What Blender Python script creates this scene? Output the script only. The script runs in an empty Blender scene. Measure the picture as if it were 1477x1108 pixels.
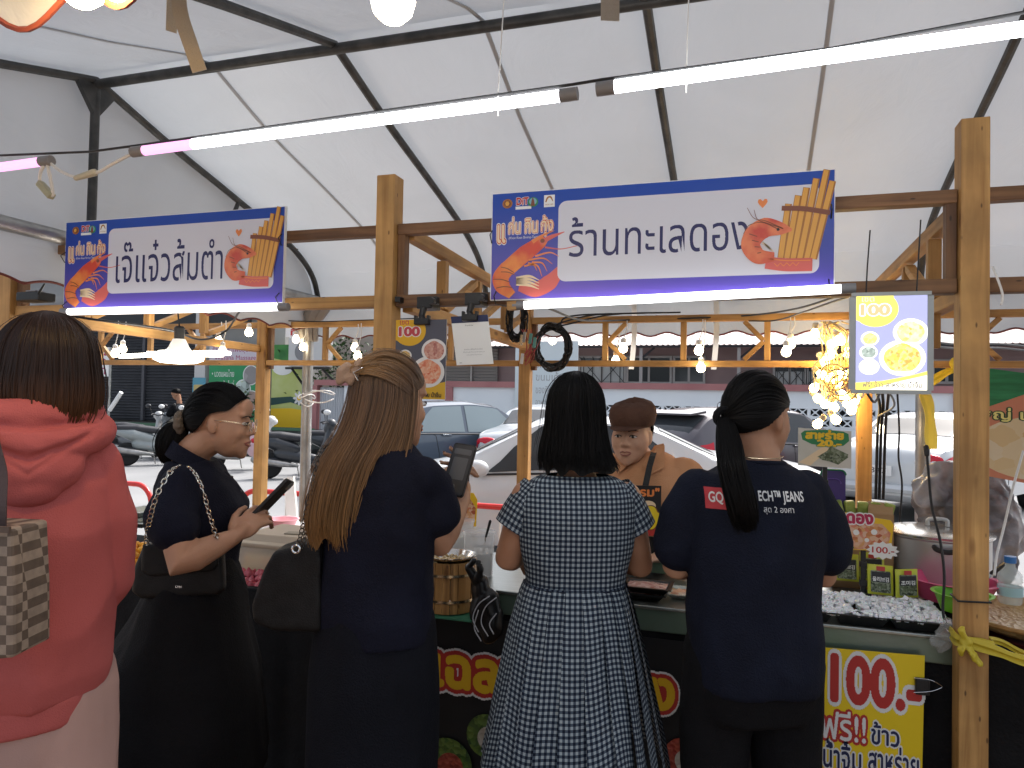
import bpy, math, random
import numpy as np
from mathutils import Vector, Matrix, noise
random.seed(7)
R_ = math.radians
scene = bpy.context.scene
COL = scene.collection
# ------------------------------------------------------------------ camera
# world: X runs along the row of stalls, Y away from the customers, Z up (metres)
F, CX, CY = 1050., 738.5, 554.
EYE = Vector((1.317, -2.518, 1.5))
YAW, PIT, ROL = R_(17.8), R_(1.4), R_(1.1)
fwd = Vector((-math.sin(YAW)*math.cos(PIT), math.cos(YAW)*math.cos(PIT), math.sin(PIT)))
r0 = fwd.cross(Vector((0, 0, 1))).normalized(); u0 = r0.cross(fwd)
RT = r0*math.cos(ROL) + u0*math.sin(ROL); UP = u0*math.cos(ROL) - r0*math.sin(ROL)
cam_d = bpy.data.cameras.new('camera'); cam = bpy.data.objects.new('camera', cam_d); COL.objects.link(cam)
cam_d.sensor_fit = 'HORIZONTAL'; cam_d.sensor_width = 36; cam_d.lens = 36*F/1477; cam_d.clip_end = 500; cam_d.clip_start = .02
M = Matrix((RT, UP, -fwd)).transposed().to_4x4(); M.translation = EYE; cam.matrix_world = M
scene.camera = cam
# ------------------------------------------------------------------ daylight: bright overcast afternoon
world = bpy.data.worlds.new('World'); scene.world = world; world.use_nodes = True
wn = world.node_tree; bg = wn.nodes['Background']
sky = wn.nodes.new('ShaderNodeTexSky'); sky.sky_type = 'NISHITA'; sky.sun_disc = False
SUN_EL, SUN_AZ = R_(52), R_(20)
sky.sun_elevation = SUN_EL; sky.sun_rotation = SUN_AZ; sky.air_density = 1.0; sky.dust_density = 5.0; sky.ozone_density = 1.0
hs = wn.nodes.new('ShaderNodeHueSaturation'); hs.inputs['Saturation'].default_value = .5
wn.links.new(sky.outputs[0], hs.inputs['Color']); wn.links.new(hs.outputs[0], bg.inputs['Color']); bg.inputs['Strength'].default_value = .11
sl = bpy.data.lights.new('sun', 'SUN'); sl.energy = 1.5; sl.angle = R_(14); sl.color = (1, .985, .965)
so = bpy.data.objects.new('sun', sl); COL.objects.link(so)
sd = Vector((math.sin(SUN_AZ)*math.cos(SUN_EL), math.cos(SUN_AZ)*math.cos(SUN_EL), math.sin(SUN_EL)))
so.rotation_euler = (-sd).to_track_quat('-Z', 'Y').to_euler(); so.location = (0, 8, 30)
scene.view_settings.view_transform = 'Standard'; scene.view_settings.look = 'None'
scene.view_settings.exposure = 1.5; scene.view_settings.gamma = 1
scene.render.engine = 'CYCLES'
try:
    scene.cycles.use_denoising = True; scene.cycles.denoiser = 'OPENIMAGEDENOISE'
    scene.cycles.max_bounces = 8; scene.cycles.sample_clamp_indirect = 6; scene.cycles.caustics_reflective = False; scene.cycles.caustics_refractive = False
except Exception: pass
# ------------------------------------------------------------------ measuring helpers (read off real positions)
def ray(px, py): return fwd + RT*((px-CX)/F) - UP*((py-CY)/F)
def P(px, py, d): return EYE + ray(px, py)*d
def PY(px, py, Y): r = ray(px, py); return EYE + r*((Y-EYE.y)/r.y)
def PX(px, py, X): r = ray(px, py); return EYE + r*((X-EYE.x)/r.x)
def PZ(px, py, Z): r = ray(px, py); return EYE + r*((Z-EYE.z)/r.z)
V = Vector
ZA = V((0, 0, 1)); XA = V((1, 0, 0)); YA = V((0, 1, 0))
# ------------------------------------------------------------------ materials
def _nodes(name):
    m = bpy.data.materials.new(name); m.use_nodes = True
    return m, m.node_tree, m.node_tree.nodes['Principled BSDF']
def c4(c): return (c[0], c[1], c[2], 1)
def mat(name, col, rough=.6, metal=0., col2=None, scale=8., detail=4., bump=0., bscale=60., stretch=(1, 1, 1), coat=0., spec=.5, emit=None, es=0., trans=0., sss=0., ior=1.45, ramp=(.35, .65), bstretch=None, alpha=1.):
    m, t, b = _nodes(name)
    b.inputs['Base Color'].default_value = c4(col); b.inputs['Roughness'].default_value = rough; b.inputs['Metallic'].default_value = metal
    b.inputs['Coat Weight'].default_value = coat; b.inputs['Specular IOR Level'].default_value = spec; b.inputs['IOR'].default_value = ior
    b.inputs['Transmission Weight'].default_value = trans; b.inputs['Alpha'].default_value = alpha
    if sss: b.inputs['Subsurface Weight'].default_value = sss; b.inputs['Subsurface Radius'].default_value = (.01, .004, .002)
    if emit: b.inputs['Emission Color'].default_value = c4(emit); b.inputs['Emission Strength'].default_value = es
    if col2 or bump:
        tc = t.nodes.new('ShaderNodeTexCoord')
        def nz(sc, st, det):
            mp = t.nodes.new('ShaderNodeMapping'); mp.inputs['Scale'].default_value = st
            n = t.nodes.new('ShaderNodeTexNoise'); n.inputs['Scale'].default_value = sc; n.inputs['Detail'].default_value = det
            t.links.new(tc.outputs['Object'], mp.inputs[0]); t.links.new(mp.outputs[0], n.inputs['Vector']); return n
        if col2:
            n = nz(scale, stretch, detail); r = t.nodes.new('ShaderNodeValToRGB')
            r.color_ramp.elements[0].position, r.color_ramp.elements[1].position = ramp
            r.color_ramp.elements[0].color = c4(col); r.color_ramp.elements[1].color = c4(col2)
            t.links.new(n.outputs['Fac'], r.inputs[0]); t.links.new(r.outputs[0], b.inputs['Base Color'])
        if bump:
            n2 = nz(bscale, bstretch or stretch, 3); bn = t.nodes.new('ShaderNodeBump'); bn.inputs['Strength'].default_value = bump; bn.inputs['Distance'].default_value = .02
            t.links.new(n2.outputs['Fac'], bn.inputs['Height']); t.links.new(bn.outputs[0], b.inputs['Normal'])
    return m
def wood(name, axis, a, b_, rough=.6):
    m, t, b = _nodes(name); b.inputs['Roughness'].default_value = rough
    tc = t.nodes.new('ShaderNodeTexCoord'); mp = t.nodes.new('ShaderNodeMapping'); s = [28., 28., 28.]; s[axis] = 1.6; mp.inputs['Scale'].default_value = s
    n = t.nodes.new('ShaderNodeTexNoise'); n.inputs['Scale'].default_value = 1.; n.inputs['Detail'].default_value = 6; n.inputs['Distortion'].default_value = 1.2
    r = t.nodes.new('ShaderNodeValToRGB'); r.color_ramp.elements[0].position = .3; r.color_ramp.elements[1].position = .72
    r.color_ramp.elements[0].color = c4(a); r.color_ramp.elements[1].color = c4(b_)
    n2 = t.nodes.new('ShaderNodeTexNoise'); n2.inputs['Scale'].default_value = 5.; n2.inputs['Detail'].default_value = 4
    k = t.nodes.new('ShaderNodeTexVoronoi'); k.inputs['Scale'].default_value = 1.
    mp2 = t.nodes.new('ShaderNodeMapping'); s2 = [9., 9., 9.]; s2[axis] = 3.; mp2.inputs['Scale'].default_value = s2
    kr = t.nodes.new('ShaderNodeValToRGB'); kr.color_ramp.elements[0].position = .05; kr.color_ramp.elements[0].color = (.35, .25, .18, 1); kr.color_ramp.elements[1].position = .13; kr.color_ramp.elements[1].color = (1, 1, 1, 1)
    mx = t.nodes.new('ShaderNodeMixRGB'); mx.blend_type = 'MULTIPLY'; mx.inputs[0].default_value = .9
    m2 = t.nodes.new('ShaderNodeMixRGB'); m2.blend_type = 'OVERLAY'; m2.inputs[0].default_value = .7
    L = t.links.new
    L(tc.outputs['Object'], mp.inputs[0]); L(mp.outputs[0], n.inputs['Vector']); L(n.outputs['Fac'], r.inputs[0])
    L(tc.outputs['Object'], mp2.inputs[0]); L(mp2.outputs[0], k.inputs['Vector']); L(k.outputs['Distance'], kr.inputs[0])
    L(tc.outputs['Object'], n2.inputs['Vector'])
    L(r.outputs[0], mx.inputs[1]); L(kr.outputs[0], mx.inputs[2]); L(mx.outputs[0], m2.inputs[1]); L(n2.outputs['Fac'], m2.inputs[2]); L(m2.outputs[0], b.inputs['Base Color'])
    v3 = t.nodes.new('ShaderNodeTexVoronoi'); mp3 = t.nodes.new('ShaderNodeMapping'); s3 = [26., 26., 26.]; s3[axis] = 9.; mp3.inputs['Scale'].default_value = s3; v3.inputs['Scale'].default_value = 1.
    r3 = t.nodes.new('ShaderNodeValToRGB'); r3.color_ramp.elements[0].position = .05; r3.color_ramp.elements[0].color = (.12, .08, .06, 1); r3.color_ramp.elements[1].position = .10; r3.color_ramp.elements[1].color = (1, 1, 1, 1)
    L(tc.outputs['Object'], mp3.inputs[0]); L(mp3.outputs[0], v3.inputs['Vector']); L(v3.outputs['Distance'], r3.inputs[0])
    m3 = t.nodes.new('ShaderNodeMixRGB'); m3.blend_type = 'MULTIPLY'; m3.inputs[0].default_value = .8; L(m2.outputs[0], m3.inputs[1]); L(r3.outputs[0], m3.inputs[2]); L(m3.outputs[0], b.inputs['Base Color'])
    bn = t.nodes.new('ShaderNodeBump'); bn.inputs['Strength'].default_value = .15; bn.inputs['Distance'].default_value = .01; L(n.outputs['Fac'], bn.inputs['Height']); L(bn.outputs[0], b.inputs['Normal'])
    return m
def emis(name, col, s):
    m, t, b = _nodes(name); b.inputs['Base Color'].default_value = c4(col); b.inputs['Emission Color'].default_value = c4(col); b.inputs['Emission Strength'].default_value = s
    return m
def fabric(name, col, trans=.5, col2=None, wr=.12):
    """woven sheet that lets daylight through"""
    m, t, b = _nodes(name); L = t.links.new
    out = t.nodes['Material Output']; tr = t.nodes.new('ShaderNodeBsdfTranslucent'); mx = t.nodes.new('ShaderNodeMixShader'); mx.inputs[0].default_value = trans
    tc = t.nodes.new('ShaderNodeTexCoord'); n = t.nodes.new('ShaderNodeTexNoise'); n.inputs['Scale'].default_value = 1.1; n.inputs['Detail'].default_value = 6; n.inputs['Distortion'].default_value = .6
    r = t.nodes.new('ShaderNodeValToRGB'); r.color_ramp.elements[0].position = .3; r.color_ramp.elements[1].position = .7
    r.color_ramp.elements[0].color = c4(col2 or [c*.88 for c in col]); r.color_ramp.elements[1].color = c4(col)
    L(tc.outputs['Object'], n.inputs['Vector']); L(n.outputs['Fac'], r.inputs[0]); L(r.outputs[0], b.inputs['Base Color']); L(r.outputs[0], tr.inputs['Color'])
    b.inputs['Roughness'].default_value = .5
    mp = t.nodes.new('ShaderNodeMapping'); mp.inputs['Scale'].default_value = (3, 1.2, 3)
    w = t.nodes.new('ShaderNodeTexNoise'); w.inputs['Scale'].default_value = 2.2; w.inputs['Detail'].default_value = 5; w.inputs['Distortion'].default_value = 2
    L(tc.outputs['Object'], mp.inputs[0]); L(mp.outputs[0], w.inputs['Vector'])
    bn = t.nodes.new('ShaderNodeBump'); bn.inputs['Strength'].default_value = wr; bn.inputs['Distance'].default_value = .05
    L(w.outputs['Fac'], bn.inputs['Height']); L(bn.outputs[0], b.inputs['Normal']); L(bn.outputs[0], tr.inputs['Normal'])
    L(b.outputs[0], mx.inputs[1]); L(tr.outputs[0], mx.inputs[2]); L(mx.outputs[0], out.inputs['Surface'])
    return m
def cells(name, cols, scale=40., rough=.4, bump=.4, emit=0., rnd=1., spec=.5):
    """voronoi patches of several colours: heaps of food, leaves, ice"""
    m, t, b = _nodes(name); L = t.links.new; b.inputs['Roughness'].default_value = rough; b.inputs['Specular IOR Level'].default_value = spec
    tc = t.nodes.new('ShaderNodeTexCoord'); v = t.nodes.new('ShaderNodeTexVoronoi'); v.inputs['Scale'].default_value = scale; v.inputs['Randomness'].default_value = rnd
    n = t.nodes.new('ShaderNodeTexNoise'); n.inputs['Scale'].default_value = scale*.8; n.inputs['Detail'].default_value = 4
    ad = t.nodes.new('ShaderNodeMixRGB'); ad.inputs[0].default_value = min(.12, .3/scale)
    sp = t.nodes.new('ShaderNodeSeparateColor'); r = t.nodes.new('ShaderNodeValToRGB')
    L(tc.outputs['Object'], ad.inputs[1]); L(n.outputs['Color'], ad.inputs[2]); L(ad.outputs[0], v.inputs['Vector'])
    L(v.outputs['Color'], sp.inputs[0]); L(sp.outputs[0], r.inputs[0]); e = r.color_ramp.elements
    for i, c in enumerate(cols):
        q = e[i] if i < 2 else e.new(.5)
        q.position = i/max(1, len(cols)-1); q.color = c4(c)
    L(r.outputs[0], b.inputs['Base Color'])
    if emit: L(r.outputs[0], b.inputs['Emission Color']); b.inputs['Emission Strength'].default_value = emit
    bn = t.nodes.new('ShaderNodeBump'); bn.inputs['Strength'].default_value = bump; bn.inputs['Distance'].default_value = .01
    L(v.outputs['Distance'], bn.inputs['Height']); L(bn.outputs[0], b.inputs['Normal'])
    return m
def glassm(name, col=(.8, .9, .9), a=.25, rough=.05):
    """thin clear sheet (plastic, glass): mostly see-through with a gloss"""
    m, t, b = _nodes(name); b.inputs['Base Color'].default_value = c4(col); b.inputs['Roughness'].default_value = rough; b.inputs['Alpha'].default_value = a
    return m
# ------------------------------------------------------------------ mesh builder
class MB:
    def __init__(s): s.v = []; s.f = []; s.uv = []; s.mi = []
    def add(s, vs, fs, uvs=None, mi=0):
        n = len(s.v); s.v += [V(v) for v in vs]
        for i, f in enumerate(fs):
            s.f.append([n+k for k in f]); s.uv.append(uvs[i] if uvs else None); s.mi.append(mi)
        return s
    def box(s, c, d, rot=None, mi=0):
        c = V(c); x, y, z = d[0]/2, d[1]/2, d[2]/2; vs = []
        for a in (-1, 1):
            for b in (-1, 1):
                for e in (-1, 1):
                    q = V((a*x, b*y, e*z)); q = rot @ q if rot else q; vs.append(c+q)
        return s.add(vs, [(0, 1, 3, 2), (4, 6, 7, 5), (0, 4, 5, 1), (2, 3, 7, 6), (0, 2, 6, 4), (1, 5, 7, 3)], mi=mi)
    def beam(s, p, q, w, h, up=ZA, mi=0):
        p, q = V(p), V(q); d = (q-p); L = d.length; d.normalize()
        x = d.cross(up)
        if x.length < 1e-4: x = d.cross(XA)
        x.normalize(); z = x.cross(d)
        return s.box((p+q)/2, (w, L, h), Matrix((x, d, z)).transposed(), mi)
    def loft(s, rings, closed=True, cap=(True, True), uv=None, mi=0):
        n = len(rings[0]); vs = [p for r in rings for p in r]; fs = []; us = []
        m = n if closed else n-1
        for i in range(len(rings)-1):
            for j in range(m):
                k = (j+1) % n
                fs.append((i*n+j, i*n+k, (i+1)*n+k, (i+1)*n+j))
                if uv: us.append((uv[i][j], uv[i][j+1], uv[i+1][j+1], uv[i+1][j]))
        if closed and cap[0]: fs.append(tuple(range(n))[::-1]); us.append(None)
        if closed and cap[1]: fs.append(tuple((len(rings)-1)*n+j for j in range(n))); us.append(None)
        return s.add(vs, fs, us if uv else None, mi)
    def tube(s, pts, r, n=8, cap=True, mi=0, flat=1.):
        pts = [V(p) for p in pts]; rs = r if isinstance(r, (list, tuple)) else [r]*len(pts)
        t = (pts[1]-pts[0]).normalized(); a = t.cross(ZA)
        if a.length < .05: a = t.cross(XA)
        a.normalize(); rings = []
        for i, p in enumerate(pts):
            t2 = (pts[min(i+1, len(pts)-1)]-pts[max(i-1, 0)])
            if t2.length > 1e-9: t = t2.normalized()
            a = (a - t*a.dot(t)); a.normalize(); b = t.cross(a)
            rings.append([p + (a*math.cos(k*2*math.pi/n) + b*math.sin(k*2*math.pi/n)*flat)*rs[i] for k in range(n)])
        return s.loft(rings, True, (cap, cap), mi=mi)
    def limb(s, pts, rs, n=12, mi=0, flat=1.):
        """closed tapered tube with round ends"""
        pts = [V(p) for p in pts]; d0 = (pts[0]-pts[1]).normalized(); d1 = (pts[-1]-pts[-2]).normalized()
        P0 = [(pts[0]+d0*rs[0]*math.sin(a), rs[0]*math.cos(a)) for a in (1.45, 1., .5)]
        P1 = [(pts[-1]+d1*rs[-1]*math.sin(a), rs[-1]*math.cos(a)) for a in (.5, 1., 1.45)]
        allp = P0 + list(zip(pts, rs)) + P1
        return s.tube([a for a, _ in allp], [b for _, b in allp], n, True, mi, flat)
    def lathe(s, prof, c=(0, 0, 0), n=24, rot=None, mi=0, cap=(True, True)):
        c = V(c); rings = []
        for r, z in prof:
            ring = []
            for k in range(n):
                q = V((r*math.cos(k*2*math.pi/n), r*math.sin(k*2*math.pi/n), z)); ring.append(c + (rot @ q if rot else q))
            rings.append(ring)
        return s.loft(rings, True, cap, mi=mi)
    def ball(s, c, r, n=16, m=10, rot=None, mi=0):
        if not isinstance(r, (tuple, list)): r = (r, r, r)
        c = V(c); rings = []
        for i in range(1, m):
            a = math.pi*i/m; ring = []
            for k in range(n):
                q = V((r[0]*math.sin(a)*math.cos(k*2*math.pi/n), r[1]*math.sin(a)*math.sin(k*2*math.pi/n), -r[2]*math.cos(a))); ring.append(c + (rot @ q if rot else q))
            rings.append(ring)
        n0 = len(s.v); s.loft(rings, True, (False, False), mi=mi)
        b = c + (rot @ V((0, 0, -r[2])) if rot else V((0, 0, -r[2]))); t = c + (rot @ V((0, 0, r[2])) if rot else V((0, 0, r[2])))
        last = n0 + (m-2)*n; s.v += [b, t]; ib, it = len(s.v)-2, len(s.v)-1
        for k in range(n):
            s.f.append([n0+(k+1) % n, n0+k, ib]); s.f.append([last+k, last+(k+1) % n, it]); s.uv += [None, None]; s.mi += [mi, mi]
        return s
    def plate(s, poly, fr, w=0., th=.002, mi=0):
        """polygon in a frame's (u, v), standing from w to w+th"""
        a = sum(poly[i][0]*poly[(i+1) % len(poly)][1]-poly[(i+1) % len(poly)][0]*poly[i][1] for i in range(len(poly)))
        if a < 0: poly = poly[::-1]
        n = len(poly); vs = [fr.pt(u, v, w) for u, v in poly] + [fr.pt(u, v, w+th) for u, v in poly]
        fs = [tuple(range(n))[::-1], tuple(range(n, 2*n))] + [(i, (i+1) % n, n+(i+1) % n, n+i) for i in range(n)]
        uv = [[poly[i] for i in range(n)][::-1], list(poly)] + [None]*n
        return s.add(vs, fs, uv, mi)
    def grid(s, fn, nu, nv, mi=0, uv=True):
        vs = [fn(i/nu, j/nv) for j in range(nv+1) for i in range(nu+1)]; fs = []; us = []
        for j in range(nv):
            for i in range(nu):
                a = j*(nu+1)+i; fs.append((a, a+1, a+nu+2, a+nu+1)); us.append([(i/nu, j/nv), ((i+1)/nu, j/nv), ((i+1)/nu, (j+1)/nv), (i/nu, (j+1)/nv)])
        return s.add(vs, fs, us, mi)
class Fr:
    """a flat frame: origin, u axis, v axis (metres), normal towards the viewer of the panel"""
    def __init__(s, o, ax, ay): s.o = V(o); s.ax = V(ax).normalized(); s.ay = V(ay).normalized(); s.n = s.ax.cross(s.ay).normalized()
    def pt(s, u, v, w=0.): return s.o + s.ax*u + s.ay*v + s.n*w
def ell(cx, cy, rx, ry=None, n=28, a0=0, a1=2*math.pi):
    ry = rx if ry is None else ry
    full = abs(a1-a0-2*math.pi) < 1e-6
    return [(cx+rx*math.cos(a0+(a1-a0)*k/(n if full else n-1)), cy+ry*math.sin(a0+(a1-a0)*k/(n if full else n-1))) for k in range(n)]
def rrect(x0, y0, x1, y1, r, n=6):
    o = []
    for cx, cy, a in ((x1-r, y1-r, 0), (x0+r, y1-r, 90), (x0+r, y0+r, 180), (x1-r, y0+r, 270)):
        for k in range(n+1): t = R_(a+90*k/n); o.append((cx+r*math.cos(t), cy+r*math.sin(t)))
    return o
def cr(pts, n=6):
    """smooth curve through points"""
    pts = [V(p) for p in pts]; o = []
    q = [pts[0]*2-pts[1]] + pts + [pts[-1]*2-pts[-2]]
    for i in range(1, len(q)-2):
        for k in range(n):
            t = k/n; a, b, c, d = q[i-1:i+3]
            o.append(.5*((2*b)+(c-a)*t+(2*a-5*b+4*c-d)*t*t+(3*b-a-3*c+d)*t**3))
    return o + [pts[-1]]
def sag(p, q, s, n=14):
    p, q = V(p), V(q); return [p.lerp(q, k/n) - ZA*(4*s*(k/n)*(1-k/n)) for k in range(n+1)]
# ------------------------------------------------------------------ objects
def setp(o, label=None, cat=None, group=None, kind=None):
    for k, v in (('label', label), ('category', cat), ('group', group), ('kind', kind)):
        if v: o[k] = v
    return o
def thing(name, label, cat, loc=(0, 0, 0), group=None, rz=0.):
    o = bpy.data.objects.new(name, None); COL.objects.link(o); o.location = V(loc); o.rotation_euler = (0, 0, rz); o.empty_display_size = .05
    return setp(o, label, cat, group)
def base_of(o):
    p = V((0, 0, 0))
    while o: p = p + o.location; o = o.parent
    return p
def tomesh(name, mb, sm=True, off=V((0, 0, 0))):
    me = bpy.data.meshes.new(name); me.from_pydata([v-off for v in mb.v], [], mb.f)
    if any(mb.uv):
        ul = me.uv_layers.new(name='UVMap'); li = 0
        buf = []
        for f, u in zip(mb.f, mb.uv):
            for k in range(len(f)): buf += (list(u[k]) if u else [0, 0])
        ul.data.foreach_set('uv', buf)
    if any(mb.mi): me.polygons.foreach_set('material_index', mb.mi)
    me.polygons.foreach_set('use_smooth', [sm]*len(mb.f))
    me.update(); return me
def part(name, mb, m, parent=None, sm=True, bevel=0., local=False, label=None, autos=True):
    """mb holds world positions unless local (then positions in the parent's own frame)"""
    me = mb if isinstance(mb, bpy.types.Mesh) else tomesh(name, mb, sm, V((0, 0, 0)) if (local or not parent) else base_of(parent))
    for q in (m if isinstance(m, (list, tuple)) else [m]): me.materials.append(q)
    o = bpy.data.objects.new(name, me); COL.objects.link(o)
    if parent: o.parent = parent
    if bevel:
        b = o.modifiers.new('edge', 'BEVEL'); b.width = bevel; b.segments = 2; b.limit_method = 'ANGLE'; b.angle_limit = R_(40)
    if sm and autos and not isinstance(mb, bpy.types.Mesh):
        try: me.set_sharp_from_angle(angle=R_(38))
        except Exception: pass
    if label: o['label'] = label
    return o
def single(name, mb, m, label, cat, group=None, kind=None, **k):
    o = part(name, mb, m, None, **k); return setp(o, label, cat, group, kind)
def kids(o): return [c for c in COL.objects if c.parent == o]
def dup(o, parent=None, **p):
    c = o.copy(); COL.objects.link(c); c.parent = parent
    for ch in list(o.children): dup(ch, c)
    for k, v in p.items(): c[k] = v
    return c
# temp scene used to fuse overlapping solids into one skin
_tmp = bpy.data.scenes.new('workshop')
def fuse(name, mb, vox=.008, smooth=6, fac=.5, disp=None, off=V((0, 0, 0))):
    me = tomesh(name, mb, True); o = bpy.data.objects.new('fuse', me); _tmp.collection.objects.link(o)
    r = o.modifiers.new('r', 'REMESH'); r.mode = 'VOXEL'; r.voxel_size = vox; r.use_smooth_shade = True
    if smooth: s = o.modifiers.new('s', 'SMOOTH'); s.iterations = smooth; s.factor = fac
    _tmp.view_layers[0].update(); dg = _tmp.view_layers[0].depsgraph
    res = bpy.data.meshes.new_from_object(o.evaluated_get(dg)); res.name = name
    bpy.data.objects.remove(o); bpy.data.meshes.remove(me)
    n = len(res.vertices); co = np.empty(n*3, 'f'); res.vertices.foreach_get('co', co); co = co.reshape(-1, 3)
    if disp:
        nr = np.empty(n*3, 'f'); res.vertices.foreach_get('normal', nr); nr = nr.reshape(-1, 3)
        co = co + nr*np.array([disp(V(c)) for c in co.tolist()], 'f')[:, None]
    co = co - np.array(off, 'f'); res.vertices.foreach_set('co', co.astype('f').ravel()); res.polygons.foreach_set('use_smooth', [True]*len(res.polygons)); res.update()
    return res
# ------------------------------------------------------------------ lettering (built-in font -> clean flat shapes)
_tc = {}
def glyphs(s, bold=0., rows=70):
    key = (s, bold, rows)
    if key in _tc: return _tc[key]
    c = bpy.data.curves.new('t', 'FONT'); c.body = s; c.resolution_u = 5
    o = bpy.data.objects.new('t', c); _tmp.collection.objects.link(o)
    _tmp.view_layers[0].update(); dg = _tmp.view_layers[0].depsgraph
    me = bpy.data.meshes.new_from_object(o.evaluated_get(dg)); me.calc_loop_triangles()
    v = np.array([x.co[:2] for x in me.vertices]); tr = np.array([t.vertices[:] for t in me.loop_triangles])
    bpy.data.objects.remove(o); bpy.data.curves.remove(c); bpy.data.meshes.remove(me)
    lo, hi = v.min(0)-bold, v.max(0)+bold; k = rows/(hi[1]-lo[1]); W = int((hi[0]-lo[0])*k)+1
    im = np.zeros((rows+1, W+1), bool); q = (v-lo)*k
    for t in tr:
        a, b, d = q[t]; x0, x1 = int(min(a[0], b[0], d[0])), int(max(a[0], b[0], d[0]))+1; y0, y1 = int(min(a[1], b[1], d[1])), int(max(a[1], b[1], d[1]))+1
        X, Y = np.meshgrid(np.arange(x0, x1)+.5, np.arange(y0, y1)+.5)
        e = lambda p, r: (r[0]-p[0])*(Y-p[1])-(r[1]-p[1])*(X-p[0])
        e1, e2, e3 = e(a, b), e(b, d), e(d, a); ins = ((e1 >= 0) & (e2 >= 0) & (e3 >= 0)) | ((e1 <= 0) & (e2 <= 0) & (e3 <= 0))
        im[y0:y1, x0:x1] |= ins[:im.shape[0]-y0, :im.shape[1]-x0]
    rad = int(round(bold*k))
    if rad > 0:
        base = np.pad(im, rad); out = base.copy()
        for dy in range(-rad, rad+1):
            w_ = int(math.sqrt(rad*rad-dy*dy))
            row = np.roll(base, dy, 0); cs = np.cumsum(np.pad(row.astype(int), ((0, 0), (w_+1, w_))), 1); out |= (cs[:, 2*w_+1:]-cs[:, :-2*w_-1]) > 0
        im = out[rad:-rad, rad:-rad]
    rects, act = [], {}
    for y in range(im.shape[0]+1):
        runs = set()
        if y < im.shape[0]:
            d = np.diff(np.concatenate(([0], im[y].astype(int), [0]))); runs = set(zip(np.where(d == 1)[0].tolist(), np.where(d == -1)[0].tolist()))
        for r in list(act):
            if r not in runs: rects.append((r[0]/k, act.pop(r)/k, r[1]/k, y/k))
        for r in runs: act.setdefault(r, y)
    _tc[key] = (rects, (W/k, rows/k)); return _tc[key]
def letters(mb, s, fr, box, w=.001, bold=0., rows=70, keep=False, grow=0.):
    """writing fitted into the (u0, v0, u1, v1) box of a frame"""
    rects, (W, H) = glyphs(s, bold, rows); u0, v0, u1, v1 = box
    su, sv = (u1-u0)/W, (v1-v0)/H
    if keep: su = sv = min(su, sv); u0 = (u0+u1)/2-W*su/2; v0 = (v0+v1)/2-H*sv/2
    for a, b, c, d in rects:
        mb.add([fr.pt(u0+a*su, v0+b*sv, w), fr.pt(u0+c*su, v0+b*sv, w), fr.pt(u0+c*su, v0+d*sv, w), fr.pt(u0+a*su, v0+d*sv, w)], [(0, 1, 2, 3)])
    return mb
def writing(name, s, fr, box, m, parent, w=.001, **k):
    return part(name, letters(MB(), s, fr, box, w, **k), m, parent, sm=False)
# ================================================================== materials in common use
WDa, WDb = (.32, .16, .045), (.54, .31, .105)
wz = wood('pine upright', 2, WDa, WDb); wx = wood('pine along row', 0, WDa, WDb); wy = wood('pine across row', 1, WDa, WDb)
wxd = wood('stained batten', 0, (.10, .045, .018), (.24, .12, .05)); wzd = wood('stained upright batten', 2, (.09, .04, .018), (.2, .1, .04))
steel_dk = mat('painted tent steel', (.035, .037, .038), .45, .3, (.07, .07, .068), 14, bump=.1)
steel_gy = mat('galvanised pipe', (.28, .28, .27), .38, .8, (.42, .41, .40), 9, bump=.05)
canvas = fabric('canopy fabric', (.465, .50, .545), .20)
canvas_g = fabric('gable fabric', (.57, .60, .625), .42)
seam_m = mat('seam tape', (.34, .36, .39), .6)
pipe_red = mat('valance piping', (.16, .035, .025), .7)
webbing = mat('fawn webbing', (.33, .29, .24), .8, bump=.3, bscale=300)
white_pl = mat('white plastic', (.75, .75, .73), .35)
grey_pl = mat('grey plastic', (.22, .22, .23), .45)
black_pl = mat('black plastic', (.012, .012, .013), .4, bump=.05)
black_rub = mat('black cable', (.010, .010, .011), .45)
tube_on = emis('lit tube', (.94, .98, 1), 7.); tube_sg = emis('lit sign tube', (.97, .99, 1), 1.7)
tube_pink = emis('pink film on lit tube', (.85, .38, .74), .6)
bulb_on = emis('lit bulb', (1, .70, .27), 11.)
bulb_wm = emis('lit frosted bulb', (1, .83, .55), 6.)
chrome = mat('chrome', (.75, .74, .72), .15, 1.)
brass = mat('pale gold metal', (.70, .58, .38), .25, 1.)
# ================================================================== ground and floor
concrete = mat('yard concrete', (.22, .222, .225), .85, 0, (.28, .28, .28), .6, 8, bump=.15, bscale=18)
g = MB().grid(lambda u, v: V((-60+130*u, 1.6+70*v, 0)), 30, 20)
g2 = MB().grid(lambda u, v: V((-60+130*u, -40+41.6*v, 0)), 30, 12)
g.add(g2.v, g2.f)
setp(part('ground', g, concrete), kind='structure')
mat_fl = mat('market floor sheet', (.23, .13, .065), .55, 0, (.33, .20, .11), 3, 6, bump=.2, bscale=30)
setp(part('floor', MB().box((0, -1.4, .004), (14, 6, .008)), mat_fl, sm=False), kind='structure')
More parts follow.
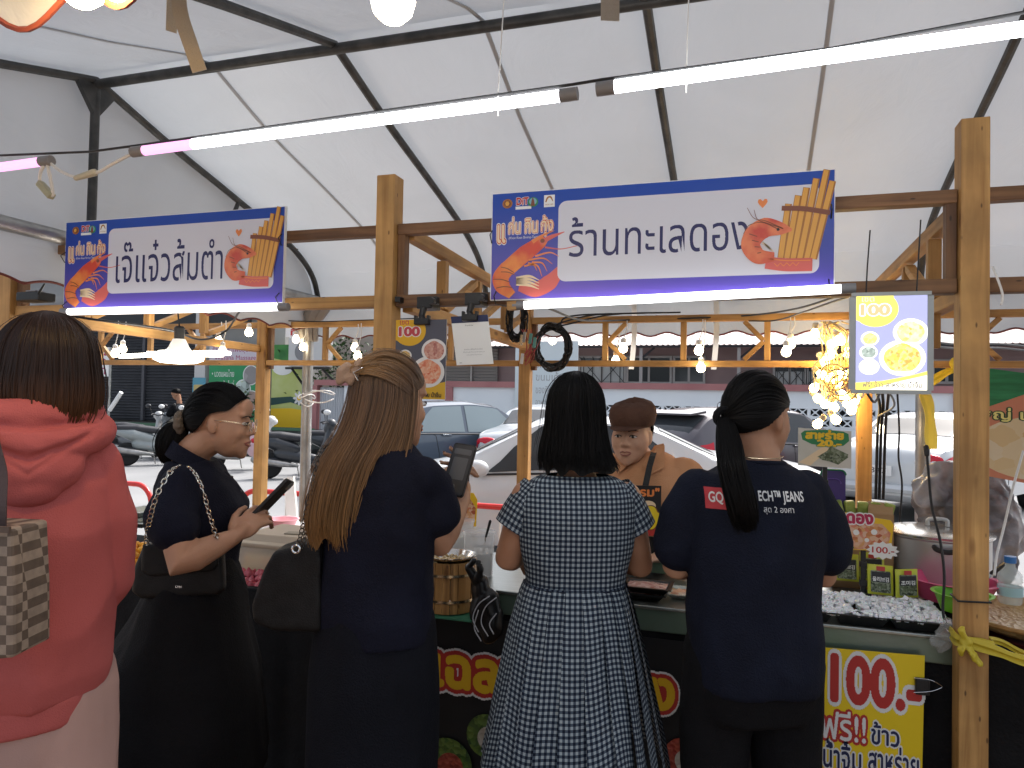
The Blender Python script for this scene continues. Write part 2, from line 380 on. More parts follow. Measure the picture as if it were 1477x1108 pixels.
# ================================================================== tent
tent = thing('market_tent', 'big white peaked canopy on dark steel rafters over the stalls', 'tent', (0, .15, 0))
XL, XR = -1.66, 5.2
PROF = [(-1.62, 2.16), (-1.60, 2.32), (-1.52, 2.45), (-1.35, 2.55), (-.7, 2.76), (.15, 3.0), (.65, 2.845), (1.1, 2.725), (1.6, 2.585), (1.86, 2.48), (2.02, 2.36), (2.1, 2.2)]
RX = [-1.66, -.36, .95, 2.25, 3.55, 4.85]
def prof_at(t):
    s = t*(len(PROF)-1); i = min(int(s), len(PROF)-2); k = s-i
    return PROF[i][0]*(1-k)+PROF[i+1][0]*k, PROF[i][1]*(1-k)+PROF[i+1][1]*k
PS = cr([(0, y, z) for y, z in PROF[:6]], 5)[:-1] + cr([(0, y, z) for y, z in PROF[5:]], 5)
def canopy_pt(u, v):
    x = XL-.11 + (XR-XL)*u; s = v*(len(PS)-1); i = min(int(s), len(PS)-2); p = PS[i].lerp(PS[i+1], s-i)
    d = min(abs(x-r) for r in RX); sagz = -.035*math.sin(min(1, d/.65)*math.pi/2)*(1 if .1 < v < .9 else 0)
    rid = abs(p.y-.15); up = .035 + (.0 if rid > .3 else .0)
    wob = .012*noise.noise(V((x*1.7, p.y*1.1, 3)))
    return V((x, p.y, p.z+up+sagz*min(1, rid*2)+wob))
cp = MB().grid(canopy_pt, 110, 55)
part('canopy', cp, canvas, tent)
sm_ = MB()
for x in (-1.02, .3, 1.60, 2.9, 4.2):
    u = (x-XL+.11)/(XR-XL)
    sm_.loft([[canopy_pt(u-.0013, v/50)-ZA*.004, canopy_pt(u+.0013, v/50)-ZA*.004, canopy_pt(u+.0013, v/50)-ZA*.007, canopy_pt(u-.0013, v/50)-ZA*.007] for v in range(3, 48)])
for y, z in ((.15, 3.0),): pass
part('seam', sm_, seam_m, tent)
gp = MB()
def gable_pt(u, v):
    y = -1.6+3.7*u; s = 0
    for i in range(len(PROF)-1):
        if PROF[i][0] <= y <= PROF[i+1][0]: k = (y-PROF[i][0])/(PROF[i+1][0]-PROF[i][0]); s = PROF[i][1]*(1-k)+PROF[i+1][1]*k
    s = s or 2.2
    z0 = 1.98+.03*abs(math.sin(u*40)) if v == 0 else 2.0
    z = z0 + (s+.05-z0)*v
    return V((XL-.05+.02*noise.noise(V((y*2, z*2, 1))), y, z))
part('gable_panel', MB().grid(gable_pt, 80, 14), canvas_g, tent)
gr = MB(); gr.tube([gable_pt(k/160, 0)-ZA*.004 for k in range(161)], .006, 5); part('piping', gr, pipe_red, tent)
for x in RX:
    r = MB(); r.tube([V((x, p.y, p.z)) for p in PS[3:]], .019, 8); part('rafter', r, steel_dk, tent)
part('ridge_beam', MB().tube([(XL, .15, 2.98), (XR, .15, 2.985)], .023, 10), steel_dk, tent)
bk = MB().plate([(0, 0), (.12, 0), (0, -.16)], Fr((XL, .15, 2.97), YA, ZA), -.012, .024); part('corner_bracket', bk, steel_dk, tent, sm=False)
bk = MB().plate([(0, 0), (-.12, 0), (0, -.16)], Fr((XL+.004, .15, 2.97), YA, ZA), -.012, .024); part('corner_bracket', bk, steel_dk, tent, sm=False)
part('king_post', MB().tube([(XL, .15, 2.2), (XL, .15, 2.97)], .021, 10), steel_dk, tent)
part('gable_tie_beam', MB().tube([(XL, -1.6, 2.21), (XL, 2.1, 2.21)], .033, 10), steel_gy, tent)
part('strut', MB().tube([(XL, 1.195, 2.70), (XL, .97, 2.23)], .013, 8), steel_dk, tent)
for y, z in ((2.1, 2.17), (-1.58, 2.36)): part('eave_beam', MB().tube([(XL, y, z), (XR, y, z)], .028, 10), steel_gy, tent)
for x in (XL-.08, 2.27, 4.85):
    part('pole', MB().tube([(x, 2.1, 0), (x, 2.1, 2.17)], .038, 14), steel_gy, tent)
    part('foot_plate', MB().box((x, 2.1, .006), (.2, .2, .012)), steel_gy, tent, sm=False)
# gathered fabric round the corner pole
gf = MB()
for k in range(7):
    a = k*.9; x = XL-.08
    gf.tube(cr([(x+.05*math.cos(a)*3, 2.06+.05*math.sin(a), 2.16), (x+.05*math.cos(a)*1.6, 2.06+.05*math.sin(a), 2.06), (x+.045*math.cos(a), 2.1+.045*math.sin(a), 1.92)], 4), [.05]*4+[.03]*5, 7)
part('gathered_corner', gf, fabric('gathered fabric', (.34, .31, .28), .2), tent)
def valance(y, x0, x1, ztop, zlow, per):
    n = int((x1-x0)/per*12)
    def q(u, v):
        x = x0+(x1-x0)*u; lo = zlow + (.028 if y < 0 else .013)*math.cos(x*2*math.pi/per) + .006*noise.noise(V((x*3, 0, 0)))
        return V((x, y+.018*math.sin(x*9+v)+.02*(1-v)*noise.noise(V((x*2.5, v, 5))), lo+(ztop-lo)*v))
    part('valance', MB().grid(q, n, 6), canvas, tent)
    part('piping', MB().tube([q(k/n, 0) for k in range(n+1)], .0055, 5), pipe_red, tent)
valance(2.14, XL-.1, XR, 2.17, 1.945, .21)
valance(-1.61, -2.5, 2.2, 2.36, 2.155, .235)
for x in (.63, 1.13):
    s = MB().grid(lambda u, v: V((x+.016*(u*2-1)+.015*math.sin(v*3), 2.07+.01*math.sin(v*5), 1.72+.55*v)), 2, 12); part('tie_ribbon', s, fabric('tie ribbon', (.8, .78, .74), .4), tent)
def strap(a, b, w, nm='tie_strap'):
    p = cr([V(q) for q in a], 6); m = MB(); n = len(p)
    rings = []
    for i, q in enumerate(p):
        t = (p[min(i+1, n-1)]-p[max(i-1, 0)]).normalized(); s = RT*math.cos(b)+V((0, 1, 0))*math.sin(b); s = (s-t*s.dot(t)).normalized(); nn = s.cross(t)*.0015
        rings.append([q-s*w+nn, q+s*w+nn, q+s*w-nn, q-s*w-nn])
    m.loft(rings); part(nm, m, webbing, tent)
strap([P(262, -90, 1.55), P(258, -10, 1.55), P(262, 25, 1.56), P(275, 65, 1.56), P(288, 103, 1.57)], .1, .0155)
strap([P(250, -90, 1.58), P(249, -20, 1.58), P(247, 46, 1.58)], .9, .011)
strap([P(879, -60, 1.45), P(880, -10, 1.45), P(880, 30, 1.45)], .1, .0185)
# ================================================================== timber stall frame
fr = thing('stall_frame', 'yellow pine post and rail frame of the open market stalls', 'stall frame', (0, 0, 0))
PXS = (-2.005, -.02, 1.975, 3.95)
def bm(nm, p, q, w, h, m, up=ZA): part(nm, MB().beam(p, q, w, h, up), m, fr, sm=False, bevel=.003)
for i, x in enumerate(PXS):
    bm('post', (x, .035, 0), (x, .035, (2.30, 2.372, 2.392, 2.38)[i]), .078, .078, wz, YA)
    if i != 2: bm('post_batten', (x+.056, .05, 1.86), (x+.056, .05, 2.185), .03, .045, wzd, YA)
    else: bm('post_batten', (x-.056, .05, 1.86), (x-.056, .05, 2.185), .03, .045, wzd, YA)
    xb = (-1.945, .0, 1.935, 3.9)[i]
    bm('back_post', (xb, 1.86, 0), (xb, 1.86, 2.16), .072, .072, wz, YA)
    bm('back_post_batten', (xb+.052, 1.87, 1.7), (xb+.052, 1.87, 2.03), .03, .04, wzd, YA)
    # side trusses from front to back
    x2 = x + (.065 if i == 1 else .0)
    bm('side_rail', (x2, .08, 2.155), (x2*.98, 1.82, 2.1), .045, .05, wy); bm('side_rail', (x2, .08, 1.87), (x2*.98, 1.82, 1.84), .045, .05, wy)
    for k, y in enumerate((.42, .85, 1.3)):
        bm('side_stud', (x2*.99, y, 1.90), (x2*.99, y, 2.11-.02*k), .044, .04, wz, YA)
        bm('side_brace', (x2*.99, y+.03, 1.9), (x2*.99, y+.4, 2.08-.02*k), .036, .032, wy)
    bm('side_stud', (x2*.99, .42, 1.72), (x2*.99, .42, 1.845), .04, .04, wz, YA)
for a, b in ((-3.9, -2.05), (-1.963, -.062), (.021, 1.934), (2.016, 3.91)):
    bm('front_rail', (a, .045, 2.162), (b, .045, 2.162), .045, .042, wxd); bm('front_rail', (a, .045, 1.883), (b, .045, 1.883), .05, .046, wxd if a > -.5 else wx)
for a, b in ((-3.9, -1.985), (-1.905, -.04), (.04, 1.895), (1.975, 3.86)):
    bm('back_rail', (a, 1.85, 2.008), (b, 1.85, 2.008), .04, .04, wx); bm('back_rail', (a, 1.85, 1.742), (b, 1.85, 1.742), .04, .036, wx)
    for s in ((.25, 1), (.5, 0), (.75, -1)):
        x = a+(b-a)*s[0]
        bm('back_stud', (x, 1.85, 1.762), (x, 1.85, 1.988), .034, .03, wz, YA)
        if s[1]:
            bm('back_brace', (x+.02*s[1], 1.845, 1.875), (x+.125*s[1], 1.845, 1.985), .026, .026, wx); bm('back_brace', (x+.02*s[1], 1.845, 1.87), (x+.125*s[1], 1.845, 1.765), .026, .026, wx)
# ================================================================== shop signs
sgn_blue, t_, b_ = _nodes('printed sign blue')
tc = t_.nodes.new('ShaderNodeTexCoord'); sp = t_.nodes.new('ShaderNodeSeparateXYZ'); rp = t_.nodes.new('ShaderNodeValToRGB')
t_.links.new(tc.outputs['UV'], sp.inputs[0])
mt = t_.nodes.new('ShaderNodeMath'); mt.operation = 'MULTIPLY_ADD'; mt.inputs[1].default_value = 2.2; t_.links.new(sp.outputs['Y'], mt.inputs[0])
mt2 = t_.nodes.new('ShaderNodeMath'); mt2.operation = 'MULTIPLY'; mt2.inputs[1].default_value = .12; t_.links.new(sp.outputs['X'], mt2.inputs[0]); t_.links.new(mt2.outputs[0], mt.inputs[2])
e = rp.color_ramp.elements; e[0].position = .12; e[0].color = (.105, .065, .40, 1); e[1].position = .78; e[1].color = (.006, .055, .36, 1)
q = e.new(.45); q.color = (.03, .045, .36, 1)
t_.links.new(mt.outputs[0], rp.inputs[0]); t_.links.new(rp.outputs[0], b_.inputs['Base Color']); b_.inputs['Roughness'].default_value = .38
pr_white = mat('printed white', (.62, .62, .68), .4); pr_ink = mat('printed dark blue', (.012, .012, .09), .4); pr_pw = mat('paper white', (.78, .78, .76), .5)
pr_red = mat('printed red', (.48, .035, .03), .4); pr_or = mat('printed orange', (.75, .23, .06), .4); pr_dor = mat('printed deep orange red', (.55, .07, .03), .4)
pr_pink = mat('printed coral', (.62, .12, .10), .4); pr_gold = mat('printed gold', (.68, .34, .06), .4); pr_dgold = mat('printed dark gold', (.36, .14, .03), .4)
pr_blk = mat('printed black', (.012, .012, .014), .4); pr_grn = mat('printed green', (.03, .22, .08), .4); pr_brn = mat('printed brown', (.2, .06, .03), .4)
pr_yel = mat('printed yellow', (.82, .52, .015), .4); pr_lav = mat('printed lavender', (.42, .42, .62), .4); pr_cream = mat('printed cream', (.8, .62, .4), .4)
shr_m = mat('printed prawn shell', (.62, .06, .03), .4, 0, (.80, .27, .05), 9, 3, ramp=(.4, .62))
def ribbon_poly(pts, ws):
    p = cr([(a, b, 0) for a, b in pts], 8); n = len(p); L, R2 = [], []
    for i, q in enumerate(p):
        t = (p[min(i+1, n-1)]-p[max(i-1, 0)]).normalized(); nn = V((-t.y, t.x, 0)); s = i/(n-1)*(len(ws)-1); k = min(int(s), len(ws)-2); w = ws[k]*(1-(s-k))+ws[k+1]*(s-k)
        L.append(q+nn*w); R2.append(q-nn*w)
    return L, R2
def ribbon(mb, fr_, pts, ws, w, th=.0006, mi=0):
    L, R2 = ribbon_poly(pts, ws); n = len(L)
    for i in range(n-1):
        mb.add([fr_.pt(q.x, q.y, w) for q in (R2[i], R2[i+1], L[i+1], L[i])], [(0, 1, 2, 3)], [[(q.x, q.y) for q in (R2[i], R2[i+1], L[i+1], L[i])]], mi)
    return mb
def rel(fr_, H, W, px0, py0, px1, py1, tl, bl, tr, br):
    """zoomed-crop pixel -> (u, v) on the sign, through the sign's own four corners"""
    pass
def prawn_picture(root, fr_, x0, y0, s, w=.0025, tail=True):
    """a whole prawn, head up to the right, drawn as flat print shapes; s = height"""
    U = lambda a, b: (x0+a*s, y0+b*s)
    m = MB()
    if tail: ribbon(m, fr_, [U(.30, .14), U(.55, .10), U(.78, .22), U(.98, .48)], [.05*s, .12*s, .13*s, .05*s], w, mi=1)
    ribbon(m, fr_, [U(.20, .02), U(.05, .17), U(.02, .33), U(.13, .50)], [.07*s, .12*s, .13*s, .125*s], w+.0003)
    ribbon(m, fr_, [U(.11, .46), U(.40, .72), U(.62, .88), U(.70, .94)], [.13*s, .135*s, .10*s, .06*s], w+.0006)
    ribbon(m, fr_, [U(.62, .88), U(.80, .97), U(1.0, 1.04)], [.045*s, .035*s, .006*s], w+.0008, mi=1)
    ribbon(m, fr_, [U(.50, .90), U(.66, 1.0), U(.84, 1.07)], [.035*s, .02*s, .003*s], w+.001, mi=2)
    ribbon(m, fr_, [U(.70, .80), U(.95, .76), U(1.2, .80)], [.014*s, .008*s, .006*s], w+.001, mi=1)
    for a, b, c, d in ((.45, .60, .82, .52), (.50, .56, .74, .40), (.44, .55, .66, .32), (.55, .66, .92, .64), (.38, .5, .58, .42)):
        ribbon(m, fr_, [U(a, b), U((a+c)/2+.04, (b+d)/2+.06), U(c, d)], [.016*s, .012*s, .004*s], w+.0009, mi=2)
    for k in range(4): ribbon(m, fr_, [U(.26, .30-.03*k), U(.46, .33-.05*k), U(.62, .26-.05*k)], [.028*s, .022*s, .004*s], w+.001, mi=3)
    for a, b, c, d in ((.02, .42, .24, .36), (-.10, .30, .17, .24), (-.05, .15, .2, .15), (.02, .50, .22, .40)):
        ribbon(m, fr_, [U(a, b), U((a+c)/2, (b+d)/2+.02), U(c, d)], [.006*s, .008*s, .006*s], w+.0012, mi=4)
    m.plate(ell(*U(.66, .91), .035*s, .035*s, 14), fr_, w+.0011, .0004, mi=4)
    part('prawn_picture', m, [shr_m, pr_pink, pr_or, pr_cream, pr_brn], root, sm=False)
def outlined(nm, s, fr_, box, layers, root, w=.001, rows=60):
    """print lettering with outlines: layers from the widest to the fill, each (material, weight)"""
    b0 = layers[-1][1]; r_, (W, H) = glyphs(s, b0, rows); su, sv = (box[2]-box[0])/W, (box[3]-box[1])/H; par = root
    for i, (m, b) in enumerate(layers):
        g_ = (b-b0); bx = (box[0]-g_*su, box[1]-g_*sv, box[2]+g_*su, box[3]+g_*sv)
        writing(nm if i == len(layers)-1 else 'lettering_outline', s, fr_, bx, m, root, w+.0006*i, bold=b, rows=rows)
class WarpFr(Fr):
    def pt(s, u, v, w=0.): q = u/s.W; t = q*1.145/(1+.145*q); return Fr.pt(s, t*s.W, v, w)
def shop_sign(x0, z0, text, tbox, label):
    W, H = 1.15, .39
    f = WarpFr((x0, -.035, z0), XA, ZA); f.W = W; o = thing('shop_sign', label, 'sign', (x0, -.02, z0), 'blue stall name signs')
    pn = MB().box((x0+W/2, -.0275, z0+H/2), (W, .015, H)); part('backing', pn, white_pl, o, sm=False)
    part('printed_face', MB().plate([(0.003, 0.003), (W-.003, .003), (W-.003, H-.003), (.003, H-.003)], f, 0, .0015), sgn_blue, o, sm=False)
    part('name_panel', MB().plate(rrect(.196*W, .155*H, .955*W, .885*H, .028), f, .002, .0008), pr_white, o, sm=False)
    writing('lettering', text, f, tbox, pr_ink, o, .0035, rows=110)
    # emblems along the top left
    em = MB(); em.plate(ell(.046*W, .895*H, .017, n=20), f, .002, .0006); part('emblem', em, pr_dgold, o, sm=False)
    em = MB(); em.plate(ell(.046*W, .895*H, .012, n=20), f, .003, .0006); part('emblem', em, pr_brn, o, sm=False)
    em = MB(); em.plate(ell(.046*W, .895*H, .007, .009, n=6), f, .004, .0006); part('emblem', em, pr_gold, o, sm=False)
    em = MB(); em.plate(ell(.163*W*.74, .895*H, .0175, n=22), f, .002, .0006); part('emblem', em, pr_grn, o, sm=False)
    em = MB(); em.plate(ell(.163*W*.74, .90*H, .0125, n=22), f, .003, .0006); part('emblem', em, mat('emblem sky', (.2, .42, .5), .4), o, sm=False)
    em = MB(); em.plate([(.163*W*.74-.007, .86*H), (.163*W*.74+.007, .86*H), (.163*W*.74+.004, .91*H), (.163*W*.74, .94*H), (.163*W*.74-.004, .91*H)], f, .004, .0006); part('emblem', em, pr_brn, o, sm=False)
    em = MB(); em.plate([(.153*W*1.0, .84*H), (.153*W+.036, .84*H), (.153*W+.036, .95*H), (.153*W, .95*H)], f, .002, .0006); part('emblem', em, pr_pw, o, sm=False)
    em = MB(); ribbon(em, f, [(.153*W+.006, .885*H), (.153*W+.012, .925*H), (.153*W+.022, .93*H), (.153*W+.030, .89*H)], [.002, .003, .003, .001], .003); letters(em, 'KHON KAEN', f, (.153*W+.005, .855*H, .153*W+.031, .87*H), .003, .0, 24); part('emblem', em, pr_dgold, o, sm=False)
    outlined('lettering', 'DiT', f, (.072*W, .875*H, .098*W+.012, .945*H), [(pr_pw, .09), (pr_red, .045)], o, .002, 40)
    em = MB().plate([(.07*W, .835*H), (.116*W, .835*H), (.116*W, .862*H), (.07*W, .862*H)], f, .002, .0006); part('emblem', em, pr_pw, o, sm=False)
    lay = [(pr_pw, .09), (pr_dor, .055), (pr_cream, .022)]
    outlined('lettering', 'แ', f, (.018*W, .53*H, .043*W, .70*H), lay, o, .002)
    outlined('lettering', 'ก่น', f, (.050*W, .61*H, .086*W, .765*H), lay, o, .002)
    outlined('lettering', 'กิน', f, (.098*W, .61*H, .136*W, .745*H), lay, o, .002)
    outlined('lettering', 'กุ้ง', f, (.145*W, .575*H, .182*W, .765*H), lay, o, .002)
    writing('lettering', '(Khon Kaen Shrimp-Tastic)', f, (.052*W, .555*H, .142*W, .585*H), pr_pw, o, .003, rows=36)
    prawn_picture(o, f, .045*W-.02, -.0*H+.012, .215)
    # bundle of bamboo reed pipes with a prawn laid in front
    pm = MB()
    tops = [(.865, .735), (.893, .80), (.917, .86), (.945, .93), (.975, .995), (.992, .90)]
    bots = [(.845, .29), (.863, .285), (.881, .28), (.90, .275), (.92, .27), (.938, .27)]
    for i, (tp, bt) in enumerate(zip(tops, bots)):
        ribbon(pm, f, [(bt[0]*W, bt[1]*H), ((tp[0]+bt[0])/2*W, (tp[1]+bt[1])/2*H), (tp[0]*W, tp[1]*H)], [.0125, .0125, .0115], .0035+.0003*i, mi=1)
        ribbon(pm, f, [(bt[0]*W-.002, bt[1]*H), ((tp[0]+bt[0])/2*W-.002, (tp[1]+bt[1])/2*H), (tp[0]*W-.002, tp[1]*H-.001)], [.0085, .0085, .008], .0036+.0003*i, mi=0)
    ribbon(pm, f, [(.845*W, .70*H), (.91*W, .685*H), (.985*W, .64*H)], [.008, .008, .008], .0058, mi=2)
    ribbon(pm, f, [(.80*W, .255*H), (.86*W, .23*H), (.935*W, .225*H)], [.02, .021, .021], .0056, mi=3)
    ribbon(pm, f, [(.81*W, .285*H), (.86*W, .265*H), (.93*W, .26*H)], [.002, .002, .002], .0062, mi=4)
    zz = [(.825+.009*k, (.235 if k % 2 else .262)) for k in range(9)]
    for a, b in zip(zz, zz[1:]): ribbon(pm, f, [(a[0]*W, a[1]*H-.006), (b[0]*W, b[1]*H-.006)], [.0012, .0012], .0062, mi=4)
    part('reed_pipe_picture', pm, [pr_gold, pr_dgold, pr_brn, pr_pink, pr_or], o, sm=False)
    cm = MB()
    ribbon(cm, f, [(.875*W, .515*H), (.845*W, .53*H), (.80*W, .545*H), (.768*W, .49*H), (.757*W, .40*H), (.78*W, .31*H), (.825*W, .30*H)], [.004, .020, .033, .034, .032, .026, .014], .0062)
    for t in range(4): ribbon(cm, f, [((.752+.008*t)*W, (.50-.055*t)*H), ((.775+.004*t)*W, (.475-.045*t)*H)], [.0015, .0015], .0070, mi=1)
    for t in range(4): ribbon(cm, f, [((.79+.005*t)*W, .42*H-.004*t), ((.805+.006*t)*W, (.40-.02*t)*H)], [.004, .001], .0068, mi=2)
    for a in ([(.85, .53), (.80, .60), (.765, .63), (.745, .72)], [(.85, .53), (.80, .585), (.775, .62), (.765, .70)], [(.84, .52), (.79, .59), (.75, .57), (.735, .50)]): ribbon(cm, f, [(x*W, y*H) for x, y in a], [.0016, .0012, .001, .0008], .007, mi=1)
    cm.plate(ell(.835*W, .525*H, .005, n=12), f, .0068, .0005, mi=3)
    part('prawn_picture', cm, [mat('printed red prawn', (.55, .06, .035), .4, 0, (.72, .20, .08), 16, 3), pr_brn, pr_cream, pr_blk], o, sm=False)
    ht = [(.0, -.017), (.012, -.004), (.0165, .004), (.014, .012), (.007, .013), (0, .006), (-.007, .013), (-.014, .012), (-.0165, .004), (-.012, -.004)]
    part('heart_picture', MB().plate([(.79*W+a, .755*H+b) for a, b in ht], f, .0035, .0006), pr_or, o, sm=False)
    for u, v in ((.02, .03), (.985, .05), (.99, .66), (.003, .6)):
        part('cable_tie', MB().tube([(x0+u*W, -.037, z0+v*H+.02), (x0+u*W, -.06, z0+v*H+.0), (x0+u*W, -.04, z0+v*H-.025), (x0+u*W+.004, .07, z0+v*H-.02)], .0022, 5), black_pl, o)
    return o
shop_sign(.43, 1.866, 'ร้านทะเลดอง', (.262, .145, .862, .285), 'larger blue stall sign reading ร้านทะเลดอง, between the middle and right posts')
shop_sign(-1.60, 1.878, 'เจ๊แจ๋วส้มตำ', (.268, .105, .828, .285), 'blue stall sign reading เจ๊แจ๋วส้มตำ, above the woman in glasses')
# ================================================================== tube lamps
def tube_lamp(p, q, r, label, film=0., grp='fluorescent tubes', tube_on=tube_on):
    p, q = V(p), V(q); d = (q-p).normalized(); L = (q-p).length
    o = thing('tube_lamp', label, 'lamp', (p+q)/2, grp)
    a, b = p+d*.028, q-d*.028
    if film: part('coloured_film', MB().tube([a, a+d*film], r*1.02, 14), tube_pink, o); a = a+d*film
    part('glass_tube', MB().tube([a, b], r, 14), tube_on, o)
    for s, e_ in ((p, d), (q, -d)):
        part('end_cap', MB().tube([s-e_*.012, s+e_*.03], r*1.12, 12), grey_pl, o)
    return o
Y1 = -.9
ta, tb = PY(196, 219, Y1), PY(826, 136, Y1)
t1 = tube_lamp(ta, tb, .0135, 'long lit white tube with a pink filmed left end, hung under the canopy', .17)
tc1, td = PY(868, 128, Y1), PY(868, 128, Y1) + (tb-ta).normalized()*1.26 + V((0, 0, .012))
tube_lamp(tc1, td, .0145, 'lit white tube running off the upper right edge of the picture')
te = PY(70, 232, Y1); tube_lamp(te, te-(tb-ta)*1.0, .0135, 'pink tinted tube end at the far left edge under the gable', .3)
# hanger wire, plugs
w = MB(); w.tube([PY(-40, 226, Y1), PY(130, 219, Y1), PY(205, 209, Y1), PY(480, 170, Y1), PY(826, 122, Y1), PY(868, 115, Y1), PY(1200, 70, Y1), PY(1520, 10, Y1)], .0035, 6)
single('hanger_wire', w, black_rub, 'thin black wire that the upper row of tubes hangs from', 'wire')
for x in (725, 990): pass
for a_, b_2 in (((725, 40), (718, 142)), ((993, 50), (990, 108))):
    single('hanger_string', MB().tube([PY(a_[0], a_[1]-40, Y1)+V((0, .02, .1)), PY(b_2[0], b_2[1], Y1), PY(b_2[0], b_2[1]+26, Y1)], .0016, 5), white_pl, 'thin white string looped round the %s' % ('long tube near its right end' if a_[0] == 725 else 'right hand tube near its left end'), 'string')
pl = thing('plug_lead', 'white lead with a cream plug joining two tubes at the left', 'lead', PY(130, 250, Y1))
part('cord', MB().tube(cr([PY(72, 235, Y1), PY(88, 247, Y1), PY(110, 255, Y1), PY(140, 249, Y1), PY(165, 235, Y1), PY(196, 219, Y1)], 6), .0045, 6), white_pl, pl)
part('plug', MB().limb([PY(110, 257, Y1), PY(136, 249, Y1)], [.008, .011], 8), mat('cream plastic', (.55, .53, .42), .45), pl)
pl = thing('socket_lead', 'grey dangling lead end with a pale green socket, under the left tube', 'lead', PY(66, 260, Y1))
part('cord', MB().tube(cr([PY(68, 232, Y1), PY(58, 250, Y1), PY(60, 272, Y1), PY(76, 282, Y1), PY(72, 255, Y1), PY(68, 236, Y1)], 6), .005, 6), white_pl, pl)
part('socket', MB().beam(PY(57, 264, Y1), PY(75, 284, Y1), .022, .02), mat('greenish plastic', (.42, .42, .30), .45), pl, sm=False, bevel=.004)
YS = -.06
tube_lamp(PY(745, 441, YS), PY(1228, 416, YS), .0145, 'lit white tube along the bottom edge of the right hand sign', tube_on=tube_sg)
tube_lamp(PY(92, 450, YS), PY(412, 443, YS), .0145, 'lit white tube along the bottom edge of the left hand sign', tube_on=tube_sg)
part('end_cap', MB().beam(PY(733, 442, YS), PY(746, 441, YS), .03, .03), wx, [o for o in COL.objects if o.name.startswith('tube_lamp') and o.parent is None][3], sm=False)
# ================================================================== bulbs
def bulb(p, label, r=.03, m=None, drop=None, grp='light bulbs'):
    p = V(p); o = thing('light_bulb', label, 'bulb', p, grp)
    part('glass_globe', MB().lathe([(.001, -r), (r*.5, -r*.87), (r*.87, -r*.5), (r, 0), (r*.87, r*.5), (r*.55, r*1.0), (r*.45, r*1.25)], p, 16), m or bulb_wm, o)
    part('socket', MB().lathe([(r*.47, r*1.2), (r*.62, r*1.3), (r*.62, r*2.1), (r*.3, r*2.4)], p, 12), white_pl, o)
    if drop: part('cord', MB().tube(cr([p+ZA*r*2.3, (p+ZA*r*2.3).lerp(V(drop), .5)+V((.01, 0, 0)), drop], 4), .003, 6), white_pl, o)
    return o
bulb(P(567, 2, 1.0), 'big glowing round bulb at the top edge, nearest of all the bulbs', .031, emis('lit warm white bulb', (1, .9, .66), 5.), P(570, -160, 1.0))
bulb(P(118, -22, 1.12), 'warm bulb behind the scalloped valance, top left corner', .035, emis('strong lit bulb', (1, .62, .22), 70.), P(118, -170, 1.12))
for i, (x, y, Y, lb) in enumerate([(1008, 506, 1.75, 'upper of the two warm bulbs under the middle of the right sign'), (1011, 531, 1.78, 'lower of the two warm bulbs under the middle of the right sign'), (899, 503, 1.75, 'warm bulb by the leaning white ribbon, right of the dark haired woman'), (888, 521, 1.9, 'warm bulb just above the head in the gingham dress, half behind a rail'),
        (1140, 497, 1.7, 'warm bulb of a close pair left of the bright bulb cluster, the higher one'), (1134, 508, 1.66, 'warm bulb of a close pair left of the bright bulb cluster, the lower one'), (512, 502, 1.7, 'upper warm bulb left of the middle post above the blonde hair'), (516, 514, 1.66, 'lower warm bulb left of the middle post above the blonde hair'),
        (427, 490, 1.95, 'higher warm bulb just left of the grey tent pole'), (437, 501, 2.0, 'lower warm bulb just left of the grey tent pole'), (359, 480, 1.5, 'warm bulb under the right end of the left sign'), (321, 507, 1.4, 'lower bulb of a pair over the right arm of the fan lamp'), (315, 492, 1.45, 'higher bulb of a pair over the right arm of the fan lamp'),
        (166, 510, 1.3, 'warm bulb left of the fan lamp, the lower of two'), (177, 504, 1.35, 'warm bulb left of the fan lamp, the higher of two'), (797, 492, 2.3, 'warm bulb seen through the black cable coil'), (1270, 620, 1.9, 'small warm bulb low beside the right back post')]):
    p = PY(x, y, Y); bulb(p, lb, .026, None, V((p.x+.02, Y, 1.99)) if p.z < 1.9 else None)
# the knotted cluster of bulbs on the right
bc = thing('bulb_cluster', 'bright bundle of lit bulbs on knotted yellow flex, by the right back post', 'string lights', PY(1200, 470, 1.72))
flex = mat('cream flex', (.62, .50, .28), .5)
rnd = random.Random(3)
cb = [(1175, 482), (1200, 497), (1212, 492), (1222, 510), (1197, 512), (1190, 522), (1216, 540), (1208, 552), (1174, 560), (1180, 575), (1190, 583), (1203, 588), (1222, 582), (1232, 578), (1228, 592), (1215, 570), (1206, 606), (1179, 612), (1234, 500), (1236, 545), (1196, 545), (1186, 541)]
for x, y in cb:
    p = PY(x, y, 1.72+rnd.uniform(-.09, .07)); r = .024
    d = V((rnd.uniform(-.7, .7), rnd.uniform(-.4, .4), rnd.uniform(.5, 1))).normalized(); rot = d.to_track_quat('Z', 'Y').to_matrix()
    part('bulb', MB().lathe([(.001, -r), (r*.5, -r*.87), (r*.87, -r*.5), (r, 0), (r*.87, r*.5), (r*.55, r*1.0), (r*.45, r*1.25)], p, 14, rot), bulb_on, bc)
    part('bulb_socket', MB().lathe([(r*.47, r*1.2), (r*.66, r*1.3), (r*.66, r*2.3), (r*.3, r*2.6)], p, 10, rot), mat('cream socket', (.7, .6, .42), .45) if 'cream socket' not in bpy.data.materials else bpy.data.materials['cream socket'], bc)
for k in range(14):
    x = 1180+rnd.uniform(0, 50); pts = [PY(1195+rnd.uniform(-12, 22), 464, 1.73)]
    for j in range(5): pts.append(PY(x+rnd.uniform(-16, 16), 480+j*24+rnd.uniform(-8, 8), 1.72+rnd.uniform(-.07, .06)))
    part('cord', MB().tube(cr(pts, 6), .0042, 6), flex, bc)
